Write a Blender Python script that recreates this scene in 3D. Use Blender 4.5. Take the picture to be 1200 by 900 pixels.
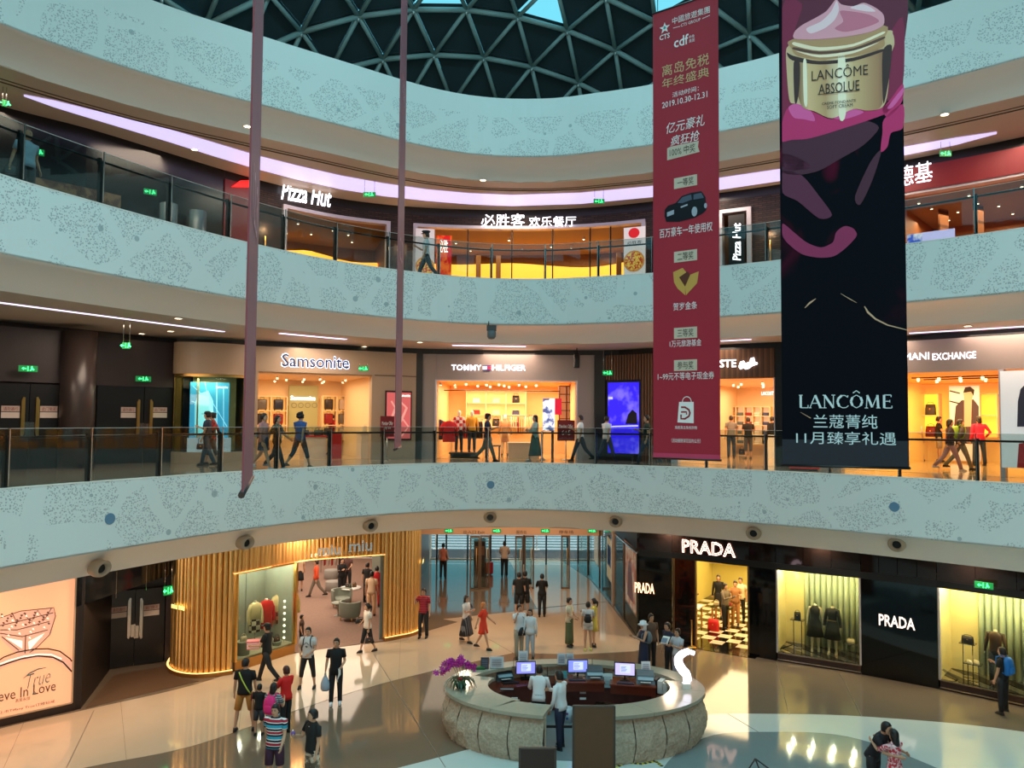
import bpy, math, random
from mathutils import Vector, Matrix
random.seed(7)
S = bpy.context.scene
COL = S.collection
for o in list(bpy.data.objects):
 bpy.data.objects.remove(o)
# ------------------------------------------------------------------ camera
CZ = 7.8                      # eye height above the ground floor (1.5 m above the first gallery)
FPX = 900.0                   # focal length in pixels of the 1200 px wide frame
PITCH = math.atan(42 / 900.0)
ROLL = math.radians(0.45)
c_f = Vector((0, math.cos(PITCH), math.sin(PITCH)))
_u0 = Vector((0, -math.sin(PITCH), math.cos(PITCH)))
_r0 = Vector((1, 0, 0))
c_r = _r0 * math.cos(ROLL) + _u0 * math.sin(ROLL)
c_u = _u0 * math.cos(ROLL) - _r0 * math.sin(ROLL)
cam_d = bpy.data.cameras.new('camera')
cam = bpy.data.objects.new('camera', cam_d)
COL.objects.link(cam)
cam_d.sensor_width = 36
cam_d.lens = 27.0
cam_d.clip_end = 400
cam.matrix_world = Matrix(((c_r.x, c_u.x, -c_f.x, 0), (c_r.y, c_u.y, -c_f.y, 0), (c_r.z, c_u.z, -c_f.z, CZ), (0, 0, 0, 1)))
S.camera = cam
# ------------------------------------------------------------------ world, exposure, big lamps
S.view_settings.view_transform = 'Standard'
S.view_settings.look = 'None'
S.view_settings.gamma = 1.0
S.view_settings.exposure = 0.35
S.view_settings.use_curve_mapping = False
wd = bpy.data.worlds.new('sky')
S.world = wd
wd.use_nodes = True
wd.node_tree.nodes['Background'].inputs[0].default_value = (0.16, 0.62, 0.78, 1)
wd.node_tree.nodes['Background'].inputs[1].default_value = 1.0
def area(name, loc, target, sx, sy, power, col, spread=None):
 d = bpy.data.lights.new(name, 'AREA')
 d.shape = 'RECTANGLE'
 d.size = sx
 d.size_y = sy
 d.energy = power
 d.color = col
 if spread:
  d.spread = math.radians(spread)
 o = bpy.data.objects.new(name, d)
 COL.objects.link(o)
 o.location = loc
 v = Vector(target) - Vector(loc)
 o.rotation_euler = v.to_track_quat('-Z', 'Y').to_euler()
 return o
area('skylight_lamp', (1.5, 9.5, 23.6), (1.5, 10.5, 0), 17, 15, 4300, (0.50, 0.95, 1.0))
WARM = (1.0, 0.62, 0.34)
NEUT = (1.0, 0.84, 0.66)
# ------------------------------------------------------------------ materials
def lin(c):
 return tuple(((x / 255.0) / 12.92 if x / 255.0 <= 0.04045 else ((x / 255.0 + 0.055) / 1.055) ** 2.4) for x in c[:3])
MATS = {}
def M(col, rough=0.6, metal=0.0, emit=0.0, spec=0.5, noise=0.0, nscale=20.0, bump=0.0, alpha=1.0, name=None, coat=0.0):
 key = (tuple(col), rough, metal, emit, spec, noise, nscale, bump, alpha, coat)
 if key in MATS:
  return MATS[key]
 m = bpy.data.materials.new(name or 'paint')
 m.use_nodes = True
 nt = m.node_tree
 b = nt.nodes['Principled BSDF']
 c = lin(col)
 b.inputs['Base Color'].default_value = (*c, 1)
 b.inputs['Roughness'].default_value = rough
 b.inputs['Metallic'].default_value = metal
 b.inputs['Specular IOR Level'].default_value = spec
 b.inputs['Coat Weight'].default_value = coat
 b.inputs['Alpha'].default_value = alpha
 if emit:
  b.inputs['Emission Color'].default_value = (*c, 1)
  b.inputs['Emission Strength'].default_value = emit
 if noise or bump:
  tc = nt.nodes.new('ShaderNodeTexCoord')
  n = nt.nodes.new('ShaderNodeTexNoise')
  n.inputs['Scale'].default_value = nscale
  n.inputs['Detail'].default_value = 4
  nt.links.new(tc.outputs['Object'], n.inputs['Vector'])
  if noise:
   r = nt.nodes.new('ShaderNodeMixRGB')
   r.inputs[1].default_value = (*[x * (1 - noise) for x in c], 1)
   r.inputs[2].default_value = (*[min(1, x * (1 + noise)) for x in c], 1)
   nt.links.new(n.outputs['Fac'], r.inputs[0])
   nt.links.new(r.outputs[0], b.inputs['Base Color'])
  if bump:
   bp = nt.nodes.new('ShaderNodeBump')
   bp.inputs['Strength'].default_value = bump
   bp.inputs['Distance'].default_value = 0.03
   nt.links.new(n.outputs['Fac'], bp.inputs['Height'])
   nt.links.new(bp.outputs[0], b.inputs['Normal'])
 MATS[key] = m
 return m
def glass_mat(tint=(200, 220, 220), gloss=0.12, name='glass'):
 m = bpy.data.materials.new(name)
 m.use_nodes = True
 nt = m.node_tree
 for n in list(nt.nodes):
  nt.nodes.remove(n)
 out = nt.nodes.new('ShaderNodeOutputMaterial')
 tr = nt.nodes.new('ShaderNodeBsdfTransparent')
 tr.inputs[0].default_value = (*lin(tint), 1)
 gl = nt.nodes.new('ShaderNodeBsdfGlossy')
 gl.inputs['Roughness'].default_value = 0.02
 mx = nt.nodes.new('ShaderNodeMixShader')
 lw = nt.nodes.new('ShaderNodeLayerWeight')
 lw.inputs[0].default_value = .5
 pw = nt.nodes.new('ShaderNodeMath')
 pw.operation = 'POWER'
 pw.inputs[1].default_value = 5
 ma = nt.nodes.new('ShaderNodeMath')
 ma.operation = 'MULTIPLY_ADD'
 ma.inputs[1].default_value = gloss * 5
 ma.inputs[2].default_value = gloss * .35
 nt.links.new(lw.outputs['Facing'], pw.inputs[0])
 nt.links.new(pw.outputs[0], ma.inputs[0])
 nt.links.new(ma.outputs[0], mx.inputs[0])
 nt.links.new(tr.outputs[0], mx.inputs[1])
 nt.links.new(gl.outputs[0], mx.inputs[2])
 nt.links.new(mx.outputs[0], out.inputs[0])
 return m
def fascia_mat(plain_above=None):
 """white perforated cladding: rounded cells filled with dots, plain lanes between them, a few larger grey discs"""
 m = bpy.data.materials.new('perforated_panel')
 m.use_nodes = True
 nt = m.node_tree
 N = nt.nodes
 K = nt.links
 b = N['Principled BSDF']
 uv = N.new('ShaderNodeUVMap')
 uv.uv_map = 'UVMap'
 def math_(op, a, bb):
  n = N.new('ShaderNodeMath')
  n.operation = op
  for i, x in enumerate((a, bb)):
   if hasattr(x, 'is_linked'):
    K.new(x, n.inputs[i])
   elif x is not None:
    n.inputs[i].default_value = x
  return n.outputs[0]
 nz = N.new('ShaderNodeTexNoise')
 nz.inputs['Scale'].default_value = 0.9
 K.new(uv.outputs[0], nz.inputs['Vector'])
 mix = N.new('ShaderNodeMixRGB')
 mix.blend_type = 'ADD'
 mix.inputs[0].default_value = 0.55
 K.new(uv.outputs[0], mix.inputs[1])
 K.new(nz.outputs['Color'], mix.inputs[2])
 ve = N.new('ShaderNodeTexVoronoi')
 ve.feature = 'DISTANCE_TO_EDGE'
 ve.inputs['Scale'].default_value = 0.66
 K.new(mix.outputs[0], ve.inputs['Vector'])
 cell = math_('GREATER_THAN', ve.outputs['Distance'], 0.075)
 vd = N.new('ShaderNodeTexVoronoi')
 vd.inputs['Scale'].default_value = 23.0
 K.new(uv.outputs[0], vd.inputs['Vector'])
 sep = N.new('ShaderNodeSeparateColor')
 K.new(vd.outputs['Color'], sep.inputs[0])
 rad = math_('MULTIPLY_ADD', sep.outputs[0], 0.22)
 rad.node.inputs[2].default_value = 0.26
 dot = math_('LESS_THAN', vd.outputs['Distance'], rad)
 dots = math_('MULTIPLY', dot, cell)
 vs = N.new('ShaderNodeTexVoronoi')
 vs.inputs['Scale'].default_value = 1.55
 vs.inputs['Randomness'].default_value = 1.0
 K.new(uv.outputs[0], vs.inputs['Vector'])
 sp2 = N.new('ShaderNodeSeparateColor')
 K.new(vs.outputs['Color'], sp2.inputs[0])
 rr = math_('MULTIPLY_ADD', sp2.outputs[1], 0.13)
 rr.node.inputs[2].default_value = 0.02
 spot = math_('LESS_THAN', vs.outputs['Distance'], rr)
 if plain_above is not None:
  su = N.new('ShaderNodeSeparateXYZ')
  K.new(uv.outputs[0], su.inputs[0])
  lim = math_('LESS_THAN', su.outputs[1], plain_above)
  dots = math_('MULTIPLY', dots, lim)
  spot = math_('MULTIPLY', spot, lim)
 r1 = N.new('ShaderNodeMixRGB')
 r1.inputs[1].default_value = (0.74, 0.76, 0.74, 1)
 r1.inputs[2].default_value = (0.36, 0.38, 0.39, 1)
 K.new(math_('MULTIPLY', dots, 0.85), r1.inputs[0])
 r2 = N.new('ShaderNodeMixRGB')
 r2.inputs[2].default_value = (0.30, 0.36, 0.38, 1)
 K.new(math_('MULTIPLY', spot, 0.75), r2.inputs[0])
 K.new(r1.outputs[0], r2.inputs[1])
 K.new(r2.outputs[0], b.inputs['Base Color'])
 b.inputs['Roughness'].default_value = 0.5
 return m
def stripes(cols, period, name='striped_cloth', axis=2, rough=0.8, soft=False):
 m = bpy.data.materials.new(name)
 m.use_nodes = True
 nt = m.node_tree
 b = nt.nodes['Principled BSDF']
 b.inputs['Roughness'].default_value = rough
 tc = nt.nodes.new('ShaderNodeTexCoord')
 sp = nt.nodes.new('ShaderNodeSeparateXYZ')
 nt.links.new(tc.outputs['Object'], sp.inputs[0])
 d = nt.nodes.new('ShaderNodeMath')
 d.operation = 'DIVIDE'
 d.inputs[1].default_value = period
 nt.links.new(sp.outputs[axis], d.inputs[0])
 fr = nt.nodes.new('ShaderNodeMath')
 fr.operation = 'FRACT'
 nt.links.new(d.outputs[0], fr.inputs[0])
 cr = nt.nodes.new('ShaderNodeValToRGB')
 cr.color_ramp.interpolation = 'LINEAR' if soft else 'CONSTANT'
 el = cr.color_ramp.elements
 while len(el) < len(cols):
  el.new(0.5)
 for i, (p_, c) in enumerate(cols):
  el[i].position = p_
  el[i].color = (*lin(c), 1)
 nt.links.new(fr.outputs[0], cr.inputs[0])
 nt.links.new(cr.outputs[0], b.inputs['Base Color'])
 return m
def pattern(c1, c2, scale, kind='noise', name='patterned_cloth', rough=0.8, emit=0.0, thr=0.5):
 m = bpy.data.materials.new(name)
 m.use_nodes = True
 nt = m.node_tree
 b = nt.nodes['Principled BSDF']
 b.inputs['Roughness'].default_value = rough
 tc = nt.nodes.new('ShaderNodeTexCoord')
 if kind == 'check':
  t = nt.nodes.new('ShaderNodeTexChecker')
  t.inputs['Scale'].default_value = scale
  t.inputs['Color1'].default_value = (*lin(c1), 1)
  t.inputs['Color2'].default_value = (*lin(c2), 1)
  nt.links.new(tc.outputs['Object'], t.inputs['Vector'])
  o = t.outputs['Color']
 else:
  t = nt.nodes.new('ShaderNodeTexNoise')
  t.inputs['Scale'].default_value = scale
  t.inputs['Detail'].default_value = 3
  nt.links.new(tc.outputs['Object'], t.inputs['Vector'])
  cr = nt.nodes.new('ShaderNodeValToRGB')
  el = cr.color_ramp.elements
  el[0].position = thr - 0.06
  el[1].position = thr + 0.06
  el[0].color = (*lin(c1), 1)
  el[1].color = (*lin(c2), 1)
  nt.links.new(t.outputs['Fac'], cr.inputs[0])
  o = cr.outputs[0]
 nt.links.new(o, b.inputs['Base Color'])
 if emit:
  nt.links.new(o, b.inputs['Emission Color'])
  b.inputs['Emission Strength'].default_value = emit
 return m
# ------------------------------------------------------------------ mesh helpers
WM = {}
class MB:
 def __init__(self):
  self.v, self.f, self.mi, self.sm, self.uv = [], [], [], [], []
 def add(self, vs, fs, mi=0, smooth=False, uvs=None):
  k = len(self.v)
  self.v += [tuple(x) for x in vs]
  for i, fc in enumerate(fs):
   self.f.append(tuple(k + j for j in fc))
   self.mi.append(mi)
   self.sm.append(smooth)
   self.uv.append(uvs[i] if uvs else None)
  return self
 def hexa(self, p, mi=0):
  return self.add(p, [(0, 3, 2, 1), (4, 5, 6, 7), (0, 1, 5, 4), (1, 2, 6, 5), (2, 3, 7, 6), (3, 0, 4, 7)], mi)
 def box(self, x0, x1, y0, y1, z0, z1, mi=0):
  return self.hexa([(x0, y0, z0), (x1, y0, z0), (x1, y1, z0), (x0, y1, z0), (x0, y0, z1), (x1, y0, z1), (x1, y1, z1), (x0, y1, z1)], mi)
 def obox(self, c, sx, sy, sz, rz=0, mi=0, tilt=0):
  co, si = math.cos(rz), math.sin(rz)
  ct, st = math.cos(tilt), math.sin(tilt)
  p = []
  for z in (0, sz):
   for x, y in ((-sx / 2, -sy / 2), (sx / 2, -sy / 2), (sx / 2, sy / 2), (-sx / 2, sy / 2)):
    y2, z2 = y * ct - z * st, y * st + z * ct
    p.append((c[0] + x * co - y2 * si, c[1] + x * si + y2 * co, c[2] + z2))
  return self.hexa(p, mi)
 def prism(self, pts, z0, z1, mi=0):
  n = len(pts)
  a = sum(pts[i][0] * pts[(i + 1) % n][1] - pts[(i + 1) % n][0] * pts[i][1] for i in range(n))
  if a < 0:
   pts = pts[::-1]
  vs = [(x, y, z0) for x, y in pts] + [(x, y, z1) for x, y in pts]
  fs = [tuple(range(n - 1, -1, -1)), tuple(range(n, 2 * n))] + [(i, (i + 1) % n, n + (i + 1) % n, n + i) for i in range(n)]
  return self.add(vs, fs, mi)
 def loft(self, rings, mi=0, smooth=True, caps=True, closed=True):
  n = len(rings[0])
  vs = [p for r_ in rings for p in r_]
  fs = []
  for i in range(len(rings) - 1):
   for j in range(n if closed else n - 1):
    a, b_ = i * n + j, i * n + (j + 1) % n
    fs.append((a, b_, b_ + n, a + n))
  self.add(vs, fs, mi, smooth)
  if caps and closed:
   k = len(self.v) - len(vs)
   self.f.append(tuple(k + j for j in range(n - 1, -1, -1)))
   self.f.append(tuple(k + len(vs) - n + j for j in range(n)))
   self.mi += [mi, mi]
   self.sm += [False, False]
   self.uv += [None, None]
  return self
 def tube(self, path, r, n=8, mi=0, smooth=True, flat=1.0):
  P_ = [Vector(p) for p in path]
  R = r if isinstance(r, (list, tuple)) else [r] * len(P_)
  t0 = (P_[1] - P_[0]).normalized()
  a = Vector((1, 0, 0)) if abs(t0.x) < 0.9 else Vector((0, 1, 0))
  side = t0.cross(a).normalized()
  rings = []
  for i, p in enumerate(P_):
   t = (P_[min(i + 1, len(P_) - 1)] - P_[max(i - 1, 0)]).normalized()
   side = (side - t * side.dot(t)).normalized()
   up = t.cross(side)
   rings.append([p + (side * math.cos(2 * math.pi * k / n) + up * math.sin(2 * math.pi * k / n) * flat) * R[i] for k in range(n)])
  return self.loft(rings, mi, smooth)
 def lathe(self, prof, c, n=16, mi=0, smooth=True):
  rings = [[(c[0] + r * math.cos(2 * math.pi * k / n), c[1] + r * math.sin(2 * math.pi * k / n), c[2] + z) for k in range(n)] for r, z in prof]
  return self.loft(rings, mi, smooth)
 def ell(self, c, rx, ry, rz, n=10, m=6, mi=0):
  rings = []
  for i in range(m + 1):
   a = -math.pi / 2 + math.pi * i / m
   ca = max(math.cos(a), 0.02)
   rings.append([(c[0] + rx * ca * math.cos(2 * math.pi * k / n), c[1] + ry * ca * math.sin(2 * math.pi * k / n), c[2] + rz * math.sin(a)) for k in range(n)])
  return self.loft(rings, mi)
 def mesh(self, name, mats, mat=None):
  me = bpy.data.meshes.new(name)
  vs = self.v if mat is None else [mat @ Vector(p) for p in self.v]
  me.from_pydata([tuple(p) for p in vs], [], self.f)
  if not isinstance(mats, (list, tuple)):
   mats = [mats]
  for m_ in mats:
   me.materials.append(m_)
  me.polygons.foreach_set('material_index', self.mi)
  me.polygons.foreach_set('use_smooth', self.sm)
  if any(u is not None for u in self.uv):
   l = me.uv_layers.new(name='UVMap')
   for pl, u in zip(me.polygons, self.uv):
    if u:
     for li, c in zip(pl.loop_indices, u):
      l.data[li].uv = c
  me.update()
  return me
 def build(self, name, mats, parent=None, kind=None, label=None, cat=None, group=None, local=False):
  if parent is None:
   if kind == 'structure' or not self.v:
    base = Vector((0, 0, 0))
   else:
    xs, ys, zs = [p[0] for p in self.v], [p[1] for p in self.v], [p[2] for p in self.v]
    base = Vector(((min(xs) + max(xs)) / 2, (min(ys) + max(ys)) / 2, min(zs)))
   me = self.mesh(name, mats, Matrix.Translation(-base))
   o = bpy.data.objects.new(name, me)
   o.location = base
   WM[o.name] = Matrix.Translation(base)
  else:
   w = WM[parent.name]
   me = self.mesh(name, mats, None if local else w.inverted())
   o = bpy.data.objects.new(name, me)
   o.parent = parent
   WM[o.name] = w
  COL.objects.link(o)
  tag(o, label, cat, group, kind)
  return o
def tag(o, label=None, cat=None, group=None, kind=None):
 if label:
  o['label'] = label
 if cat:
  o['category'] = cat
 if group:
  o['group'] = group
 if kind:
  o['kind'] = kind
 return o
def thing(name, label, cat, loc=(0, 0, 0), rz=0, group=None, kind=None):
 o = bpy.data.objects.new(name, None)
 o.empty_display_size = 0.2
 o.location = loc
 o.rotation_euler = (0, 0, rz)
 COL.objects.link(o)
 WM[o.name] = Matrix.Translation(Vector(loc)) @ Matrix.Rotation(rz, 4, 'Z')
 return tag(o, label, cat, group, kind)
KIDS = {}
def copy_tree(root, loc, rz=0, label=None):
 if root.name not in KIDS:
  KIDS[root.name] = [(c, [g for g in bpy.data.objects if g.parent == c]) for c in bpy.data.objects if c.parent == root]
 r = root.copy()
 COL.objects.link(r)
 r.location = loc
 r.rotation_euler = (0, 0, rz)
 WM[r.name] = Matrix.Translation(Vector(loc)) @ Matrix.Rotation(rz, 4, 'Z')
 if label:
  r['label'] = label
 for c, gs in KIDS[root.name]:
  d = c.copy()
  COL.objects.link(d)
  d.parent = r
  for g in gs:
   e = g.copy()
   COL.objects.link(e)
   e.parent = d
 return r
# ------------------------------------------------------------------ measuring the place from the photograph
def ray(px, py):
 return c_f + c_r * ((px - 600) / FPX) + c_u * ((450 - py) / FPX)
def G(px, py, z):
 d = ray(px, py)
 t = (z - CZ) / d.z
 return (d.x * t, d.y * t, z)
def V(px, py, Y):
 d = ray(px, py)
 t = Y / d.y
 return (d.x * t, Y, CZ + d.z * t)
def proj(p):
 v = Vector(p) - Vector((0, 0, CZ))
 D = v.dot(c_f)
 return 600 + FPX * v.dot(c_r) / D, 450 - FPX * v.dot(c_u) / D
class Curve:
 def __init__(self, pts, sub=8):
  P_ = [Vector(p) for p in pts]
  Q = []
  for i in range(len(P_) - 1):
   a, b_, c, d = P_[max(i - 1, 0)], P_[i], P_[i + 1], P_[min(i + 2, len(P_) - 1)]
   for k in range(sub):
    t = k / sub
    Q.append(0.5 * ((2 * b_) + (c - a) * t + (2 * a - 5 * b_ + 4 * c - d) * t * t + (3 * b_ - a - 3 * c + d) * t ** 3))
  Q.append(P_[-1])
  self.q = Q
  self.s = [0]
  for i in range(1, len(Q)):
   self.s.append(self.s[-1] + (Q[i] - Q[i - 1]).length)
  self.L = self.s[-1]
 def at(self, s):
  s = max(0, min(self.L, s))
  for i in range(1, len(self.s)):
   if self.s[i] >= s:
    break
  t = (s - self.s[i - 1]) / (self.s[i] - self.s[i - 1])
  p = self.q[i - 1].lerp(self.q[i], t)
  k0, k1 = max(0, i - 2), min(len(self.q) - 1, i + 1)
  d = (self.q[k1] - self.q[k0]).normalized()
  return p, d, Vector((-d.y, d.x))
 def pt(self, s, off=0.0):
  p, d, n = self.at(s)
  return p + n * off
 def px(self, x, z, off=0.0):
  best, bs = 1e9, 0
  n = 240
  for i in range(n + 1):
   s = self.L * i / n
   q = self.pt(s, off)
   if q.y < 1:
    continue
   e = abs(proj((q.x, q.y, z))[0] - x)
   if e < best:
    best, bs = e, s
  h = self.L / n
  for _ in range(8):
   h /= 2
   for s in (bs - h, bs + h):
    q = self.pt(s, off)
    e = abs(proj((q.x, q.y, z))[0] - x)
    if e < best:
     best, bs = e, s
  return bs
def ribbon(mb, cv, s0, s1, z0, z1, off=0.0, th=0.1, step=0.8, mi=0, uv=False):
 n = max(1, int(abs(s1 - s0) / step))
 rows = []
 for i in range(n + 1):
  s = s0 + (s1 - s0) * i / n
  a, b_ = cv.pt(s, off), cv.pt(s, off + th)
  rows.append((s, [(a.x, a.y, z0), (a.x, a.y, z1), (b_.x, b_.y, z1), (b_.x, b_.y, z0)]))
 vs = [p for s, r_ in rows for p in r_]
 fs, us = [], []
 for i in range(n):
  k = i * 4
  sa, sb = rows[i][0], rows[i + 1][0]
  for j in range(4):
   fs.append((k + j, k + 4 + j, k + 4 + (j + 1) % 4, k + (j + 1) % 4)[::-1])
   if j == 0:
    us.append([(sa, z0), (sb, z0), (sb, z1), (sa, z1)][::-1])
   else:
    us.append([(sa, 0)] * 4 if j != 2 else [(sa, z1), (sb, z1), (sb, z0), (sa, z0)][::-1])
 fs += [(0, 1, 2, 3), (n * 4 + 3, n * 4 + 2, n * 4 + 1, n * 4)]
 us += [[(0, 0)] * 4] * 2
 return mb.add(vs, fs, mi, False, us if uv else None)
def sweep(mb, cv, s0, s1, prof, step=0.6, mi=0, smooth=True):
 n = max(1, int((s1 - s0) / step))
 rows = []
 for i in range(n + 1):
  s = s0 + (s1 - s0) * i / n
  rows.append([(*cv.pt(s, o), z) for o, z in prof])
 return mb.loft(rows, mi, smooth, caps=False, closed=False)
class Plane:
 """upright plane through two floor points; a = metres along it, d = metres towards the viewer"""
 def __init__(self, p0, p1):
  self.o = Vector(p0[:2])
  self.h = (Vector(p1[:2]) - self.o)
  self.w = self.h.length
  self.h.normalize()
  self.n = Vector((self.h.y, -self.h.x))
  self.rz = math.atan2(self.h.y, self.h.x)
 def hit(self, px, py):
  d = ray(px, py)
  t = self.n.dot(self.o) / self.n.dot(Vector((d.x, d.y)))
  q = Vector((d.x, d.y)) * t
  return (q - self.o).dot(self.h), CZ + d.z * t
 def W(self, a, z, d=0.0):
  q = self.o + self.h * a + self.n * d
  return (q.x, q.y, z)
 def box(self, mb, a0, a1, z0, z1, d0=0.0, d1=0.05, mi=0):
  if a0 > a1:
   a0, a1 = a1, a0
  if d0 > d1:
   d0, d1 = d1, d0
  W = self.W
  return mb.hexa([W(a0, z0, d1), W(a1, z0, d1), W(a1, z0, d0), W(a0, z0, d0), W(a0, z1, d1), W(a1, z1, d1), W(a1, z1, d0), W(a0, z1, d0)], mi)
 def pbox(self, mb, px0, py0, px1, py1, d0=0.0, d1=0.05, mi=0):
  """box whose face spans the photo rectangle px0..px1, py0..py1 (heights read at its middle)"""
  m = (px0 + px1) / 2
  a0, a1 = self.hit(px0, (py0 + py1) / 2)[0], self.hit(px1, (py0 + py1) / 2)[0]
  z1, z0 = self.hit(m, py0)[1], self.hit(m, py1)[1]
  return self.box(mb, a0, a1, z0, z1, d0, d1, mi)
 def poly(self, mb, pts, d0=0.0, d1=0.01, mi=0, pix=True, smooth=False):
  q = [self.hit(*p) for p in pts] if pix else list(pts)
  n = len(q)
  a = sum(q[i][0] * q[(i + 1) % n][1] - q[(i + 1) % n][0] * q[i][1] for i in range(n))
  if a < 0:
   q = q[::-1]
  vs = [self.W(x, z, d1) for x, z in q] + [self.W(x, z, d0) for x, z in q]
  fs = [tuple(range(n)), tuple(range(2 * n - 1, n - 1, -1))] + [(n + i, n + (i + 1) % n, (i + 1) % n, i) for i in range(n)]
  return mb.add(vs, fs, mi, smooth)
 def line(self, mb, pts, w, d=0.01, mi=0, pix=True):
  """flat stroke of width w metres through points; w may be a list"""
  q = [Vector(self.hit(*p)) if pix else Vector(p) for p in pts]
  W_ = w if isinstance(w, (list, tuple)) else [w] * len(q)
  L, R_ = [], []
  for i, p in enumerate(q):
   t = (q[min(i + 1, len(q) - 1)] - q[max(i - 1, 0)]).normalized()
   nn = Vector((-t.y, t.x)) * W_[i] / 2
   L.append(self.W(*(p + nn), d))
   R_.append(self.W(*(p - nn), d))
  k = len(q)
  return mb.add(L + R_, [(k + i, k + i + 1, i + 1, i) for i in range(k - 1)], mi)
 def text(self, mb, s, a0, a1, z0, z1, d=0.02, ext=0.0, bold=0.0, outline=0.0, shear=0.0, mi=0, keep=False, rot=0.0):
  vs, fs = text_geo(s, bold, outline, shear)
  xs, ys = [p[0] for p in vs], [p[1] for p in vs]
  x0, x1, y0, y1 = min(xs), max(xs), min(ys), max(ys)
  kx, ky = (a1 - a0) / max(x1 - x0, 1e-6), (z1 - z0) / max(y1 - y0, 1e-6)
  if keep:
   kx = ky = min(kx, ky)
  ac, zc = (a0 + a1) / 2, (z0 + z1) / 2
  out = []
  for x, y, z in vs:
   u_, v_ = (x - (x0 + x1) / 2) * kx, (y - (y0 + y1) / 2) * ky
   if rot:
    u_, v_ = u_ * math.cos(rot) - v_ * math.sin(rot), u_ * math.sin(rot) + v_ * math.cos(rot)
   out.append(self.W(ac + u_, zc + v_, d + (z * 0.05 if outline else 0) + (ext if z > 1e-4 and not outline else 0)))
  return mb.add(out, fs, mi)
 def ptext(self, mb, s, px0, py0, px1, py1, **k):
  """text filling the photo rectangle; top and bottom are read at its middle"""
  m = (px0 + px1) / 2
  a0, a1 = self.hit(px0, (py0 + py1) / 2)[0], self.hit(px1, (py0 + py1) / 2)[0]
  z1, z0 = self.hit(m, py0)[1], self.hit(m, py1)[1]
  return self.text(mb, s, a0, a1, z0, z1, **k)
TG = {}
def text_geo(s, bold=0.0, outline=0.0, shear=0.0):
 key = (s, bold, outline, shear)
 if key not in TG:
  c = bpy.data.curves.new('lettering', 'FONT')
  c.body = s
  c.size = 1
  c.offset = bold
  c.shear = shear
  c.resolution_u = 2
  if outline:
   c.fill_mode = 'NONE'
   c.bevel_depth = outline
   c.bevel_resolution = 0
  ob = bpy.data.objects.new('lettering', c)
  COL.objects.link(ob)
  bpy.context.view_layer.update()
  dg = bpy.context.evaluated_depsgraph_get()
  me = bpy.data.meshes.new_from_object(ob.evaluated_get(dg))
  TG[key] = ([tuple(v.co) for v in me.vertices], [tuple(p.vertices) for p in me.polygons])
  bpy.data.objects.remove(ob)
  bpy.data.meshes.remove(me)
 return TG[key]
# shared finishes
m_fascia = fascia_mat()
m_fascia_top = fascia_mat(18.3)
m_cove = M((236, 230, 222), 0.6, name='painted_cove')
m_ceil = M((198, 178, 160), 0.5, name='painted_ceiling')
m_black = M((12, 12, 14), 0.35, name='black_panel')
m_gloss_black = M((9, 10, 12), 0.06, name='black_glass', spec=0.6)
m_dark = M((34, 27, 24), 0.5, name='dark_brown_panel')
m_chrome = M((180, 175, 170), 0.2, 1.0, name='brushed_steel')
m_gold = M((228, 176, 98), 0.28, 1.0, name='brass')
m_white = M((235, 233, 228), 0.5, name='white_paint')
m_glass = glass_mat((222, 232, 230), 0.06, 'clear_glass')
m_railglass = glass_mat((222, 232, 230), 0.10, 'balustrade_glass')
m_wood = stripes([(0, (96, 64, 42)), (0.45, (78, 50, 33)), (0.9, (40, 26, 18))], 0.16, 'wood_slats', 0)
m_green = M((30, 210, 90), 0.4, emit=1.6, name='green_sign')
m_signw = M((235, 255, 240), 0.4, emit=2.0, name='lit_white')
m_letter = M((250, 246, 255), 0.4, emit=2.2, name='lit_letter')
m_lampw = M((255, 222, 176), 0.4, emit=9.0, name='lamp_lens')
m_skinned = {}
# ------------------------------------------------------------------ the atrium edge, shared by all galleries
O = Curve([(-11.9, 6), (-11.6, 9), (-11.15, 12), (-10.35, 15.0), (-9.55, 16.9), (-8.55, 18.9), (-7.2, 21.2), (-5.35, 23.5), (-2.9, 25.3), (-0.9, 26.1),
 (1.2, 26.15), (2.85, 25.65), (4.6, 24.95), (6.6, 23.7), (8.0, 22.75), (10.6, 20.6), (12.6, 18.75), (15, 16.2), (17.2, 12.8), (18.2, 9), (18.4, 6)])
O4 = Curve([(-15.2, 6), (-14.6, 10), (-13.6, 14), (-12.0, 17.3), (-10.9, 18.8), (-9.3, 20.45), (-7.45, 21.9), (-5.35, 23.5), (-2.9, 25.3), (-0.9, 26.1),
 (1.2, 26.15), (2.85, 25.65), (4.6, 24.95), (6.6, 23.7), (8.0, 22.75), (10.6, 20.6), (12.6, 18.75), (15, 16.2), (17.2, 12.8), (18.2, 9), (18.4, 6)])
m_tile_f1 = M((120, 104, 88), 0.07, noise=0.06, nscale=0.5, name='polished_brown_stone')
m_cream = M((196, 172, 146), 0.06, noise=0.04, nscale=1.5, name='polished_cream_stone')
m_whitest = M((205, 212, 208), 0.08, noise=0.03, nscale=1.2, name='polished_white_stone')
m_grey_st = M((128, 140, 142), 0.07, noise=0.05, nscale=1.2, name='polished_grey_stone')
m_galfloor = M((150, 132, 116), 0.08, noise=0.08, nscale=0.6, name='polished_gallery_stone')
# ---- ground floor slab and its inlaid stone fields, every field a slab of its own
fl = MB().box(-32, 32, -6, 60, -0.3, 0.0).build('floor', m_tile_f1, kind='structure')
def field(name, pts, z, mat, h=0.004):
 mb = MB().prism([G(x, y, 0)[:2] if len(t) == 0 else (x, y) for x, y, *t in pts], 0.0, z)
 return mb.build(name, mat, fl)
def smoothpts(P_, sub=6):
 c = Curve(P_, sub)
 return [(q.x, q.y) for q in c.q]
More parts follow.
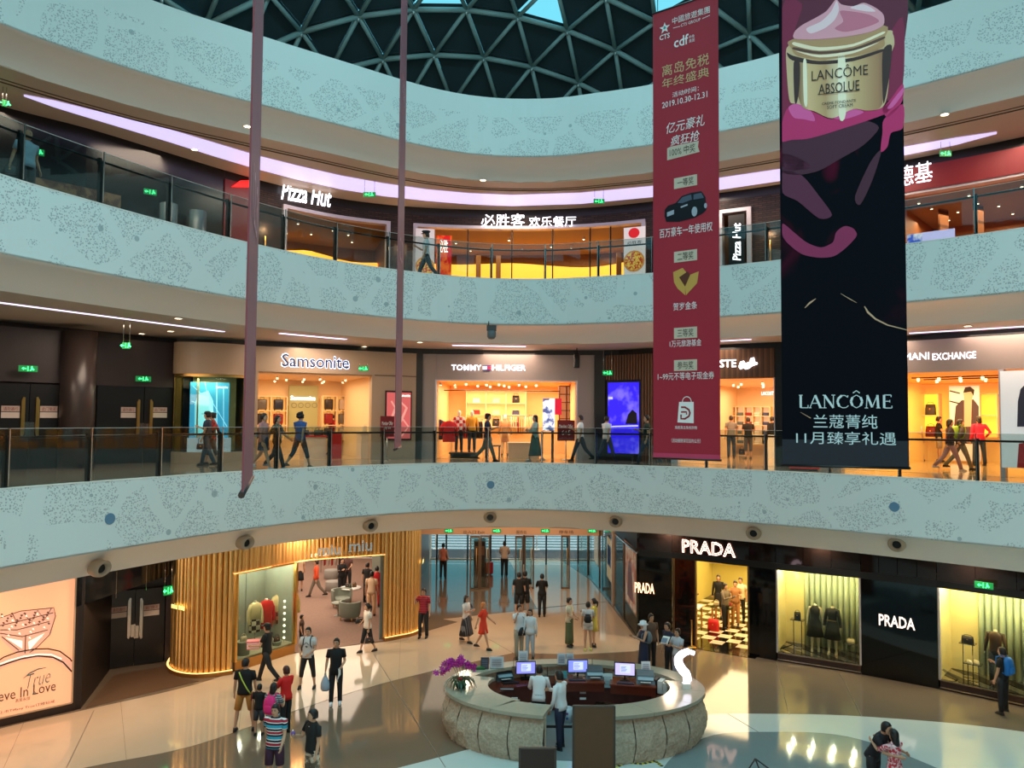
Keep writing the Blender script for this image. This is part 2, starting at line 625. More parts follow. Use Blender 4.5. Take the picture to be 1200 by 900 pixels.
# cream band sweeping along the shops, cut by its joints
inner = smoothpts([(-13.5, 12.5), (-11.6, 16.0), (-9.35, 17.5), (-7.55, 18.6), (-5.95, 20.6), (-4.2, 22.6), (-2.75, 23.9), (0.1, 26.1)])
outer = smoothpts([(-15, 16), (-12.9, 19.3), (-11.3, 20.8), (-9.2, 22.8), (-7.2, 25.8), (-4.5, 27.2), (-3.6, 28.0), (-2.0, 30.0)])
n_in = len(inner)
cuts = [0, 8, 14, 21, 27, 34, n_in - 1]
for a, b in zip(cuts, cuts[1:]):
 oa, ob = min(a, len(outer) - 1), min(b, len(outer) - 1)
 poly = inner[a:b + 1] + outer[oa:ob + 1][::-1]
 c0 = Vector((sum(p[0] for p in poly) / len(poly), sum(p[1] for p in poly) / len(poly)))
 poly = [tuple(c0 + (Vector(p) - c0) * 0.9975) for p in poly]
 MB().prism(poly, 0, 0.006).build('stone_slab', m_cream, fl)
# entrance hall: cream in front and on the right, brown in the middle
MB().prism([(0.12, 26.1), (-2.0, 30.0), (-2.6, 30.4), (4.2, 33.5), (4.5, 28.3), (5.5, 27.4), (4.2, 26.4), (2.2, 26.0)], 0, 0.006).build('stone_slab', m_cream, fl)
MB().prism([(1.1, 32.3), (4.2, 33.55), (3.9, 38), (2.6, 44), (-0.2, 44), (0.6, 37)], 0, 0.006).build('stone_slab', m_cream, fl)
MB().prism([(-2.0, 24.9), (0.0, 26.0), (2.2, 25.9), (4.2, 26.3), (5.7, 27.2), (6.6, 26.7), (5.6, 25.0), (3.0, 24.4), (0.6, 24.4), (-1.0, 24.2)], 0, 0.004).build('stone_slab', M((112, 92, 76), 0.07, name='polished_taupe_stone'), fl)
# pale fields around the desk
pale = smoothpts([(-9.0, 13.0), (-5.2, 15.9), (-2.4, 17.6), (-.4, 18.9), (1.2, 19.8), (4.9, 20.75), (6.9, 20.9), (9.5, 20.75), (13.0, 19.85), (16.5, 17.5), (18, 14)])
MB().prism(pale + [(18, 8), (-9, 8)], 0, 0.010).build('stone_slab', m_whitest, fl)
grey = smoothpts([(2.5, 12.5), (3.2, 17.0), (4.8, 19.3), (6.6, 19.7), (8.4, 19.45), (9.6, 17.9), (10.4, 15.6), (10.6, 12.5)])
MB().prism(grey, 0, 0.014).build('stone_slab', m_grey_st, fl)
MB().prism([(1.6 + 1.3 * math.cos(a / 12 * math.pi), 15.6 + 2.0 * math.sin(a / 12 * math.pi)) for a in range(24)], 0, 0.013).build('stone_slab', m_grey_st, fl)
m_joint = M((120, 106, 94), 0.4, name='joint')
for k, (p0, p1) in enumerate([((110, 833), (78, 900)), ((438, 767), (522, 900)), ((853, 837), (905, 868)), ((985, 790), (1010, 840)), ((910, 776), (925, 838))]):
 a, b = Vector(G(*p0, 0)[:2]), Vector(G(*p1, 0)[:2])
 n = Vector((-(b - a).y, (b - a).x)).normalized() * 0.007
 MB().prism([tuple(a + n), tuple(b + n), tuple(b - n), tuple(a - n)], 0, 0.0155).build('floor_joint', m_joint, fl)
# brown mat in the door recess
MB().prism([(-11.35, 20.95), (-11.95, 23.6), (-10.6, 24.6), (-10.0, 23.4), (-9.2, 23.1)], 0, 0.012).build('entrance_mat', M((92, 66, 44), 0.9, noise=0.2, nscale=60, name='coir'), fl)
# ---- galleries
L = O.L
Y0 = 1.0
for zt, nm in ((6.3, 'floor_first_gallery'), (12.6, 'floor_second_gallery')):
 mb = MB()
 ribbon(mb, O, 0, L, zt - 0.45, zt, 0.1, 15.5, 1.0)
 o = mb.build(nm, m_galfloor, kind='structure')
 mb = MB()
 ribbon(mb, O, 0, L, zt - 1.55, zt + 0.03, 0.0, 0.1, 0.5, uv=True)
 tr = mb.build('trim_1' if zt < 7 else 'trim_2', m_fascia, kind='structure')
 mb = MB()
 ribbon(mb, O, 0, L, zt + 0.03, zt + 0.05, -0.01, 0.16, 0.5)
 mb.build('edge_profile', m_white, tr)
 if zt < 7:
  for (x, y) in ((129, 608), (575, 568), (1048, 594)):
   s = O.px(x, 5.6)
   p, d, n = O.at(s)
   z = V(x, y, p.y)[2]
   pl = Plane((p.x, p.y), (p.x + d.x, p.y + d.y))
   mb = MB()
   pl.poly(mb, [(0.13 * math.cos(k * math.pi / 10), z + 0.13 * math.sin(k * math.pi / 10)) for k in range(20)], 0.0, 0.012, pix=False)
   mb.build('round_sticker', M((96, 132, 160), 0.4, name='blue_sticker'), tr, label='blue round sticker')
for zt, zc, top in ((6.3, 4.0, 'ceiling_ground'), (12.6, 10.5, 'ceiling_first_gallery'), (18.9, 16.3, 'ceiling_second_gallery')):
 cv = O4 if zt > 18 else O
 zb = zt - 1.55 if zt < 18 else 16.9
 w = 1.2 if zt < 18 else 0.95
 mb = MB()
 sweep(mb, cv, 0, cv.L, [(0.0, zb + 0.04), (0.0, zb), (w * 0.22, zb - 0.03 * (zb - zc)), (w * 0.5, zb - 0.2 * (zb - zc)), (w * 0.75, zb - 0.5 * (zb - zc)), (w * 0.92, zb - 0.82 * (zb - zc)), (w, zc)], step=0.5)
 mb.build('trim_3' if zt < 7 else 'trim_4' if zt < 13 else 'trim_5', m_cove, kind='structure')
 mb = MB()
 ribbon(mb, cv, 0, cv.L, zc, zc + 0.12, w, 15, 1.0)
 ce = mb.build(top, m_ceil, kind='structure')
 for off in (2.0,) if zt > 13 else ():
  mb = MB()
  ribbon(mb, cv, 0, cv.L, zc - 0.012, zc + 0.0, w + 0.75, 0.05, 0.6)
  ribbon(mb, cv, 0, cv.L, zc - 0.03, zc + 0.0, w + 0.95, 0.02, 0.6)
  mb.build('shadow_gap', M((90, 70, 56), 0.7, name='shadow_gap'), ce)
mb = MB()
ribbon(mb, O4, 0, O4.L, 16.9, 18.95, 0.0, 0.12, 0.5, uv=True)
mb.build('trim_6', m_fascia_top, kind='structure')
mb = MB()
ribbon(mb, O4, 0, O4.L, 18.4, 18.7, 0.12, 14, 1.0)
mb.build('floor_third_gallery', m_galfloor, kind='structure')
# service zone wall above the top gallery, dark, and the closed part of the roof
mb = MB()
ribbon(mb, O4, 0, O4.L, 18.7, 24.0, 9.0, 0.3, 1.0)
mb.build('wall_roof', M((22, 30, 34), 0.8, name='dark_upper_wall'), kind='structure')
# ---- balustrades
m_rail = M((44, 40, 42), 0.35, 0.6, name='dark_handrail')
def balustrade(zt, label, spacing, phase):
 t = thing('glass_balustrade', label, 'balustrade', (O.pt(L / 2).x, O.pt(L / 2).y, zt + 0.05))
 s0, s1 = O.px(-140, zt), O.px(1330, zt)
 mb = MB()
 n = int((s1 - s0) / 0.5)
 mb.tube([(*O.pt(s0 + (s1 - s0) * i / n, 0.16), zt + 1.06) for i in range(n + 1)], 0.028, 8)
 mb.build('handrail', m_rail, t)
 s = s0 + phase
 k = 0
 while s < s1 - 0.1:
  e = min(s + spacing, s1)
  mb = MB()
  ribbon(mb, O, s + 0.012, e - 0.012, zt + 0.05, zt + 1.24, 0.04, 0.014, 0.6)
  g = mb.build('glass_pane', m_railglass, t)
  mb = MB()
  ribbon(mb, O, s + 0.012, e - 0.012, zt + 1.24, zt + 1.25, 0.038, 0.018, 0.6)
  mb.build('pane_edge', M((196, 186, 178), 0.3, name='glass_edge'), g)
  p, d, nn = O.at(s)
  q = p + nn * 0.11
  rz = math.atan2(d.y, d.x)
  mb = MB().obox((q.x, q.y, zt + 0.05), 0.07, 0.10, 1.0, rz)
  po = mb.build('post', m_rail, t)
  q2 = p + nn * 0.0
  MB().obox((q2.x, q2.y, zt + 0.08), 0.025, 0.02, 1.17, rz).build('steel_strip', m_chrome, po)
  q3 = p + nn * 0.15
  MB().obox((q3.x, q3.y, zt + 0.96), 0.075, 0.08, 0.16, rz).build('bracket', M((20, 20, 24), 0.4, name='bracket'), po)
  s = e
  k += 1
 return t
balustrade(6.3, 'glass balustrade with dark handrail along the first gallery edge', 1.83, 0.55)
balustrade(12.6, 'glass balustrade with dark handrail along the upper gallery edge', 1.83, 0.9)
# ---- dome: three-way grid of steel tubes over shaded triangles
DC = Vector((1.05, 19.72, 7.97))
DR = 16.99
DO = Vector((-4.97, 28.33))
DA, DS, DK = 0.238, 1.937, 0.927
def dnode(i, j):
 a, b = i + 0.5 * j, -j * 0.866 * DK
 x = DO.x + DS * (a * math.cos(DA) - b * math.sin(DA))
 y = DO.y + DS * (a * math.sin(DA) + b * math.cos(DA))
 r2 = DR * DR - (x - DC.x) ** 2 - (y - DC.y) ** 2
 if r2 < 0:
  return None
 z = DC.z + math.sqrt(r2)
 return Vector((x, y, z)) if z > 18.95 else None
m_tube = M((150, 180, 180), 0.45, 0.0, name='painted_steel_tube')
m_shade = M((46, 68, 76), 0.9, noise=0.25, nscale=0.5, name='dark_shade_cloth')
m_skyglass = glass_mat((150, 225, 245), 0.03, 'roof_glass')
dome = thing('roof_dome', 'domed steel lattice roof with dark triangular shades over the atrium', 'roof', (DC.x, DC.y, 18.95), kind='structure')
del dome['label'], dome['category']
nodes = {}
for i in range(-22, 24):
 for j in range(-8, 16):
  p = dnode(i, j)
  if p is not None and p.y > 3.0:
   nodes[(i, j)] = p
def seen(p):
 if p.y < 3:
  return False
 x, y = proj(p)
 return -60 < x < 1260 and -60 < y < 130
opens = {((-1, 2), 0), ((0, 1), 1), ((1, 2), 1), ((2, 1), 0), ((1, 1), 0), ((4, 2), 1)}
far_t, far_p = MB(), MB()
for (i, j), p in nodes.items():
 for di, dj in ((1, 0), (0, 1), (-1, 1)):
  q = nodes.get((i + di, j + dj))
  if q is None:
   continue
  mb = MB()
  if seen(p) or seen(q):
   mb.tube([p, q], 0.10 if dj == 0 else 0.08, 8)
   mb.build('tube', m_tube, dome)
   if dj == 0:
    MB().tube([p + Vector((0, 0, .14)), q + Vector((0, 0, .14))], 0.02, 5).build('cable', m_black, dome)
  else:
   far_t.tube([p, q], 0.06, 5)
 for up, tri in ((0, ((0, 0), (1, 0), (0, 1))), (1, ((0, 0), (0, 1), (-1, 1)))):
  P_ = [nodes.get((i + a, j + b)) for a, b in tri]
  if any(x is None for x in P_):
   continue
  c = sum(P_, Vector()) / 3
  rad = (Vector((c.x - DC.x, c.y - DC.y))).length
  pts = [c + (x - c) * 0.985 for x in P_]
  pts2 = [x + Vector((0, 0, 0.22)) for x in pts]
  pts3 = [x + Vector((0, 0, 0.25)) for x in pts]
  xx, yy = proj(c) if c.y > 3 else (0, 0)
  is_open = (rad < 7.5 and not seen(c)) or (seen(c) and any(abs(xx - ox) < 15 and abs(yy - oy) < 16 for ox, oy in ((515, -6), (634, 4), (790, 8))))
  if is_open:
   continue
  if seen(c):
   MB().add(pts2 + pts3, [(0, 1, 2), (5, 4, 3), (0, 3, 4, 1), (1, 4, 5, 2), (2, 5, 3, 0)]).build('shade_panel', m_shade, dome)
  else:
   far_p.add(pts2 + pts3, [(0, 1, 2), (5, 4, 3), (0, 3, 4, 1), (1, 4, 5, 2), (2, 5, 3, 0)])
 if seen(p):
  MB().ell(p - Vector((0, 0, 0.10)), 0.06, 0.06, 0.09, 6, 4).build('node_joint', M((190, 205, 205), 0.3, 0.5, name='node'), dome)
far_t.build('tube_lattice', m_tube, dome, kind='stuff')
far_p.build('shade_lattice', m_shade, dome, kind='stuff')
# closed flat roof round the dome
mb = MB()
ring_i = [(DC.x + 12.8 * math.cos(a * math.pi / 24), DC.y + 12.8 * math.sin(a * math.pi / 24)) for a in range(48)]
ring_o = [(DC.x + 34 * math.cos(a * math.pi / 24), DC.y + 34 * math.sin(a * math.pi / 24)) for a in range(48)]
mb.add([(x, y, 19.6) for x, y in ring_i] + [(x, y, 20.6) for x, y in ring_o], [(i, 48 + i, 48 + (i + 1) % 48, (i + 1) % 48) for i in range(48) if ring_i[i][1] > 12])
mb.build('ceiling_roof', M((20, 26, 30), 0.9, name='dark_roof'), kind='structure')
# ---- the near half of the hall behind the viewer: walls, galleries and their pale edges
m_near = M((120, 98, 82), .6, name='near_wall')
MB().box(-34, 34, -16.3, -16.0, -.3, 20.6).build('wall_near', m_near, kind='structure')
MB().box(-34.3, -34, -16.3, 60, -.3, 20.6).build('wall_left', m_near, kind='structure')
MB().box(34, 34.3, -16.3, 60, -.3, 20.6).build('wall_right', m_near, kind='structure')
for i, z in enumerate((6.3, 12.6, 18.9)):
 MB().box(-34, 34, -16, -8.6, z - .45, z).build('floor_near_gallery_%d' % (i + 1), m_galfloor, kind='structure')
 MB().box(-34, 34, -8.6, -8.5, z - 1.55, z + .03).build('trim_near_%d' % (i + 1), m_white, kind='structure')
MB().box(-34, 34, -16, -7.5, 20.3, 20.6).build('ceiling_near', M((60, 60, 60), .8, name='near_ceiling'), kind='structure')
for i, (x0, x1) in enumerate(((-34, -15), (21, 34))):
 MB().box(x0, x1, -8, 6.2, 20.0, 20.3).build('ceiling_side_%d' % (i + 1), M((60, 60, 60), .8, name='near_ceiling'), kind='structure')
for z in (2.9, 9.2, 15.5):
 a_ = area('near_shop_lamp', (0, -12, z), (0, -8, z - 1), 30, .8, 500, (1, .72, .5))
# ------------------------------------------------------------------ people: one skinned surface per body, clothes and hair over it
SKIN = M((196, 148, 118), 0.55, name='skin')
SKIN2 = M((172, 124, 96), 0.55, name='skin_tanned')
BODIES = []
def ell_ring(c, rx, ry, n=14, tilt=(0, 0), p=2.0):
 out = []
 for k in range(n):
  a = 2 * math.pi * k / n
  ca, sa = math.cos(a), math.sin(a)
  x = rx * math.copysign(abs(ca) ** (2 / p), ca)
  y = ry * math.copysign(abs(sa) ** (2 / p), sa)
  out.append((c[0] + x, c[1] + y, c[2] + x * tilt[0] + y * tilt[1]))
 return out
def person(label, loc, yaw, H=1.7, top=None, sleeve=0.5, bottom=None, blen='long', skirt=None, hair=(18, 14, 13), hstyle='short', pose='stand',
 arms='down', look=0, skin=None, shoes=(30, 28, 28), hat=None, female=False, lean=0, name='person', cat='person', fine=1, group=None,
 top_hem=0.86, dress=None, headless=False, bend=0.0, shoe_mat=None, wide=1.0, gold=None):
 """faces -Y before it is turned by yaw (degrees, counter-clockwise from above)"""
 skin = skin or SKIN
 k = H / 1.7
 root = thing(name, label, cat, loc, math.radians(yaw), group)
 wd_ = (0.9 if female else 1.0) * wide
 # ---- legs
 hw = 0.088 * wd_
 gait = {'stand': ((2, 0), (-2, 0)), 'walk': ((20, 6), (-16, 14)), 'stride': ((22, 4), (-22, 20)), 'stroll': ((15, 3), (-14, 10)), 'ease': ((8, 10), (-3, 0)), 'apart': ((3, 0), (-3, 0))}[pose]
 spread = 0.07 if pose == 'apart' else 0.015
 legs = []
 for sd, (a, b) in zip((-1, 1), gait):
  a, b = math.radians(a), math.radians(b)
  hip = Vector((sd * hw, 0, 0.90))
  knee = hip + Vector((sd * spread, -math.sin(a) * 0.43, -math.cos(a) * 0.43))
  ank = knee + Vector((sd * spread * 0.6, math.sin(b - a) * 0.41, -math.cos(b - a) * 0.41))
  legs.append([hip, knee, ank, b - a])
 dz = 0.075 - min(l[2].z for l in legs)
 up = Vector((0, 0, dz))
 for l in legs:
  l[0], l[1], l[2] = l[0] + up, l[1] + up, l[2] + up
 ln = math.radians(lean + bend)
 def T(p):
  """upper body leans forward about the hips"""
  p = Vector(p) + up
  q = p - Vector((0, 0, 0.95 + dz))
  return Vector((q.x, q.y * math.cos(ln) - q.z * math.sin(ln), q.y * math.sin(ln) + q.z * math.cos(ln))) + Vector((0, 0, 0.95 + dz))
 # ---- arms
 sw = 0.178 * wd_
 spec = {'down': ((5, 9, 12, 0), (-3, 9, 10, 0)), 'swing': ((-26, 10, 12, 0), (24, 10, 28, 0)), 'front': ((14, 10, 52, .55), (14, 10, 52, .55)), 'phone': ((22, 10, 92, .45), (4, 8, 12, 0)),
 'phone2': ((28, 12, 88, .4), (28, 12, 88, .4)), 'ear': ((45, 18, 120, .35), (0, 8, 10, 0)), 'carry': ((22, 14, 62, .2), (22, 14, 62, .2)), 'hip': ((-14, 32, 62, .5), (4, 8, 8, 0)),
 'back': ((-14, 10, 20, -.2), (-14, 10, 20, -.2)), 'cross': ((20, 12, 82, .8), (18, 12, 76, .8)), 'reach': ((48, 8, 34, .1), (8, 8, 16, 0)), 'bag': ((2, 12, 8, 0), (0, 9, 74, .3)),
 'hug': ((62, 10, 50, .5), (58, 14, 55, .5)), 'desk': ((34, 14, 46, .1), (34, 14, 46, .1)), 'stiff': ((0, 12, 6, 0), (0, 12, 6, 0))}[arms]
 armj = []
 for sd, (a, o, e, tw) in zip((-1, 1), spec):
  a, o, e = math.radians(a), math.radians(o), math.radians(e)
  sh = Vector((sd * sw, 0.01, 1.385))
  el = sh + Vector((sd * math.sin(o), -math.sin(a) * math.cos(o), -math.cos(a) * math.cos(o))) * 0.285
  fd = Vector((sd * (math.sin(o) * 0.6 - tw), -math.sin(a + e), -math.cos(a + e))).normalized()
  wr = el + fd * 0.245
  armj.append([T(sh), T(el), T(wr), (T(wr + fd) - T(wr)).normalized(), sd])
 # ---- one body surface
 b = MB()
 cw = wd_
 hipw = 0.158 if female else 0.15
 tor = [((0, 0, 0.86), hipw * 0.8, .085), ((0, .005, 0.93), hipw * wide, .105), ((0, 0, 1.04), .128 * cw, .088), ((0, 0, 1.14), .128 * cw, .086), ((0, -.008, 1.24), .150 * cw, .103), ((0, 0, 1.33), .165 * cw, .098),
 ((0, .006, 1.375), .148 * cw, .084), ((0, .010, 1.415), .100 * cw, .066), ((0, .012, 1.44), .066, .056)]
 b.loft([[T(q) for q in ell_ring(c, rx, ry, 16, p=2.4)] for c, rx, ry in tor])
 lk = math.radians(look)
 hc = T((0, -0.012, 1.585))
 if not headless:
  b.tube([T((0, .012, 1.40)), T((0, 0.005, 1.47)), T((0, 0.0, 1.54))], [.060, .052, .052], 10)
  def Hd(x, y, z):
   return hc + Vector((x * math.cos(lk) - y * math.sin(lk), x * math.sin(lk) + y * math.cos(lk), z))
  hp = [(-.112, .030, .030, -.032), (-.098, .046, .052, -.022), (-.06, .062, .080, -.008), (-.015, .070, .092, 0), (.03, .074, .098, .004), (.07, .068, .092, .008), (.098, .046, .064, .010), (.113, .016, .024, .010)]
  b.loft([[Hd(x, y + oy, z) for x, y, _ in [(q[0], q[1], 0) for q in ell_ring((0, 0, 0), rx, ry, 14)]] for z, rx, ry, oy in hp])
  b.tube([Hd(0, -.088, .018), Hd(0, -.104, -.018), Hd(0, -.092, -.032)], [.007, .015, .010], 6)
  b.tube([Hd(-.02, -.084, -.058), Hd(.02, -.084, -.058)], [.008, .008], 6)
  for sd in (-1, 1):
   b.ell(Hd(sd * .075, .008, -.008), .012, .018, .030, 6, 4)
 else:
  b.tube([T((0, .012, 1.40)), T((0, 0.0, 1.50))], [.058, .048], 10)
  Hd = None
 for sh, el, wr, fd, sd in armj:
  b.tube([sh + Vector((-sd * .05, 0, 0)), sh, sh.lerp(el, .5), el, el.lerp(wr, .35), wr.lerp(el, .08), wr], [.040, .048, .044, .036, .037, .026, .023], 9)
  # palm, four unequal curled fingers, thumb from the side of the palm
  inw = Vector((-sd, 0, 0))
  pal = (inw - fd * inw.dot(fd)).normalized()      # palm faces the body
  acr = fd.cross(pal).normalized()
  if acr.y > 0:
   acr = -acr                                   # acr points to the front: thumb side
  b.tube([wr, wr + fd * .035, wr + fd * .08], [.023, .032, .034], 8, flat=0.55 if True else 1)
  if fine >= 1:
   for i, (o_, l_) in enumerate(((.026, .070), (.009, .078), (-.008, .072), (-.024, .056))):
    r0 = wr + fd * .075 + acr * o_
    p1 = r0 + fd * l_ * .5 + pal * .008
    p2 = p1 + (fd * .8 + pal * .6).normalized() * l_ * .45
    b.tube([r0, p1, p2], [.0100, .0092, .0078], 6)
   b.tube([wr + fd * .02 + acr * .020, wr + fd * .05 + acr * .046 + pal * .006, wr + fd * .08 + acr * .050 + pal * .020], [.013, .011, .009], 6)
 for hip, kn, an, ang in legs:
  b.tube([hip + Vector((0, 0, .03)), hip.lerp(kn, .3), hip.lerp(kn, .75), kn, kn.lerp(an, .3), kn.lerp(an, .75), an], [.080, .079, .060, .052, .052, .035, .034], 10)
  b.tube([an + Vector((0, .02, -.03)), an + Vector((0, -.05, -.045)), an + Vector((0, -.13, -.058))], [.036, .034, .022], 8)
 sc = Matrix.Scale(k, 4)
 me = b.mesh('body', skin, sc)
 bo = bpy.data.objects.new('body', me)
 bo.parent = root
 COL.objects.link(bo)
 md = bo.modifiers.new('surface', 'REMESH')
 md.mode = 'VOXEL'
 md.voxel_size = (0.0115 if fine == 2 else 0.0135 if fine == 1 else 0.021) * k
 md.use_smooth_shade = True
 BODIES.append(bo)
 def part(nm, mb, mat, par=None, lab=None):
  me_ = mb.mesh(nm, mat, sc)
  o = bpy.data.objects.new(nm, me_)
  o.parent = par or root
  COL.objects.link(o)
  if lab:
   o['label'] = lab
  return o
 # ---- clothes
 if dress is not None:
  mb = MB()
  zl, fl_ = (skirt or (0.5, .2))
  rr = [((0, 0, zl), fl_, fl_ * .8), ((0, 0, (zl + .9) / 2), (fl_ + hipw) / 2, (fl_ * .8 + .12) / 2), ((0, .005, 0.93), hipw + .018, .122), ((0, 0, 1.05), .14 * cw, .10), ((0, 0, 1.14), .142 * cw, .10), ((0, -.008, 1.24), .163 * cw, .118),
 ((0, 0, 1.33), .176 * cw, .110), ((0, .006, 1.38), .160 * cw, .096), ((0, .010, 1.42), .114 * cw, .074), ((0, .012, 1.45), .074, .062)]
  mb.loft([[(T(q) if q[2] > .9 else Vector(q) + up) for q in ell_ring(c, rx, ry, 18, p=2.3)] for c, rx, ry in rr])
  for sh, el, wr, fd, sd in armj:
   if sleeve > 0:
    e_ = sh.lerp(el, min(1, sleeve * 1.3)) if sleeve < 1 else wr
    mb.tube([sh + Vector((-sd * .06, 0, 0)), sh] + ([el] if sleeve >= 1 else []) + [e_], [.05, .06] + ([.05] if sleeve >= 1 else []) + [.042 if sleeve >= 1 else .056], 10)
  part('dress', mb, dress)
 else:
  if top is not None:
   mb = MB()
   hm = top_hem
   rr = [((0, .003, hm), (hipw + .020) * wide, .124), ((0, .005, 0.95), (hipw + .016) * wide, .120), ((0, 0, 1.05), .152 * cw, .108), ((0, 0, 1.14), .152 * cw, .106), ((0, -.008, 1.24), .167 * cw, .120), ((0, 0, 1.33), .180 * cw, .112),
 ((0, .006, 1.38), .166 * cw, .098), ((0, .010, 1.42), .118 * cw, .076), ((0, .012, 1.452), .074, .062)]
   mb.loft([[T(q) for q in ell_ring(c, rx, ry, 18, p=2.4)] for c, rx, ry in rr])
   for sh, el, wr, fd, sd in armj:
    if sleeve > 0:
     if sleeve >= 1:
      mb.tube([sh + Vector((-sd * .07, 0, 0)), sh, sh.lerp(el, .5), el, wr], [.05, .062, .056, .048, .036], 10)
     else:
      e_ = sh.lerp(el, sleeve * 1.25)
      mb.tube([sh + Vector((-sd * .07, 0, 0)), sh, e_], [.05, .062, .060], 10)
   part('shirt' if top_hem > 0.8 else 'coat', mb, top)
   if sleeve > 0 and not headless:
    part('collar', MB().tube([T((.065 * math.cos(a * math.pi / 6), .012 + .055 * math.sin(a * math.pi / 6), 1.445)) for a in range(13)], .010, 6), top)
  if bottom is not None and skirt is None:
   mb = MB()
   mb.loft([[Vector(q) + up for q in ell_ring(c, rx, ry, 16, p=2.4)] for c, rx, ry in [((0, 0, .80), hipw * .95, .09), ((0, .003, .88), hipw + .012, .112), ((0, .003, .95), hipw + .010, .112), ((0, 0, 1.02), .14 * cw, .098)]])
   for hip, kn, an, ang in legs:
    if blen == 'long':
     mb.tube([hip + Vector((0, 0, .02)), hip.lerp(kn, .4), kn, kn.lerp(an, .5), an + Vector((0, .01, .0))], [.092, .092, .070, .062, .058], 12)
    elif blen == 'capri':
     mb.tube([hip + Vector((0, 0, .02)), hip.lerp(kn, .4), kn, kn.lerp(an, .4)], [.092, .090, .066, .058], 12)
    elif blen == 'mini':
     mb.tube([hip + Vector((0, 0, .02)), hip.lerp(kn, .4)], [.092, .096], 12)
    else:
     mb.tube([hip + Vector((0, 0, .02)), hip.lerp(kn, .4), hip.lerp(kn, .95)], [.092, .096, .086], 12)
   part('trousers' if blen in ('long', 'capri') else 'shorts', mb, bottom)
   part('belt', MB().loft([[Vector(q) + up for q in ell_ring((0, 0, z), .143 * cw, .101, 16, p=2.4)] for z in (1.0, 1.035)]), M((28, 22, 20), .5, name='belt'))
  elif bottom is not None:
   zl, fl_ = skirt
   mb = MB()
   n = 28
   rings = []
   for z, r_ in ((zl, fl_), ((zl * 2 + 1.0) / 3, (fl_ * 2 + hipw) / 3), ((zl + 2.0) / 3, (fl_ + 2 * hipw) / 3), (.93, hipw + .012), (1.03, .140 * cw)):
    w = 0.12 * (1.03 - z)
    rings.append([Vector((r_ * (1 + w * math.cos(a * 7)) * math.cos(a), r_ * .8 * (1 + w * math.cos(a * 7)) * math.sin(a), z)) + up for a in [2 * math.pi * q / n for q in range(n)]])
   mb.loft(rings)
   part('skirt', mb, bottom)
 # ---- shoes
 sm = shoe_mat or M(shoes, .5, name='shoe_leather')
 for hip, kn, an, ang in legs:
  mb = MB()
  c = an
  mb.loft([[(c.x + x * .040, c.y - .035 + y * .125, c.z - .075 + z) for x, y in [(math.cos(q * math.pi / 6), math.sin(q * math.pi / 6)) for q in range(12)]] for z in (0.0, .022)])
  mb.loft([[(c.x + x * w, c.y + oy + y * l, c.z - .055 + z) for x, y in [(math.cos(q * math.pi / 6), math.sin(q * math.pi / 6)) for q in range(12)]] for z, w, l, oy in ((0, .041, .122, -.035), (.035, .040, .105, -.022), (.07, .038, .055, .01))])
  part('shoe', mb, sm)
 if headless:
  return root
 # ---- hair, eyes, brows
 hm_ = M(hair, .45, name='hair')
 if hstyle != 'bald':
  mb = MB()
  zs = (-.06, -.02, .03, .07, .102, .122, .128)
  for_back = []
  for z in zs:
   t = max(0, 1 - ((z - .02) / .112) ** 2) ** .5 if z > .02 else 1
   rx, ry = .082 * t + .004, .106 * t + .004
   ring = []
   for x, y, _ in ell_ring((0, 0, 0), rx, ry, 16):
    front = y < -.035 and z < .055
    yy = max(y, -.020) if front and z < .03 else (max(y, -.052) if front else y)
    ring.append(Hd(x * (0.90 if z < -.03 else 1), yy + .010, z))
   for_back.append(ring)
  mb.loft(for_back)
  if hstyle in ('long', 'bob'):
   zl = -.30 if hstyle == 'long' else -.13
   rr = []
   for z, rx, ry, oy in ((zl, .060, .028, .085), (zl * .55, .084, .052, .065), (-.05, .086, .075, .038), (.04, .084, .085, .022)):
    rr.append([Hd(x, y + oy, z) for x, y, _ in ell_ring((0, 0, 0), rx, ry, 14)])
   mb.loft(rr)
  if hstyle == 'pony':
   mb.tube([Hd(0, .09, .04), Hd(0, .14, .0), Hd(0, .14, -.10), Hd(0, .12, -.20)], [.022, .034, .028, .010], 8)
  if hstyle == 'bun':
   mb.ell(Hd(0, .085, .075), .045, .045, .042, 8, 6)
  if hstyle == 'curly':
   for q in range(40):
    a, e_ = random.random() * 6.28, random.random() * 1.7 - .5
    ca = math.cos(e_)
    if math.sin(a) * ca < -.45 and e_ < .7:
     continue
    mb.ell(Hd(.088 * math.cos(a) * ca, .012 + .108 * math.sin(a) * ca, .02 + .115 * math.sin(e_)), .034, .034, .034, 6, 4)
  part('hair', mb, hm_)
 if fine >= 1:
  for sd in (-1, 1):
   part('eye', MB().ell(Hd(sd * .030, -.088, .012), .013, .008, .008, 8, 4), M((24, 18, 16), .3, name='eye'))
   part('eyebrow', MB().tube([Hd(sd * .016, -.094, .032), Hd(sd * .046, -.084, .032)], .0045, 4), M((30, 22, 20), .6, name='eyebrow'))
  part('mouth', MB().tube([Hd(-.024, -.089, -.058), Hd(0, -.093, -.056), Hd(.024, -.089, -.058)], [.003, .0055, .003], 5), M((150, 84, 78), .5, name='lips'))
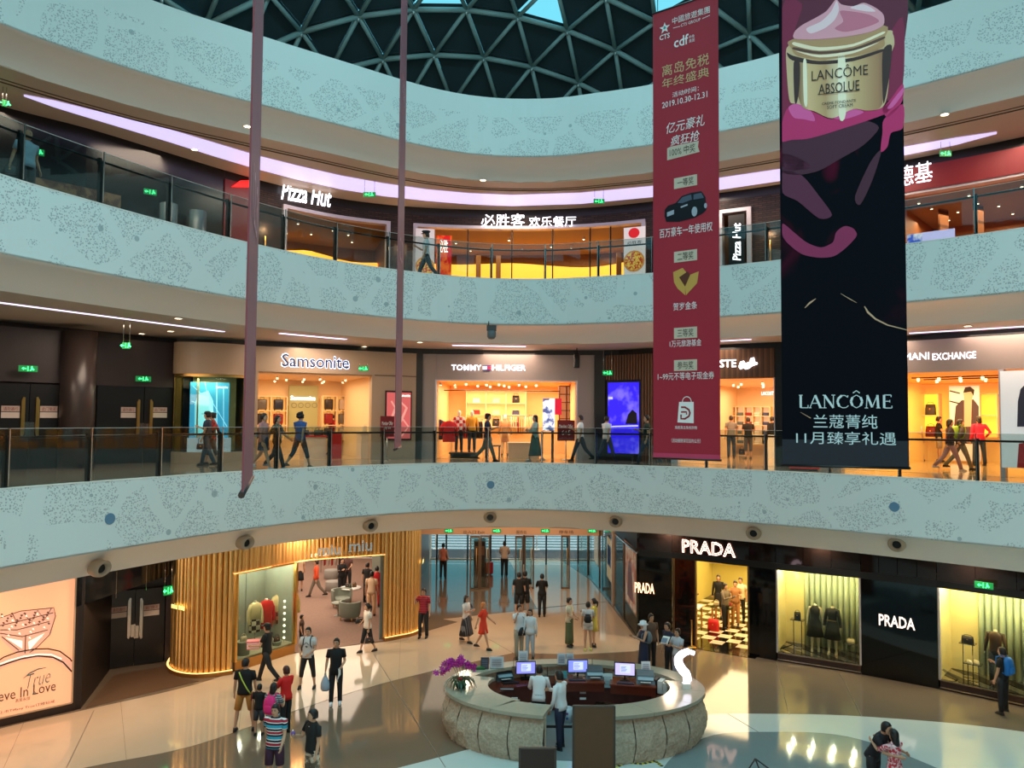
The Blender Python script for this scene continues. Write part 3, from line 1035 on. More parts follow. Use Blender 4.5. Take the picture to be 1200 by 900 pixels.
 if hat:
  col, kind = hat
  mb = MB()
  mm = M(col, .7, name='hat_cloth')
  if kind == 'cap':
   mb.loft([[Hd(x, y + .006, z) for x, y, _ in ell_ring((0, 0, 0), rx, ry, 14)] for z, rx, ry in ((.045, .088, .112), (.10, .082, .104), (.135, .05, .064), (.142, .01, .01))])
   mb.loft([[Hd(x, y - .12, z) for x, y, _ in ell_ring((0, 0, 0), .062, .07, 12)] for z in (.045, .056)])
  elif kind == 'peaked':
   mb.loft([[Hd(x, y + .004, z) for x, y, _ in ell_ring((0, 0, 0), rx, ry, 14)] for z, rx, ry in ((.05, .086, .108), (.09, .088, .112), (.125, .13, .15), (.15, .11, .13), (.155, .02, .02))])
   mb.loft([[Hd(x, y - .10, z) for x, y, _ in ell_ring((0, 0, 0), .062, .06, 12)] for z in (.045, .055)])
  else:
   mb.loft([[Hd(x, y, z) for x, y, _ in ell_ring((0, 0, 0), rx, ry, 16)] for z, rx, ry in ((.02, .16, .18), (.05, .09, .115), (.12, .085, .105), (.145, .03, .04))])
   mb.loft([[Hd(x, y + .03, z) for x, y, _ in ell_ring((0, 0, 0), rx, ry, 16)] for z, rx, ry in ((-.16, .10, .08), (-.06, .088, .082), (.03, .092, .095))])
  part('hat', mb, mm)
 root['_k'] = k
 root['_dz'] = dz
 PJ[root.name] = dict(hands=[Vector(a[2]) * k for a in armj], back=T((0, .13, 1.22)) * k, hip=T((.17, 0, .95)) * k, chest=T((0, -.12, 1.2)) * k, T=T, k=k, hd=Hd)
 del root['_k'], root['_dz']
 return root
PJ = {}
def at(root, local):
 return WM[root.name] @ Vector(local)
def backpack(root, label, col, w=.28, h=.40):
 j = PJ[root.name]
 k = j['k']
 p = at(root, j['back'])
 yaw = WM[root.name].to_euler().z
 o = thing('backpack', label, 'bag', p - Vector((0, 0, .2)), yaw)
 mb = MB()
 mm = M(col, .7, name='nylon')
 mb.loft([[(x, y + .07 * (1 - ((z - .2) / .32) ** 2) - .02, z) for x, y, _ in ell_ring((0, 0, 0), w / 2 * s_, .085 * s_, 14, p=3.2)] for z, s_ in ((0, .80), (.04, .98), (.2, 1), (h - .08, .92), (h, .55))])
 mb.build('pack', mm, o, local=True)
 mb = MB()
 mb.loft([[(x, y + .12, z) for x, y, _ in ell_ring((0, 0, 0), w / 2 * .7 * s_, .035 * s_, 12, p=3)] for z, s_ in ((.05, .8), (.08, 1), (.19, .95), (.22, .6))])
 mb.build('pocket', mm, o, local=True)
 for sd in (-1, 1):
  MB().tube([(sd * .08, -.02, h - .04), (sd * .095, -.10, h + .04), (sd * .10, -.235, h - .04), (sd * .11, -.25, h - .18), (sd * .13, -.16, .08), (sd * .12, -.03, .04)], .016, 6).build('strap', mm, o, local=True)
 return o
def handbag(label, loc, rz, col, w=.26, h=.18, d=.10, drop=.22, name='handbag', cat='bag', group=None, metal=False):
 o = thing(name, label, cat, loc, rz, group)
 mm = M(col, .5, name='leather')
 MB().loft([[(x, y, z) for x, y, _ in ell_ring((0, 0, 0), w / 2 * a, d / 2 * b, 12, p=4)] for z, a, b in ((0, .94, .9), (.02, 1, 1), (h * .6, .97, .85), (h, .88, .45))]).build('bag_body', mm, o, local=True)
 MB().tube([(-w * .3, 0, h * .9), (-w * .26, 0, h + drop * .7), (0, 0, h + drop), (w * .26, 0, h + drop * .7), (w * .3, 0, h * .9)], .009, 6).build('handle', mm, o, local=True)
 MB().box(-.02, .02, -d / 2 - .004, -d / 2 + .004, h * .5, h * .62).build('clasp', m_gold, o, local=True)
 return o
def held_bag(root, label, col, side=0, **k):
 p = at(root, PJ[root.name]['hands'][side])
 h, dr = k.get('h', .18), k.get('drop', .22)
 return handbag(label, (p.x, p.y, p.z - h - dr - .05), WM[root.name].to_euler().z + math.pi / 2, col, **k)
def phone(root, label, side=0):
 j = PJ[root.name]
 p = at(root, j['hands'][side])
 yaw = WM[root.name].to_euler().z
 f = Vector((math.sin(yaw), -math.cos(yaw), 0))
 q = p + f * .03 + Vector((0, 0, .09))
 o = thing('mobile_phone', label, 'phone', q, yaw)
 MB().obox((0, 0, 0), .074, .009, .15, 0, tilt=-.5).build('phone_body', M((20, 20, 24), .3, name='phone_shell'), o, local=True)
 return o
# ------------------------------------------------------------------ shop kit
ORD = ['first', 'second', 'third', 'fourth', 'fifth', 'sixth', 'seventh', 'eighth', 'ninth', 'tenth', 'eleventh', 'twelfth', 'thirteenth', 'fourteenth', 'fifteenth', 'sixteenth', 'seventeenth', 'eighteenth']
def cname(c):
 T = {'black': (25, 25, 28), 'navy': (32, 36, 60), 'red': (185, 25, 32), 'white': (225, 216, 208), 'plum': (150, 26, 60), 'cream': (228, 205, 165), 'brown': (190, 150, 110), 'rose': (150, 40, 50), 'beige': (206, 186, 150)}
 return min(T, key=lambda k: sum((x - y) ** 2 for x, y in zip(T[k], c)))
def garment(label, loc, rz, mat, w=.44, h=.62, group=None, name='hanging_garment', sleeves=True, d=.07):
 o = thing(name, label, 'clothing', loc, rz, group)
 mb = MB()
 mb.loft([[(x, y, z) for x, y, _ in ell_ring((0, 0, 0), w / 2 * a, d * b, 12, p=2.6)] for z, a, b in ((0, .82, 1), (h * .45, .74, .95), (h * .8, .84, 1), (h * .93, .72, .8), (h, .22, .6))])
 if sleeves:
  for s_ in (-1, 1):
   mb.tube([(s_ * w * .36, 0, h * .9), (s_ * w * .50, 0, h * .68), (s_ * w * .52, -.01, h * .30)], [.05, .05, .04], 7)
 mb.build('cloth', mat, o, local=True)
 MB().tube([(0, 0, h - .02), (0, 0, h + .05), (.02, 0, h + .08)], .006, 5).build('hook', m_chrome, o, local=True)
 return o
def clothes_rack(label, p0, p1, zf, hz, cols, glabel, group, h=.7, gap=.10):
 a, b = Vector(p0), Vector(p1)
 dr = (b - a).normalized()
 t = thing('clothes_rack', label, 'clothes rack', (a.x, a.y, zf))
 MB().tube([(a.x, a.y, zf + hz), (b.x, b.y, zf + hz)], .016, 6).build('rail', m_chrome, t)
 for q in (a, b):
  MB().tube([(q.x, q.y, zf), (q.x, q.y, zf + hz)], .016, 6).build('leg', m_chrome, t)
 n = int((b - a).length / gap)
 rz = math.atan2(dr.y, dr.x) + math.pi / 2
 protos = {}
 for i in range(1, n):
  q = a.lerp(b, i / n)
  lab = '%s %s, %s from the left' % (cname(cols[(i * 7 + i // 3) % len(cols)]), glabel, ORD[(i if proj((a.x, a.y, zf))[0] < proj((b.x, b.y, zf))[0] else n - i) - 1])
  c = cols[(i * 7 + i // 3) % len(cols)]
  hh = h
  loc = (q.x, q.y, zf + hz - hh - .07)
  if c in protos:
   copy_tree(protos[c], loc, rz, lab)
  else:
   protos[c] = garment(lab, loc, rz, M(c, .8, name='fabric'), .42, hh, group, sleeves=False, d=.03)
 return t
def suitcase(label, loc, rz, col, w=.42, h=.62, d=.25, group=None):
 o = thing('suitcase', label, 'suitcase', loc, rz, group)
 mb = MB()
 mb.loft([[(x, y, z) for x, y, _ in ell_ring((0, 0, 0), w / 2 * a, d / 2 * a, 16, p=5)] for z, a in ((.04, .90), (.08, 1), (h - .05, 1), (h, .88))])
 mb.build('shell', M(col, .3, name='hard_shell'), o, local=True)
 for i in range(-2, 3):
  MB().box(i * w * .17 - .008, i * w * .17 + .008, -d / 2 - .012, -d / 2 + .01, .1, h - .08).build('rib', M(col, .3, name='hard_shell'), o, local=True)
 MB().tube([(-.07, 0, h - .02), (-.07, 0, h + .08), (.07, 0, h + .08), (.07, 0, h - .02)], .010, 5).build('handle', m_black, o, local=True)
 for sx in (-1, 1):
  MB().ell((sx * w * .38, 0, .03), .03, .03, .03, 6, 4).build('wheel', m_black, o, local=True)
 return o
def exit_sign(x, y, Y, label, w=.42, h=.16, hang=0.0, rz=0.0, lit=1.0, arrow=True):
 """green running-man exit sign; hang = length of its two rods"""
 p = V(x, y, Y)
 t = thing('exit_sign', label, 'exit sign', (p[0], p[1], p[2] - h / 2), rz)
 MB().box(-w / 2, w / 2, -.02, .02, 0, h).build('case', M((20, 120, 60), .4, emit=.7, name='green_case'), t, local=True)
 pl = Plane((0, 0), (1, 0))
 mb = MB()
 # running figure, door, arrow
 pl.box(mb, -.02 * w / .42, .0, h * .12, h * .88, .021, .026)
 pl.poly(mb, [(.03, h * .2), (.07, h * .45), (.06, h * .7), (.10, h * .72), (.12, h * .5), (.15, h * .35), (.12, h * .2), (.10, h * .4), (.06, h * .15)], .021, .026, pix=False)
 pl.poly(mb, [(.085 + .018 * math.cos(a), h * .83 + .018 * math.sin(a)) for a in range(6)], .021, .026, pix=False)
 pl.poly(mb, [(-.16, h * .5), (-.11, h * .75), (-.11, h * .58), (-.05, h * .58), (-.05, h * .42), (-.11, h * .42), (-.11, h * .25)], .021, .026, pix=False)
 mb.build('pictogram', M((70, 255, 140), .4, emit=2.2, name='lit_pictogram'), t, local=True)
 if hang:
  for s_ in (-1, 1):
   MB().tube([(s_ * w * .4, 0, h), (s_ * w * .4, 0, h + hang)], .008, 5).build('rod', m_chrome, t, local=True)
 return t
def downlight(x, y, z, label, r=.10):
 p = G(x, y, z)
 t = thing('ceiling_downlight', label, 'ceiling light', (p[0], p[1], z))
 MB().lathe([(r * 1.25, 0), (r * 1.25, -.015), (r, -.015), (r, 0)], (0, 0, 0), 14).build('rim', m_white, t, local=True)
 MB().lathe([(.001, -.006), (r, -.006), (r, -.002), (.001, -.002)], (0, 0, 0), 14).build('lens', m_lampw, t, local=True)
 return t
def spot_row(label, pts, group):
 """small lit spots, one lamp each, alike"""
 first = None
 pts = sorted(pts, key=lambda p: proj(p)[0])
 for i, p in enumerate(pts):
  lab = label + ', %s from the left' % ORD[i]
  if first is None:
   first = thing('spotlight', lab, 'ceiling light', p, 0, group)
   MB().lathe([(.045, .10), (.05, .0), (.04, -.01)], (0, 0, 0), 8).build('can', m_white, first, local=True)
   MB().lathe([(.001, -.012), (.04, -.012), (.04, -.008), (.001, -.008)], (0, 0, 0), 8).build('lens', m_lampw, first, local=True)
  else:
   copy_tree(first, p, 0, lab)
def easel_sign(label, loc, rz, w, h, zf, col=(120, 12, 24), lines=()):
 t = thing('standing_sign', label, 'sign', loc, rz)
 MB().box(-w / 2, w / 2, -.02, .02, zf, zf + h).build('board', M(col, .5, name='sign_board'), t, local=True)
 pl = Plane((0, 0), (1, 0))
 for s_, z0, z1, ww in lines:
  mb = MB()
  pl.text(mb, s_, -w * ww / 2, w * ww / 2, zf + z0, zf + z1, d=.024)
  mb.build('lettering', m_white, t, local=True)
 MB().tube([(0, 0, 0), (0, 0, zf)], .02, 8).build('pole', m_chrome, t, local=True)
 MB().lathe([(.001, 0), (.18, 0), (.18, .02), (.03, .03)], (0, 0, 0), 14).build('base', m_chrome, t, local=True)
 return t
def room(t, pl, a0, a1, zf, zh, depth, wall, floor, ceil, d_front=-.15, side=True):
 """the inside of a shop behind its opening, as parts of the shop front"""
 mb = MB()
 pl.box(mb, a0 - .3, a1 + .3, zf, zh + .02, -depth - .15, -depth)
 mb.build('back_wall', wall, t)
 for a, b in ((a0 - .45, a0 - .3), (a1 + .3, a1 + .45)):
  mb = MB()
  pl.box(mb, a, b, zf, zh + .02, -depth, d_front)
  mb.build('side_wall', wall, t)
 mb = MB()
 pl.box(mb, a0 - .45, a1 + .45, zh + .02, zh + .08, -depth, d_front)
 mb.build('shop_ceiling', ceil, t)
 if floor:
  mb = MB()
  pl.box(mb, a0 - .3, a1 + .3, zf, zf + .006, -depth, 0)
  mb.build('shop_floor', floor, t)
def room_light(pl, a0, a1, z, depth, power, col, name='shop_lamp'):
 p = pl.W((a0 + a1) / 2, z - .08, -depth / 2)
 o = area(name, p, (p[0], p[1], p[2] - 1), (a1 - a0) * .9, depth * .8, power, col)
 o.rotation_euler = (0, 0, pl.rz)
 return o
# ================================================================== second gallery (restaurants)
W3 = Curve([(-17.5, 15.5), (-16, 18), (-14.1, 20.7), (-12.6, 22.3), (-11.1, 24.4), (-9.2, 27), (-6.8, 29.3), (-3.8, 30.5), (-0.1, 30.8), (2.8, 30.4), (5.4, 29.4), (9.6, 27.1), (12.7, 24.5), (15.1, 22.4), (18, 19), (20, 16)])
Z3 = 12.6
def brick_mat():
 m = bpy.data.materials.new('dark_brick')
 m.use_nodes = True
 nt = m.node_tree
 b = nt.nodes['Principled BSDF']
 b.inputs['Roughness'].default_value = .7
 uv = nt.nodes.new('ShaderNodeUVMap')
 uv.uv_map = 'UVMap'
 t = nt.nodes.new('ShaderNodeTexBrick')
 t.inputs['Color1'].default_value = (*lin((70, 50, 44)), 1)
 t.inputs['Color2'].default_value = (*lin((40, 30, 28)), 1)
 t.inputs['Mortar'].default_value = (*lin((16, 12, 11)), 1)
 t.inputs['Scale'].default_value = 1
 t.inputs['Brick Width'].default_value = .30
 t.inputs['Row Height'].default_value = .075
 t.inputs['Mortar Size'].default_value = .012
 nt.links.new(uv.outputs[0], t.inputs['Vector'])
 nt.links.new(t.outputs['Color'], b.inputs['Base Color'])
 return m
m_brick = brick_mat()
s3 = lambda x: W3.px(x, 15.0)
m_frame = M((196, 190, 196), .35, .3, name='steel_frame')
def wall3(nm, x0, x1, z0, z1, mat, par=None, off=0, th=.2, uv=False, kind='structure', **k):
 mb = MB()
 ribbon(mb, W3, s3(x0), s3(x1), z0, z1, off, th, .5, uv=uv)
 return mb.build(nm, mat, par, kind=None if par else kind, **k)
def chord3(x0, x1, off=0.0):
 a, b = W3.pt(s3(x0), off), W3.pt(s3(x1), off)
 return Plane(a, b)
wall3('wall_left_upper', -160, 262, Z3, 16.3, M((14, 12, 14), .25, name='black_wall'))
wall3('trim_7', 262, 1240, 15.98, 16.3, m_black)
for nm, a, b in (('wall_brick_left', 292, 330), ('wall_brick_centre', 457, 484), ('wall_brick_right', 757, 846), ('wall_brick_far_right', 880, 1040)):
 wall3(nm, a, b, Z3, 15.98, m_brick, uv=True)
for nm, a, b, x in (('lintel_left', 330, 457, 0), ('lintel_centre', 484, 757, 0), ('lintel_right', 846, 880, 0)):
 wall3('wall_' + nm, a, b, 15.62, 15.98, m_brick, uv=True)
# red corner panel with the lit roof mark
red3 = wall3('wall_red_panel', 262, 292, Z3, 16.0, M((120, 20, 28), .4, name='red_panel'), off=-.05)
pl = chord3(262, 296, -.07)
mb = MB()
pl.poly(mb, [(271, 219), (281, 212), (300, 211), (300, 220)], 0, .06)
mb.build('lit_roof_mark', M((255, 26, 22), .4, emit=1.6, name='red_neon'), red3)
# faint shapes behind the left glass: counter and columns
t = thing('corridor_kiosk', 'dim glass counter with menu boards behind the upper left balustrade', 'counter', (*W3.pt(s3(60), -.6), Z3))
mb = MB()
ribbon(mb, W3, s3(20), s3(150), Z3, Z3 + .9, -.7, .5, .5)
mb.build('counter_body', M((60, 22, 24), .4, name='counter_front'), t)
mb = MB()
ribbon(mb, W3, s3(30), s3(140), Z3 + 1.0, Z3 + 1.9, -.12, .08, .5)
mb.build('menu_board', pattern((60, 42, 34), (110, 90, 66), 5, name='menu_board'), t)
for x in (188, 222):
 p = W3.pt(s3(x), -.5)
 MB().lathe([(.26, 0), (.26, 1.9)], (p.x, p.y, Z3), 16).build('round_column', M((74, 92, 96), .3, name='grey_column'), None, label='grey round column behind the balustrade, %s' % ('left of the pair near the red wall' if x < 200 else 'right of the pair near the red wall'), cat='column')
for i, x in enumerate((310, 470, 903)):
 s = s3(x)
 p, d, n = W3.at(s)
 t = thing('wall_lamp', ('slim wall lamp on dark brick left of the first restaurant opening', 'slim wall lamp on dark brick between the two restaurant openings', 'slim wall lamp on dark brick beside the black hanging banner')[i], 'wall lamp', (*(p - n * .08), 13.5))
 MB().lathe([(.03, 0), (.03, .8)], (0, 0, 0), 8).build('tube', m_gold, t, local=True)
 MB().lathe([(.032, -.03), (.032, 0)], (0, 0, 0), 8).build('lamp_bottom', m_lampw, t, local=True)
 l = bpy.data.lights.new('wall_lamp_glow', 'POINT')
 l.energy = 14
 l.color = WARM
 l.shadow_soft_size = .04
 for zz in (13.3, 14.55):
  lo = bpy.data.objects.new('wall_lamp_glow', l)
  COL.objects.link(lo)
  lo.location = (*(p - n * .14), zz)
def opening3(label, x0, x1, back, power, fw=.12, depth=5.0, head=15.62):
 sa, sb = s3(x0), s3(x1)
 c = W3.pt((sa + sb) / 2)
 t = thing('restaurant_front', label, 'shop front', (c.x, c.y, Z3))
 for nm, a, b, z0, z1 in (('frame_side', sa, sa + .16, Z3, head), ('frame_side', sb - .16, sb, Z3, head), ('frame_top', sa, sb, head - .13, head)):
  mb = MB()
  ribbon(mb, W3, a, b, z0, z1, -.12, .34, .4)
  mb.build(nm, m_frame, t)
 mb = MB()
 ribbon(mb, W3, sa - .1, sb + .1, Z3, head, depth, .1, .6)
 mb.build('back_wall', back, t)
 mb = MB()
 ribbon(mb, W3, sa - .1, sb + .1, head - .1, head, .22, depth, .6)
 mb.build('shop_ceiling', M((170, 130, 96), .6, name='warm_ceiling'), t)
 mb = MB()
 ribbon(mb, W3, sa - .1, sb + .1, Z3, Z3 + .01, .2, depth, .6)
 mb.build('shop_floor', M((90, 58, 36), .4, name='dark_wood_floor'), t)
 for s in (sa - .12, sb + .12):
  mb = MB()
  ribbon(mb, W3, s - .05, s + .05, Z3, head, .22, depth, .6)
  mb.build('side_wall', back, t)
 p = W3.pt((sa + sb) / 2, depth * .55)
 area('restaurant_lamp', (p.x, p.y, head - .3), (p.x, p.y, 0), (sb - sa) * .8, 3, power * .6, (1, .70, .44))
 return t, sa, sb
m_amb = M((120, 74, 36), .6, name='amber_wall')
ph1, sa, sb = opening3('restaurant front with grey frame and white script sign, left of the centre', 330, 457, m_amb, 160)
# glowing curved soffit bands inside
m_glow = M((255, 176, 60), .5, emit=1.5, name='lit_cove')
def glow(par, sa, sb, d, z, h, wave):
 mb = MB()
 n = 20
 vs, fs = [], []
 for i in range(n + 1):
  s = sa + (sb - sa) * i / n
  q = W3.pt(s, d + .5 * math.sin(i * .5))
  zz = z + wave * math.sin(i * .38)
  vs += [(q.x, q.y, zz), (q.x, q.y, zz + h), (q.x, q.y + .2, zz + h), (q.x, q.y + .2, zz)]
 for i in range(n):
  for j in range(4):
   fs.append((i * 4 + j, i * 4 + (j + 1) % 4, i * 4 + 4 + (j + 1) % 4, i * 4 + 4 + j))
 mb.add(vs, fs)
 mb.build('lit_cove', m_glow, par)
glow(ph1, sa, sb, 4.0, 14.62, .2, -.12)
pl = chord3(326, 458, -.1)
mb = MB()
pl.ptext(mb, 'Pizza Hut', 329, 217, 388, 239, d=.05, ext=.05, bold=.02, shear=.25, rot=0)
so = mb.build('sign_lettering', m_letter, ph1, label='lit white handwritten letters')
ph2, sa, sb = opening3('wide restaurant front with grey frame and white Chinese sign at the centre', 484, 757, m_amb, 380)
glow(ph2, sa + .8, sb - .8, 4.2, 14.15, .75, .10)
glow(ph2, sa, sb, 3.2, 13.75, .06, .12)
pl = chord3(540, 700, -.1)
mb = MB()
pl.ptext(mb, '必胜客', 564, 251, 615, 267, d=.05, ext=.05)
pl.ptext(mb, '欢乐餐厅', 620, 254, 675, 266, d=.05, ext=.05)
mb.build('sign_lettering', m_letter, ph2)
for x in (548, 600, 648, 692, 716):
 q, d, n = W3.at(s3(x))
 MB().obox((q.x, q.y + .1, Z3), .05, .05, 3.0, math.atan2(d.y, d.x)).build('mullion', m_black, ph2)
for i, x in enumerate((560, 584, 706, 722)):
 q = W3.pt(s3(x), 3.6)
 MB().obox((q.x, q.y, Z3), .22, .1, 2.6, 0).build('timber_post', M((150, 98, 52), .5, name='honey_wood'), ph2)
ph3, sa, sb = opening3('narrow restaurant front with black panel and vertical white script sign', 842, 881, m_amb, 20)
pl = chord3(846, 880, -.05)
mb = MB()
pl.pbox(mb, 854, 252, 873, 310, 0, .05)
mb.build('black_panel', m_black, ph3)
mb = MB()
a0, z0 = pl.hit(864, 306)
a1, z1 = pl.hit(864, 262)
pl.text(mb, 'Pizza Hut', a0 - (z1 - z0) / 2, a0 + (z1 - z0) / 2, (z0 + z1) / 2 - .15, (z0 + z1) / 2 + .15, d=.07, ext=.03, bold=.02, shear=.2, rot=math.pi / 2)
mb.build('sign_lettering', m_letter, ph3)
# posters at the centre opening
def poster3(label, x0, y0, x1, y1, mat, off=-.16, kind='poster'):
 pl = chord3(x0 - 1, x1 + 1, off)
 t = thing('poster', label, 'poster', pl.W(pl.hit((x0 + x1) / 2, y1)[0], Z3))
 mb = MB()
 pl.pbox(mb, x0, y0, x1, y1, -.04, .0)
 mb.build('board', mat, t)
 return t, pl
def pizza(pl, par, cx, cy, r):
 a, z = pl.hit(cx, cy)
 mb = MB()
 pl.poly(mb, [(a + r * math.cos(k * .3927), z + r * math.sin(k * .3927)) for k in range(16)], 0, .01, pix=False)
 mb.build('pizza_picture', M((206, 142, 70), .6, emit=.3, name='crust'), par)
 mb = MB()
 pl.poly(mb, [(a + r * .85 * math.cos(k * .3927), z + r * .85 * math.sin(k * .3927)) for k in range(16)], .01, .014, pix=False)
 mb.build('topping_picture', pattern((190, 60, 30), (240, 200, 90), 12, emit=.3, name='topping'), par)
t, pl = poster3('white poster with a pizza picture left of the wide opening', 487, 268, 509, 322, M((220, 214, 214), .5, emit=.25, name='poster_paper'), -.2)
pizza(pl, t, 498, 312, .38)
t, pl = poster3('red and orange poster just inside the wide opening', 511, 276, 529, 325, pattern((200, 20, 24), (240, 110, 40), 2.5, emit=.5, name='red_print'), .3)
mb = MB()
pl.ptext(mb, '必胜', 515, 281, 525, 296, d=.02)
mb.build('lettering', m_signw, t)
t, pl = poster3('white poster with red roundel and pizza picture right of the wide opening', 731, 266, 756, 322, M((226, 220, 218), .5, emit=.3, name='poster_paper'), -.22)
pizza(pl, t, 743, 306, .42)
mb = MB()
a, z = pl.hit(743, 273)
pl.poly(mb, [(a + .22 * math.cos(k * .45), z + .2 * math.sin(k * .45)) for k in range(14)], 0, .012, pix=False)
mb.build('red_roundel', M((206, 24, 34), .5, emit=.4, name='red_print'), t)
mb = MB()
pl.ptext(mb, '必胜客', 735, 282, 752, 286, d=.015)
mb.build('lettering', m_black, t)
# fried chicken restaurant on the right
kf, sa, sb = opening3('restaurant front with deep red fascia and white Chinese letters, right end', 1048, 1230, M((170, 100, 54), .6, name='timber_wall'), 420, depth=5.5, head=15.25)
mb = MB()
ribbon(mb, W3, sa, sb, 15.2, 15.98, -.16, .12, .5)
mb.build('red_fascia', M((116, 8, 20), .5, emit=.05, name='red_fascia'), kf)
pl = chord3(1040, 1120, -.18)
mb = MB()
pl.ptext(mb, '肯德基', 1030, 194, 1093, 218, d=.03, ext=.05)
mb.build('sign_lettering', m_letter, kf)
for x in (1086, 1128, 1194):
 q = W3.pt(s3(x), 2.6)
 MB().obox((q.x, q.y, Z3), .5, .06, 2.6, .5).build('timber_screen', stripes([(0, (150, 88, 48)), (.8, (92, 50, 28))], .5, 'timber_screen', 2), kf)
spot_row('small lit ceiling spot inside the restaurant with the red fascia', [(*W3.pt(s3(x), d), 15.08) for x, d in ((1068, 1), (1075, 2), (1083, 4), (1102, 3), (1128, 1), (1130, 2.2), (1126, 3.4), (1148, 3), (1156, 4.4), (1188, 1), (1190, 2.4), (1187, 3.8), (1172, 4.6))], 'spots in the red-fronted restaurant')
spot_row('small lit ceiling spot inside the restaurants with amber light', [(*W3.pt(s3(x), d), 15.36) for x, d in ((345, 1.5), (366, 1.2), (372, 3), (392, 2.5), (404, 1.4), (421, 1.8), (430, 3), (522, 1.2), (535, 2), (552, 3.4), (596, 1.3), (610, 3.2), (640, 2.6), (660, 3), (678, 1.4), (700, 3), (725, 2.0))], 'spots in the amber restaurants')
for lab, x0, y0, x1, y1, mt in (('small lit picture board on the balustrade side of the red restaurant', 1063, 274, 1081, 287, pattern((60, 90, 190), (230, 220, 230), 3, emit=.8, name='screen_print')), ('larger pale lit board beside the red restaurant counter', 1081, 270, 1119, 285, M((206, 190, 236), .4, emit=.8, name='lit_board'))):
 pl = chord3(x0 - 2, x1 + 2, -2.2)
 t = thing('display_board', lab, 'sign', pl.W(pl.hit((x0 + x1) / 2, y1)[0], Z3))
 mb = MB()
 pl.pbox(mb, x0, y0, x1, y1 + 22, -.06, 0)
 mb.build('board', mt, t)
# long light band in the second gallery ceiling
up_ = [(28, 111), (64, 118), (100, 127), (150, 139), (200, 152), (250, 167), (300, 182), (350, 194.5), (400, 206), (450, 215), (500, 222), (550, 226.5), (600, 228.5), (680, 226), (765, 218), (840, 209), (915, 198), (990, 185), (1060, 172), (1120, 161.5), (1168, 154.5)]
lo_ = [(28, 113), (64, 126), (100, 137), (150, 152), (200, 167), (250, 183), (300, 198), (350, 211), (400, 222), (450, 230), (500, 235.5), (550, 239.5), (600, 241.5), (680, 239), (765, 231), (840, 223), (915, 212), (990, 197.5), (1060, 182), (1120, 170), (1168, 157)]
zs = 16.285
a = [G(x, y, zs) for x, y in up_]
b = [G(x, y, zs) for x, y in lo_]
n = len(a)
mb = MB().add(a + b + [(x, y, 16.31) for x, y, z in a + b], [(i, i + 1, n + i + 1, n + i) for i in range(n - 1)] + [(2 * n + i, 3 * n + i, 3 * n + i + 1, 2 * n + i + 1) for i in range(n - 1)])
mb.build('light_band', M((206, 196, 248), .4, emit=.85, name='lit_diffuser'), label='long curved lilac-white light band in the upper gallery ceiling', cat='ceiling light')
# ================================================================== first gallery shops
Z2 = 6.3
HD = 9.35
TOP = 10.3
m_beige = M((176, 152, 128), .35, name='beige_stone_cladding')
m_taupe = M((158, 142, 136), .4, name='taupe_cladding')
m_shopfl = M((206, 170, 130), .08, name='polished_shop_floor')
m_warmwall = M((236, 206, 162), .6, name='warm_white_wall')
m_warmceil = M((226, 190, 150), .6, name='warm_shop_ceiling')
# closing wall behind the shop units and black shadow gap over the fronts
W2 = Curve([(-17, 15), (-15.4, 20.0), (-13.1, 24.0), (-11.6, 26.2), (-9.0, 26.7), (-3.5, 29.35), (3.2, 29.5), (5.6, 27.9), (8.9, 25.9), (11.4, 24.3), (15.0, 20.6), (18, 17), (20, 12)])
mb = MB()
ribbon(mb, W2, 0, W2.L, TOP, 10.5, .05, 1.0, .6)
mb.build('trim_8', m_black, kind='structure')
mb = MB()
ribbon(mb, W2, 0, W2.L, Z2, 10.5, 11.0, .2, .8)
mb.build('wall_back_first_gallery', m_dark, kind='structure')
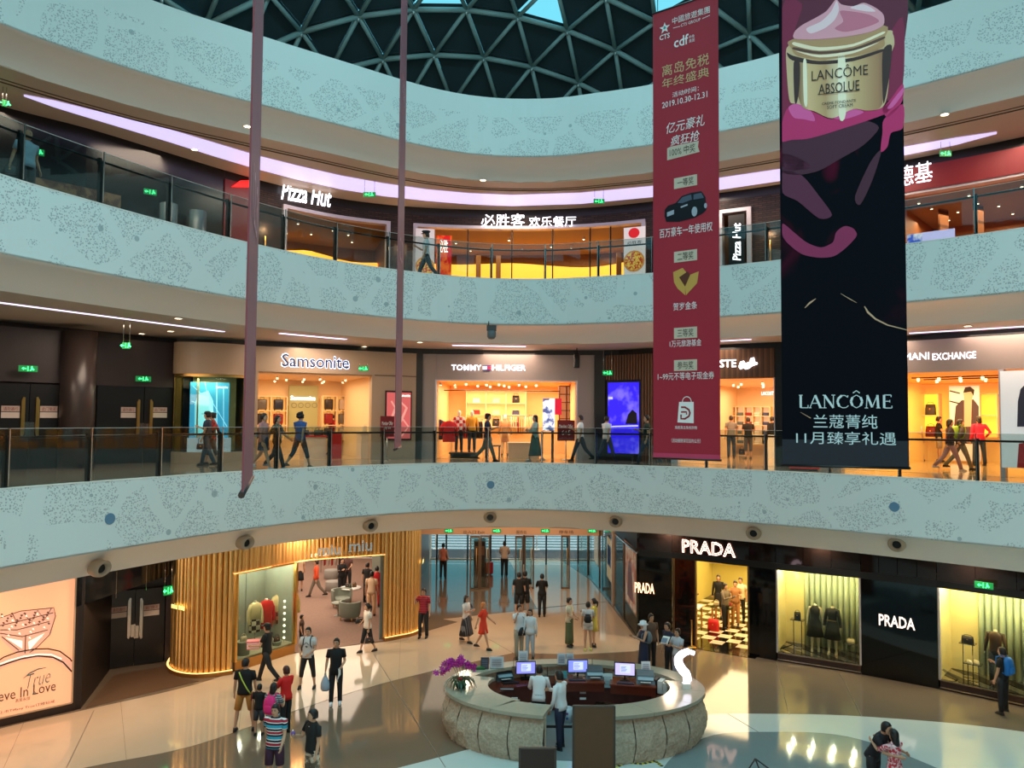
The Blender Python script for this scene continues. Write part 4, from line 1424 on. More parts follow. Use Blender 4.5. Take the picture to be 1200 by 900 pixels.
# ---- dark service doors on the left
m_dkpl = M((52, 40, 40), .45, noise=.1, nscale=4, name='dark_panel')
def service_door(label, pl, x0, x1, ydoor, hx, hy0, hy1, glabel=True, z0=Z2, ztop=10.3, handle=None, sign=True, wy=0):
 t = thing('double_door', label, 'door', pl.W(pl.hit((x0 + x1) / 2, ydoor)[0], z0))
 zd = pl.hit((x0 + x1) / 2, ydoor)[1]
 xm = (hx[0] + hx[1]) / 2
 for a, b in ((x0, xm), (xm, x1)):
  a_, b_ = pl.hit(a, ydoor)[0], pl.hit(b, ydoor)[0]
  mb = MB()
  pl.box(mb, a_ + .01, b_ - .01, z0 + .02, zd, -.06, 0.0)
  mb.build('door_leaf', M((18, 15, 16), .35, name='black_door'), t)
 for i, x in enumerate(hx):
  a_ = pl.hit(x, hy0)[0]
  z1_, z0_ = pl.hit(x, hy0)[1], pl.hit(x, hy1)[1]
  sg = 1 if i else -1
  mb = MB()
  pts = [(a_ - sg * .045, z0_ + .1), (a_ - sg * .0, z0_), (a_ + sg * .045, z0_ + .04), (a_ + sg * .045, z1_ - .1), (a_, z1_), (a_ - sg * .045, z1_ - .02)]
  pl.poly(mb, pts, .03, .07, pix=False)
  mb.build('pull_handle', handle or m_gold, t)
  mb = MB()
  lo, hi = (a_ + sg * .07, a_ + sg * .52)
  pl.box(mb, min(lo, hi), max(lo, hi), z1_ - .42, z1_ - .26, .005, .015, 0)
  if sign:
   pl.box(mb, min(lo, hi), max(lo, hi), z1_ - .60, z1_ - .44, .005, .015, 1)
  mb.build('notice_plate', [M((186, 160, 150), .5, name='notice'), M((206, 190, 180), .5, name='notice_light')], t)
  mb = MB()
  pl.text(mb, '此门常闭' if i else '请勿通行', min(lo, hi) + .05, max(lo, hi) - .05, z1_ - .40, z1_ - .29, d=.017)
  mb.build('notice_lettering', M((110, 40, 40), .6, name='notice_ink'), t)
  mb = MB()
  pl.box(mb, *sorted((a_ - sg * .06, a_ - sg * .19)), z0_ + .03, z0_ + .42, .005, .02)
  mb.build('lock_plate', m_chrome, t)
 return t
PA = Plane((-15.6, 19.8), (-12.75, 22.9))
mb = MB()
zA = PA.hit(40, 448)[1]
PA.box(mb, -6, PA.w, zA, 10.3, -.3, .03)
PA.box(mb, -6, PA.w, Z2, 10.3, -.5, -.3)
mb.build('wall_left_first_gallery', m_dkpl, kind='structure')
service_door('wide black double door with curved brass pulls at the far left of the gallery', PA, -60, 75, 449, (27, 44), 465, 512)
PB = Plane((-13.05, 24.2), (-11.35, 25.9))
mb = MB()
zB = PB.hit(160, 453)[1]
PB.box(mb, -1.2, PB.w + .8, zB, 10.3, -.3, .03)
PB.box(mb, -1.2, PB.w + .8, Z2, 10.3, -.5, -.3)
mb.build('wall_left_inner_first_gallery', m_dkpl, kind='structure')
service_door('black double door with brass pulls between the round dark column and the luggage shop', PB, 114, 205, 453, (162, 177), 468, 511)
p = G(95, 560, Z2)
cx, cy = -.5655 * 22.6, 22.6
mb = MB().lathe([(.47, 0), (.47, 4.0)], (cx, cy, Z2), 28)
mb.build('column', M((58, 48, 46), .3, name='dark_metal_column'), label='round dark metal clad column between the two black double doors', cat='column')
for x, y, Y, lab in ((33, 432, 21.5, 'green exit sign over the far left black door'), (168, 444, 24.9, 'green exit sign over the black door beside the round column')):
 exit_sign(x, y, Y, lab, .46, .17, rz=.75 if x < 100 else .7)
# ---- luggage shop: curved display column, open front
ss = thing('shop_front', 'beige luggage shop front with blue outlined white lettering', 'shop front', (-7, 27.5, Z2))
CC = Curve([(-11.35, 25.9), (-11.30, 25.55), (-10.95, 25.35), (-10.3, 25.45), (-9.6, 25.85), (-9.05, 26.4), (-8.95, 26.6)])
for nm, z0, z1, m_, off in (('curved_base', Z2, Z2 + .35, m_beige, 0), ('curved_band', 9.25, TOP, m_beige, 0), ('curved_rim', 9.16, 9.25, m_gold, .04)):
 mb = MB()
 ribbon(mb, CC, 0, CC.L, z0, z1, off, .3, .12)
 mb.build(nm, m_, ss)
mb = MB()
ribbon(mb, CC, .2, CC.L - .1, Z2 + .35, 9.2, .78, .05, .12)
mb.build('niche_back', M((196, 172, 110), .5, name='lit_niche'), ss)
mb = MB()
ribbon(mb, CC, .1, CC.L - .1, Z2 + .35, 9.16, .05, .02, .12)
mb.build('curved_glass', m_glass, ss)
for s in (.0, CC.L - .30):
 mb = MB()
 ribbon(mb, CC, s, s + .12, Z2 + .35, 9.16, .0, .25, .12)
 mb.build('niche_post', m_gold, ss)
area('niche_lamp', (-10.2, 25.75, 9.1), (-10.2, 25.75, 0), 1.2, .3, 30, (1, .82, .5))
PS = Plane((-10.75, 25.75), (-9.55, 26.3))
t = thing('light_box', 'glowing blue advertising light box in the curved window of the luggage shop', 'sign', PS.W(.6, Z2 + .4))
mb = MB()
PS.pbox(mb, 222, 448, 268, 536, -.08, 0)
mb.build('screen', M((60, 158, 200), .4, emit=.8, name='blue_screen'), t)
mb = MB()
for (a, b, w) in (((245, 470), (262, 534), .1), ((226, 452), (240, 466), .02), ((224, 470), (238, 474), .02), ((240, 448), (244, 466), .015), ((254, 448), (254, 520), .03), ((262, 455), (262, 530), .02), ((240, 500), (224, 520), .02), ((248, 470), (266, 500), .02)):
 PS.line(mb, [a, b], w, .012)
mb.build('light_streak', M((170, 235, 245), .4, emit=1.0, name='streak'), t)
mb = MB()
PS.poly(mb, [(232, 462), (244, 458), (250, 470), (250, 500), (238, 520), (228, 510), (228, 474)], .002, .008)
mb.build('bright_shape', M((150, 230, 240), .4, emit=.9, name='pale_blue'), t)
mb = MB()
PS.ptext(mb, 'Samsonite', 253, 452, 267, 455, d=.015)
mb.build('lettering', m_signw, t)
mb = MB()
PS.pbox(mb, 219, 513, 270, 533, .0, .2)
mb.build('plinth', M((214, 214, 228), .4, emit=.5, name='lit_plinth'), ss)
SP = Plane((-8.9, 26.6), (-3.65, 29.2))
xo0, xo1 = SP.hit(300, 440)[0], SP.hit(436, 440)[0]
xw0 = SP.hit(314, 440)[0]
for nm, a0, a1, z0, z1, m_ in (('header', 0, SP.w, 9.42, TOP, m_beige), ('pier', 0, .1, Z2, 9.42, m_beige), ('pier', xo1, SP.w, Z2, 9.42, m_beige)):
 mb = MB()
 SP.box(mb, a0, a1, z0, z1, -.3, 0)
 mb.build(nm, m_, ss)
mb = MB()
SP.box(mb, SP.w, SP.w + .3, Z2, 10.3, -.5, -.05)
mb.build('wall_gap_left', m_black, kind='structure')
mb = MB()
SP.box(mb, xo1 + .1, SP.w, 9.40, 9.43, .0, .02)
mb.build('joint_line', M((90, 70, 56), .5, name='joint'), ss)
room(ss, SP, .3, xo1 - .2, Z2, HD, 5.0, m_warmwall, m_shopfl, m_warmceil)
room_light(SP, .5, xo1 - .3, HD, 4.5, 120, (1, .74, .44))
mb = MB()
SP.ptext(mb, 'Samsonite', 330, 416, 409, 431, d=.03, ext=.06, bold=.012)
mb.build('sign_lettering', M((24, 34, 74), .4, name='navy_letter'), ss, label='navy letters edged with white light')
mb = MB()
SP.ptext(mb, 'Samsonite', 329.5, 415.5, 409.5, 431.5, d=.015, outline=.022)
mb.build('letter_halo', M((196, 214, 255), .4, emit=4, name='halo'), ss, label='white glowing letter outline')
# glass edge and shelving inside
m_shelf = M((236, 176, 92), .5, emit=.55, name='lit_shelf_niche')
BK = Plane(SP.W(0, 0, -4.85)[:2], SP.W(SP.w, 0, -4.85)[:2])
def niche(label, pl, x0, y0, x1, y1, ncol, nrow, mat=m_shelf, depth=.45):
 """open wall unit: back, boards between the bays"""
 a0, a1 = pl.hit(x0, (y0 + y1) / 2)[0], pl.hit(x1, (y0 + y1) / 2)[0]
 z1, z0 = pl.hit((x0 + x1) / 2, y0)[1], max(pl.hit((x0 + x1) / 2, y1)[1], Z2 + .02)
 t = thing('shelf_unit', label, 'shelf', pl.W((a0 + a1) / 2, z0, depth / 2))
 mb = MB()
 pl.box(mb, a0, a1, z0, z1, .02, .05)
 mb.build('back_panel', mat, t)
 for i in range(ncol + 1):
  mb = MB()
  x = a0 + (a1 - a0) * i / ncol
  pl.box(mb, x - .02, x + .02, z0, z1, .05, depth)
  mb.build('upright', m_warmwall, t)
 for j in range(nrow + 1):
  mb = MB()
  z = z0 + (z1 - z0) * j / nrow
  pl.box(mb, a0 + .02, a1 - .02, z - .015, z + .015, .05, depth)
  mb.build('shelf_board', m_warmwall, t)
 return t, [(pl.W(a0 + (a1 - a0) * (i + .5) / ncol, z0 + (z1 - z0) * j / nrow + .02, depth * .55), (a1 - a0) / ncol, (z1 - z0) / nrow) for j in range(nrow) for i in range(ncol)]
cases = [(60, 48, 44), (196, 176, 156), (44, 40, 42), (150, 30, 34), (110, 100, 92), (40, 44, 60)]
ci = 0
for lab, x0, x1, nc in (('left lit shelf bay of the luggage shop', 296, 334, 2), ('middle lit shelf bay of the luggage shop', 375, 424, 3), ('right narrow lit shelf bay of the luggage shop', 425, 435, 1)):
 t, cells = niche(lab, BK, x0, 465, x1, 515, nc, 3 if nc < 4 else 2)
 for c, w, h in cells:
  if h < .3:
   continue
  suitcase(['dark grey hard suitcase in the luggage shop', 'pale beige hard suitcase in the luggage shop', 'black hard suitcase in the luggage shop', 'red hard suitcase in the luggage shop', 'stone grey hard suitcase in the luggage shop', 'navy hard suitcase in the luggage shop'][ci % 6] + ', %s board of the %s bay' % (['lowest', 'middle', 'top'][cells.index((c, w, h)) // nc], lab.split(' lit')[0]), c, BK.rz, cases[ci % 6], min(.42, w * .6), min(.62, h * .78), .22, 'suitcases on the lit shelves')
  ci += 1
mb = MB()
BK.pbox(mb, 338, 452, 372, 512, 0, .08)
mb.build('logo_panel', M((170, 170, 120), .5, name='olive_panel'), ss)
mb = MB()
BK.ptext(mb, 'Samsonite', 340, 464, 369, 469, d=.11, ext=.02, bold=.01)
mb.build('inner_lettering', m_letter, ss)
mb = MB()
for x in (344, 352, 360, 368):
 a, z = BK.hit(x, 475)
 BK.line(mb, [(a + .1 * math.cos(k * .5236), z + .1 * math.sin(k * .5236)) for k in range(13)], .02, .1, pix=False)
mb.build('ring_display', M((110, 100, 80), .4, name='ring'), ss)
def counter(label, pl, a0, a1, d, w, z0, h, mat, topm, legs=False, name='display_table'):
 t = thing(name, label, 'table', pl.W((a0 + a1) / 2, z0, d), pl.rz)
 L_ = a1 - a0
 if legs:
  for x in (-L_ / 2 + .06, L_ / 2 - .06):
   for y in (-w / 2 + .06, w / 2 - .06):
    MB().box(x - .025, x + .025, y - .025, y + .025, 0, h - .05).build('leg', mat, t, local=True)
 else:
  MB().box(-L_ / 2 + .05, L_ / 2 - .05, -w / 2 + .05, w / 2 - .05, 0, h - .05).build('body', mat, t, local=True)
 MB().box(-L_ / 2, L_ / 2, -w / 2, w / 2, h - .05, h).build('tabletop', topm, t, local=True)
 return t
m_redp = M((176, 30, 26), .4, name='red_lacquer')
counter('white display island with red plinth in front of the luggage shop shelves', SP, 1.9, 2.8, -1.6, 1.0, Z2, .85, M((216, 196, 176), .5, name='pale_plinth'), m_redp)
counter('pale cash desk with red end panel in the luggage shop', SP, 3.9, 4.6, -1.0, .8, Z2, 1.0, M((220, 200, 180), .5, name='pale_plinth'), m_white)
k = 0
for lab, a, d, c in (('black cabin bag', 2.05, -1.4, (34, 30, 32)), ('tan duffel bag', 2.3, -1.8, (150, 112, 76)), ('dark green bag', 2.45, -1.35, (40, 50, 46)), ('black soft bag', 2.66, -1.75, (26, 24, 28)), ('cream vanity case', 4.2, -1.0, (206, 186, 158))):
 handbag(lab + ' on the red topped island' if k < 4 else lab + ' on the pale cash desk', SP.W(a, Z2 + (.85 if k < 4 else 1.0), d), SP.rz, c, .24, .22, .16, .08)
 k += 1
MB().obox(SP.W(3.05, Z2, -1.05), .45, .28, .95, SP.rz).build('red_pillar', m_redp, label='red square pillar display in the luggage shop', cat='display stand')
spot_row('small lit ceiling spot in the luggage shop', [SP.W(a, 9.22, -d) for a, d in ((.9, 1), (1.4, 2), (1.9, 1.2), (2.4, .8), (2.9, 2.4), (3.4, 1), (3.7, 2.6), (2.2, 3), (1.2, 3.4), (3.1, 3.6))], 'spots in the luggage shop')
# pink poster on the right pier + sign on stand
t = thing('poster', 'pink illuminated poster on the beige pier right of the luggage shop', 'poster', SP.W(SP.hit(466, 510)[0], Z2 + .7))
mb = MB()
SP.pbox(mb, 451, 458, 482, 516, .0, .05)
mb.build('frame', M((60, 30, 30), .4, name='frame'), t)
mb = MB()
SP.pbox(mb, 452.5, 460, 480.5, 514, .05, .06)
mb.build('print', M((206, 96, 96), .5, emit=.5, name='pink_print'), t)
mb = MB()
SP.line(mb, [(455, 500), (462, 480), (470, 472), (476, 478), (470, 492), (460, 510)], .09, .065)
SP.line(mb, [(458, 470), (466, 484), (478, 500), (470, 511)], .06, .066)
mb.build('print_shape', M((236, 160, 150), .5, emit=.5, name='light_pink'), t)
mb = MB()
SP.ptext(mb, 'Samsonite', 469, 462, 480, 465, d=.066)
mb.build('lettering', m_signw, t)
p = SP.W(SP.hit(448, 510)[0], Z2, .6)
easel_sign('dark red standing sign with white script in front of the luggage shop pier', p, SP.rz, .52, .75, .85, lines=(('Member Offer', .42, .56, .8), ('Up to', .26, .36, .5)))
# ---- American fashion shop in the centre
TP = Plane((-3.42, 29.4), (3.15, 29.4))
tf = thing('shop_front', 'wide taupe fashion shop front with white capital letters and small flag mark', 'shop front', (0, 29.4, Z2))
a0, a1 = TP.hit(510.5, 480)[0], TP.hit(676, 480)[0]
for nm, x0, x1, z0, z1, m_, d in (('header', a0, a1, 9.32, TOP, m_taupe, 0), ('pier', 0, a0, Z2, TOP, m_taupe, .05), ('pier', a1, TP.w, Z2, TOP, m_taupe, .05)):
 mb = MB()
 TP.box(mb, x0, x1, z0, z1, -.3, d)
 mb.build(nm, m_, tf)
mb = MB()
for x in (a0, a1):
 TP.box(mb, x - .03, x + .03, Z2, 9.32, -.25, .07)
TP.box(mb, a0, a1, 9.28, 9.32, -.25, .03)
mb.build('opening_trim', m_frame, tf)
room(tf, TP, a0 + .35, a1 - .35, Z2, 9.32, 6.0, M((240, 196, 140), .6, name='warm_wall'), M((222, 176, 124), .07, name='polished_shop_floor'), M((232, 178, 116), .6, name='warm_ceiling'))
room_light(TP, a0 + .4, a1 - .4, 9.3, 5.6, 380, (1, .70, .42))
mb = MB()
TP.ptext(mb, 'TOMMY', 529, 427.5, 564, 434, d=.02, ext=.04, bold=.004)
mb.build('sign_lettering', m_letter, tf)
mb = MB()
TP.ptext(mb, 'HILFIGER', 577, 427.5, 616, 434.3, d=.02, ext=.04, bold=.004)
mb.build('sign_lettering', m_letter, tf)
mb = MB()
TP.pbox(mb, 566, 429, 575, 433.5, .02, .05, 0)
TP.pbox(mb, 566, 428.2, 575, 429.3, .02, .055, 1)
TP.pbox(mb, 566, 433, 575, 434.2, .02, .055, 1)
TP.pbox(mb, 570.5, 429.3, 575, 433, .02, .056, 2)
mb.build('flag_mark', [M((240, 240, 250), .4, emit=2, name='flag_white'), M((30, 40, 110), .4, emit=.6, name='flag_navy'), M((190, 20, 50), .4, emit=1.5, name='flag_red')], tf)
BT = Plane((-5, 35.2), (5, 35.2))
t, cells = niche('white framed lit shelf unit on the back wall of the central fashion shop', BT, 547, 459, 616, 500, 3, 3, M((250, 196, 120), .5, emit=.5, name='lit_back'))
labs = ('folded white shirts', 'black rucksack', 'folded navy knitwear', 'red folded polo shirts', 'folded cream knitwear', 'stack of blue jeans', 'white cap', 'pale folded shirts', 'black shoulder bag')
for i, (c, w, h) in enumerate(cells):
 cc = [(230, 220, 210), (24, 24, 30), (30, 34, 60), (170, 30, 36), (220, 206, 180), (54, 66, 100), (235, 230, 225), (206, 196, 186), (26, 24, 24)][i]
 if i in (1, 8):
  handbag(labs[i] + ' on the lit shelf unit of the central fashion shop', c, 0, cc, .34, .34, .16, .1)
 else:
  o = thing('folded_clothes', labs[i] + ' on the lit shelf unit of the central fashion shop', 'clothing', c)
  for q in range(4):
   MB().obox((0, 0, q * .05), .34 - .01 * q, .26, .045, 0).build('folded_piece', M(cc, .8, name='cotton'), o, local=True)
t, cells = niche('tall dark shelf unit with small lit pictures at the right of the central fashion shop', Plane((-5, 32.6), (5, 32.6)), 655, 453, 672, 500, 2, 5, M((250, 160, 100), .5, emit=.3, name='lit_back'))
for c in [o for o in bpy.data.objects if o.parent == t and o.name.startswith(('upright', 'shelf'))]:
 c.data.materials[0] = M((70, 26, 20), .4, name='dark_cherry')
clothes_rack('long clothes rack of mixed colours at the left of the central fashion shop', TP.W(a0 + .5, 0, -1.6)[:2], TP.W(a0 + 1.75, 0, -2.2)[:2], Z2, 1.5, [(30, 34, 56), (176, 30, 40), (220, 214, 206), (40, 40, 44), (150, 26, 60)], 'garment hanging on the left rack of the central fashion shop', 'clothes on the left rack')
clothes_rack('clothes rack of pale garments at the middle of the central fashion shop', TP.W(3.0, 0, -3.4)[:2], TP.W(4.3, 0, -3.4)[:2], Z2, 1.7, [(226, 200, 160), (236, 226, 210), (190, 150, 110), (150, 40, 50)], 'garment on the middle rack of the central fashion shop', 'clothes on the middle rack')
counter('pale box table near the front of the central fashion shop', TP, 3.25, 4.55, -.9, .8, Z2, .62, M((214, 176, 140), .5, name='pale_wood'), M((224, 190, 156), .5, name='pale_wood_top'))
counter('low dark plinth under the mannequins of the central fashion shop', TP, 1.0, 2.15, -.75, .8, Z2, .22, m_black, m_black)
counter('dark low display table behind the mannequins', TP, 2.35, 3.0, -1.0, .7, Z2, .5, m_black, M((60, 40, 30), .4, name='dark_top'), legs=True)
t = thing('video_screen', 'upright video screen with blue and white fashion picture in the central shop', 'screen', TP.W(TP.hit(647, 500)[0], Z2, -.6))
P6 = Plane((-5, 30.0), (5, 30.0))
mb = MB()
P6.pbox(mb, 636, 467, 650, 505, 0, .06)
mb.build('screen', pattern((230, 236, 250), (70, 84, 130), 3.2, emit=1.1, name='screen_picture', thr=.52), t)
mb = MB()
P6.pbox(mb, 650, 467, 658, 486, .0, .06)
mb.build('red_panel', M((200, 20, 50), .5, emit=.7, name='red_screen'), t)
mb = MB()
P6.box(mb, *[P6.hit(x, 505)[0] for x in (646, 649)], Z2, P6.hit(647, 505)[1], 0, .05)
mb.build('post', m_black, t)
easel_sign('dark red standing sign with white script in front of the central fashion shop', (TP.hit(663, 500)[0] - 3.42, 29.25, Z2), 0, .66, .78, .72, lines=(('Member Offer', .5, .62, .8), ('6+5', .22, .4, .5), ('', 0, .1, .1))[:2])
spot_row('small lit track spot in the central fashion shop', [(TP.W(a, 9.16, -d)) for a, d in ((.6, 1), (1.1, 1.6), (1.6, 1), (2.0, 2.4), (2.4, 1.4), (2.5, 3), (2.9, 1.1), (3.1, 2.1), (3.3, 3.2), (3.7, 1.2), (4.0, 2.6), (4.4, 1.6), (1.0, 3.4))], 'track spots in the central fashion shop')
MB().tube([TP.W(.6, 9.0, -2.4), TP.W(5.4, 9.0, -2.4)], .02, 6).build('lighting_track', m_black, tf)
for sx, lab in ((488, 'wall_gap_centre_left'), (700, 'wall_gap_centre_right')):
 q0, q1 = (-3.66, -3.42) if sx < 600 else (3.15, 3.55)
 MB().box(q0, q1, 29.25, 29.8, Z2, TOP).build(lab, m_black, kind='structure')
# ---- slatted timber wall with the blue lit window
WP = Plane((3.55, 29.25), (5.65, 27.85))
mb = MB()
x = 0.0
wt = WP
b0, b1 = WP.hit(709, 490)[0], WP.hit(750, 490)[0]
zt_ = WP.hit(730, 445)[1]
WP.box(mb, 0, WP.w, zt_, TOP, -.3, -.04)
WP.box(mb, b1, WP.w, Z2, zt_, -.3, -.04)
wall = mb.build('wall_timber', M((52, 34, 24), .6, name='timber_backing'), kind='structure')
n = int(WP.w / .11)
for i in range(n):
 a = WP.w * (i + .5) / n
 z0 = zt_ if b0 < a < b1 else Z2
 mb = MB()
 WP.box(mb, a - .035, a + .035, z0, TOP - .02, -.04, 0)
 mb.build('slat', M((112, 74, 50), .5, name='timber_slat'), wall)
t = thing('light_box', 'tall glowing blue and violet light box set into the timber wall', 'sign', WP.W((b0 + b1) / 2, Z2))
mb = MB()
WP.box(mb, b0, b1, Z2, zt_, -.25, -.05)
mb.build('frame', m_black, t)
mb = MB()
WP.box(mb, b0 + .12, b1 - .06, Z2 + .28, zt_ - .1, -.05, 0.0)
mb.build('screen', pattern((46, 30, 226), (110, 96, 240), 1.4, emit=.9, name='blue_violet_screen', thr=.55), t)
mb = MB()
WP.poly(mb, [(733, 497), (736, 486), (741, 480), (746, 484), (747, 497)], .0, .01)
mb.build('dark_shape', M((22, 18, 40), .5, name='dark_shape'), t)
mb = MB()
WP.pbox(mb, 713, 465, 718, 468, 0, .008)
WP.line(mb, [(713, 500), (748, 499)], .05, .012)
mb.build('light_line', M((150, 150, 255), .4, emit=1.5, name='pale_blue_light'), t)
# ---- sportswear shop behind the red banner
LP = Plane((5.75, 27.75), (8.85, 25.85))
lf = thing('shop_front', 'timber fronted polo shirt shop with white letters and crocodile outline', 'shop front', LP.W(1.6, Z2))
mb = MB()
LP.box(mb, 0, LP.w, 9.3, TOP, -.3, 0)
mb.build('header', m_wood, lf)
e1 = LP.hit(907, 490)[0]
for x0, x1 in ((0, .25), (e1, LP.w)):
 mb = MB()
 LP.box(mb, x0, x1, Z2, 9.3, -.3, 0)
 mb.build('pier', m_frame, lf)
mb = MB()
LP.box(mb, LP.w + .02, LP.w + .75, Z2, TOP, -.5, .0)
mb.build('wall_gap_right', m_black, kind='structure')
room(lf, LP, .5, e1 - .3, Z2, 9.28, 8.0, m_warmwall, m_shopfl, M((230, 186, 150), .6, name='warm_ceiling'))
room_light(LP, .5, e1 - .3, 9.26, 7.6, 230, (1, .68, .40))
mb = MB()
LP.ptext(mb, 'LACOSTE', 811, 422, 863, 431, d=.03, ext=.05, bold=.015)
mb.build('sign_lettering', m_letter, lf)
mb = MB()
LP.poly(mb, [(866, 430), (868, 424), (872, 423), (874, 426), (879, 424), (880, 420), (884, 419), (885, 424), (888, 425), (888, 427), (882, 429), (878, 432), (874, 433), (872, 431), (868, 433)], .02, .07)
mb.build('crocodile_mark', m_letter, lf)
BL = Plane(LP.W(0, 0, -7.8)[:2], LP.W(LP.w, 0, -7.8)[:2])
t, cells = niche('long shelf wall with folded shirts in the polo shirt shop', BL, 846, 477, 905, 520, 6, 4, M((236, 190, 140), .5, emit=.5, name='lit_back'))
for i, (c, w, h) in enumerate(cells):
 cc = [(180, 90, 60), (60, 70, 110), (226, 216, 200), (150, 40, 44), (90, 110, 120), (206, 150, 90)][(i * 5) % 6]
 o = MB().obox((0, 0, 0), w * .7, .3, .14, 0)
 oo = thing('folded_shirts', ['brick red', 'navy', 'cream', 'crimson', 'slate', 'tan'][(i * 5) % 6] + ' folded shirts on the polo shop shelf wall, %s board, %s bay' % (['lowest', 'second', 'third', 'top'][i // 6], ORD[i % 6]), 'clothing', c, BL.rz, 'folded shirts on the shelf wall')
 o.build('stack', M(cc, .8, name='cotton'), oo, local=True)
 MB().obox((0, -.152, .05), w * .7, .004, .01, 0).build('fold_line', M((60, 50, 46), .8, name='fold'), oo, local=True)
counter('pale long counter in the polo shirt shop', LP, 1.9, 4.3, -6.4, .7, Z2, .95, m_white, m_white)
spot_row('small lit ceiling spot in the polo shirt shop', [LP.W(a, 9.12, -d) for a, d in ((1.2, 1), (1.7, 2), (2.2, 1.2), (2.7, 2.4), (1.5, 3.4), (2.4, 3.6), (3.0, 1))], 'spots in the polo shirt shop')
mb = MB()
BL.ptext(mb, 'LACOSTE', 893, 459, 909, 463, d=.1, ext=.02)
mb.build('inner_lettering', m_letter, lf)
# ---- fashion shop on the right
AP = Plane((10.15, 25.35), (14.9, 20.6))
af = thing('shop_front', 'taupe fashion shop front with serif white capitals at the right end', 'shop front', AP.W(3.4, Z2))
e0, e1 = AP.hit(985, 490)[0], AP.hit(1171, 490)[0]
for nm, x0, x1, z0, z1, m_ in (('header', 0, AP.w + 1.5, 9.33, TOP, m_taupe), ('pier', 0, e0, Z2, 9.33, m_taupe), ('pier', e1, e1 + .12, Z2, 9.33, m_frame), ('pier', AP.w + .8, AP.w + 2.5, Z2, 10.3, m_taupe)):
 mb = MB()
 AP.box(mb, x0, x1, z0, z1, -.3, 0)
 mb.build(nm, m_, af)
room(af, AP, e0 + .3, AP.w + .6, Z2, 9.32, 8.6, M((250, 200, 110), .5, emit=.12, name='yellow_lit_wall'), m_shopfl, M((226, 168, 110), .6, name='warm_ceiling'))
room_light(AP, e0 + .4, e1 - .2, 9.3, 8, 420, (1, .66, .28))
mb = MB()
AP.ptext(mb, 'ARMANI', 1043, 414, 1089, 422, d=.02, ext=.04)
mb.build('sign_lettering', m_letter, af)
mb = MB()
AP.ptext(mb, 'EXCHANGE', 1093, 413, 1144, 421, d=.02, ext=.04)
mb.build('sign_lettering', m_letter, af)
BA = Plane(AP.W(0, 0, -8.4)[:2], AP.W(AP.w + 2, 0, -8.4)[:2])
t, cells = niche('yellow lit wall niche with bags in the right fashion shop, left of the photo wall', BA, 1040, 462, 1104, 512, 3, 2, M((255, 196, 60), .5, emit=1.0, name='yellow_niche'))
for i, (c, w, h) in enumerate(cells):
 handbag(['black rucksack', 'charcoal rucksack', 'dark red bucket bag', 'dark tote', 'brown tote', 'grey tote'][i] + (' on the lower' if i < 3 else ' on the upper') + ' yellow niche shelf of the right fashion shop', (c[0], c[1], c[2]), BA.rz, [(24, 22, 24), (50, 44, 40), (110, 20, 28), (30, 26, 26), (80, 50, 34), (70, 66, 62)][i], .4, .42, .2, .1)
t, cells = niche('yellow lit wall niche right of the photo wall', BA, 1150, 462, 1172, 512, 1, 2, M((255, 186, 60), .5, emit=.9, name='yellow_niche'))
PHO = Plane(AP.W(0, 0, -7.6)[:2], AP.W(AP.w + 2, 0, -7.6)[:2])
t = thing('photo_wall', 'white photo panel of a person in a dark jacket inside the right fashion shop', 'poster', PHO.W(PHO.hit(1129, 510)[0], Z2))
mb = MB()
PHO.pbox(mb, 1113, 452, 1148, 540, -.1, 0)
mb.build('panel', M((224, 206, 190), .5, emit=.35, name='photo_paper'), t)
mb = MB()
PHO.poly(mb, [(1118, 500), (1120, 476), (1127, 469), (1141, 468), (1147, 476), (1147, 500), (1140, 520), (1124, 520)], 0, .01)
mb.build('jacket_picture', M((60, 44, 60), .6, name='jacket_print'), t)
mb = MB()
PHO.poly(mb, [(1130, 468), (1129, 460), (1132, 455), (1138, 455), (1141, 460), (1139, 469), (1138, 500), (1130, 500)], .01, .014)
mb.build('face_picture', M((206, 166, 146), .6, name='skin_print'), t)
mb = MB()
PHO.poly(mb, [(1129, 460), (1131, 454), (1137, 453), (1142, 457), (1141, 464), (1138, 459), (1132, 460)], .014, .018)
for y in (458, 470, 500):
 PHO.line(mb, [(1113, y), (1125, y + 3)], .05, .016)
mb.build('hair_picture', M((20, 16, 18), .6, name='hair_print'), t)
# white poster panel closing the front
t = thing('advertising_board', 'tall white advertising panel with picture at the right edge of the gallery', 'poster', AP.W(e1 + 1, Z2, .1))
WPp = Plane(AP.W(e1 + .15, 0, .05)[:2], AP.W(AP.w + 1.2, 0, .05)[:2])
mb = MB()
WPp.pbox(mb, 1173, 434, 1232, 549, -.08, 0)
mb.build('panel', M((226, 226, 228), .5, emit=.25, name='lit_paper'), t)
mb = MB()
WPp.poly(mb, [(1192, 500), (1193, 470), (1196, 456), (1200, 452), (1206, 460), (1206, 500)], 0, .012)
mb.build('figure_picture', M((50, 50, 70), .6, name='figure_print'), t)
mb = MB()
WPp.poly(mb, [(1192, 548), (1194, 520), (1206, 518), (1206, 549)], 0, .012)
mb.build('red_picture', M((190, 40, 44), .6, name='red_print'), t)
counter('grey display table in the right fashion shop', AP, 5.0, 5.9, -4.6, .8, Z2, .8, M((110, 96, 84), .5, name='grey_plinth'), M((196, 180, 160), .4, name='stone_top'))
counter('small dark table with red folded clothes in the right fashion shop', AP, 6.3, 7.0, -4.0, .6, Z2, .95, m_dark, m_redp, legs=True)
for k_, d_ in enumerate((1.4, 2.6)):
 MB().tube([AP.W(2.4, 9.24, -d_), AP.W(5.6, 9.24, -d_)], .02, 6).build('lighting_track', m_black, af)
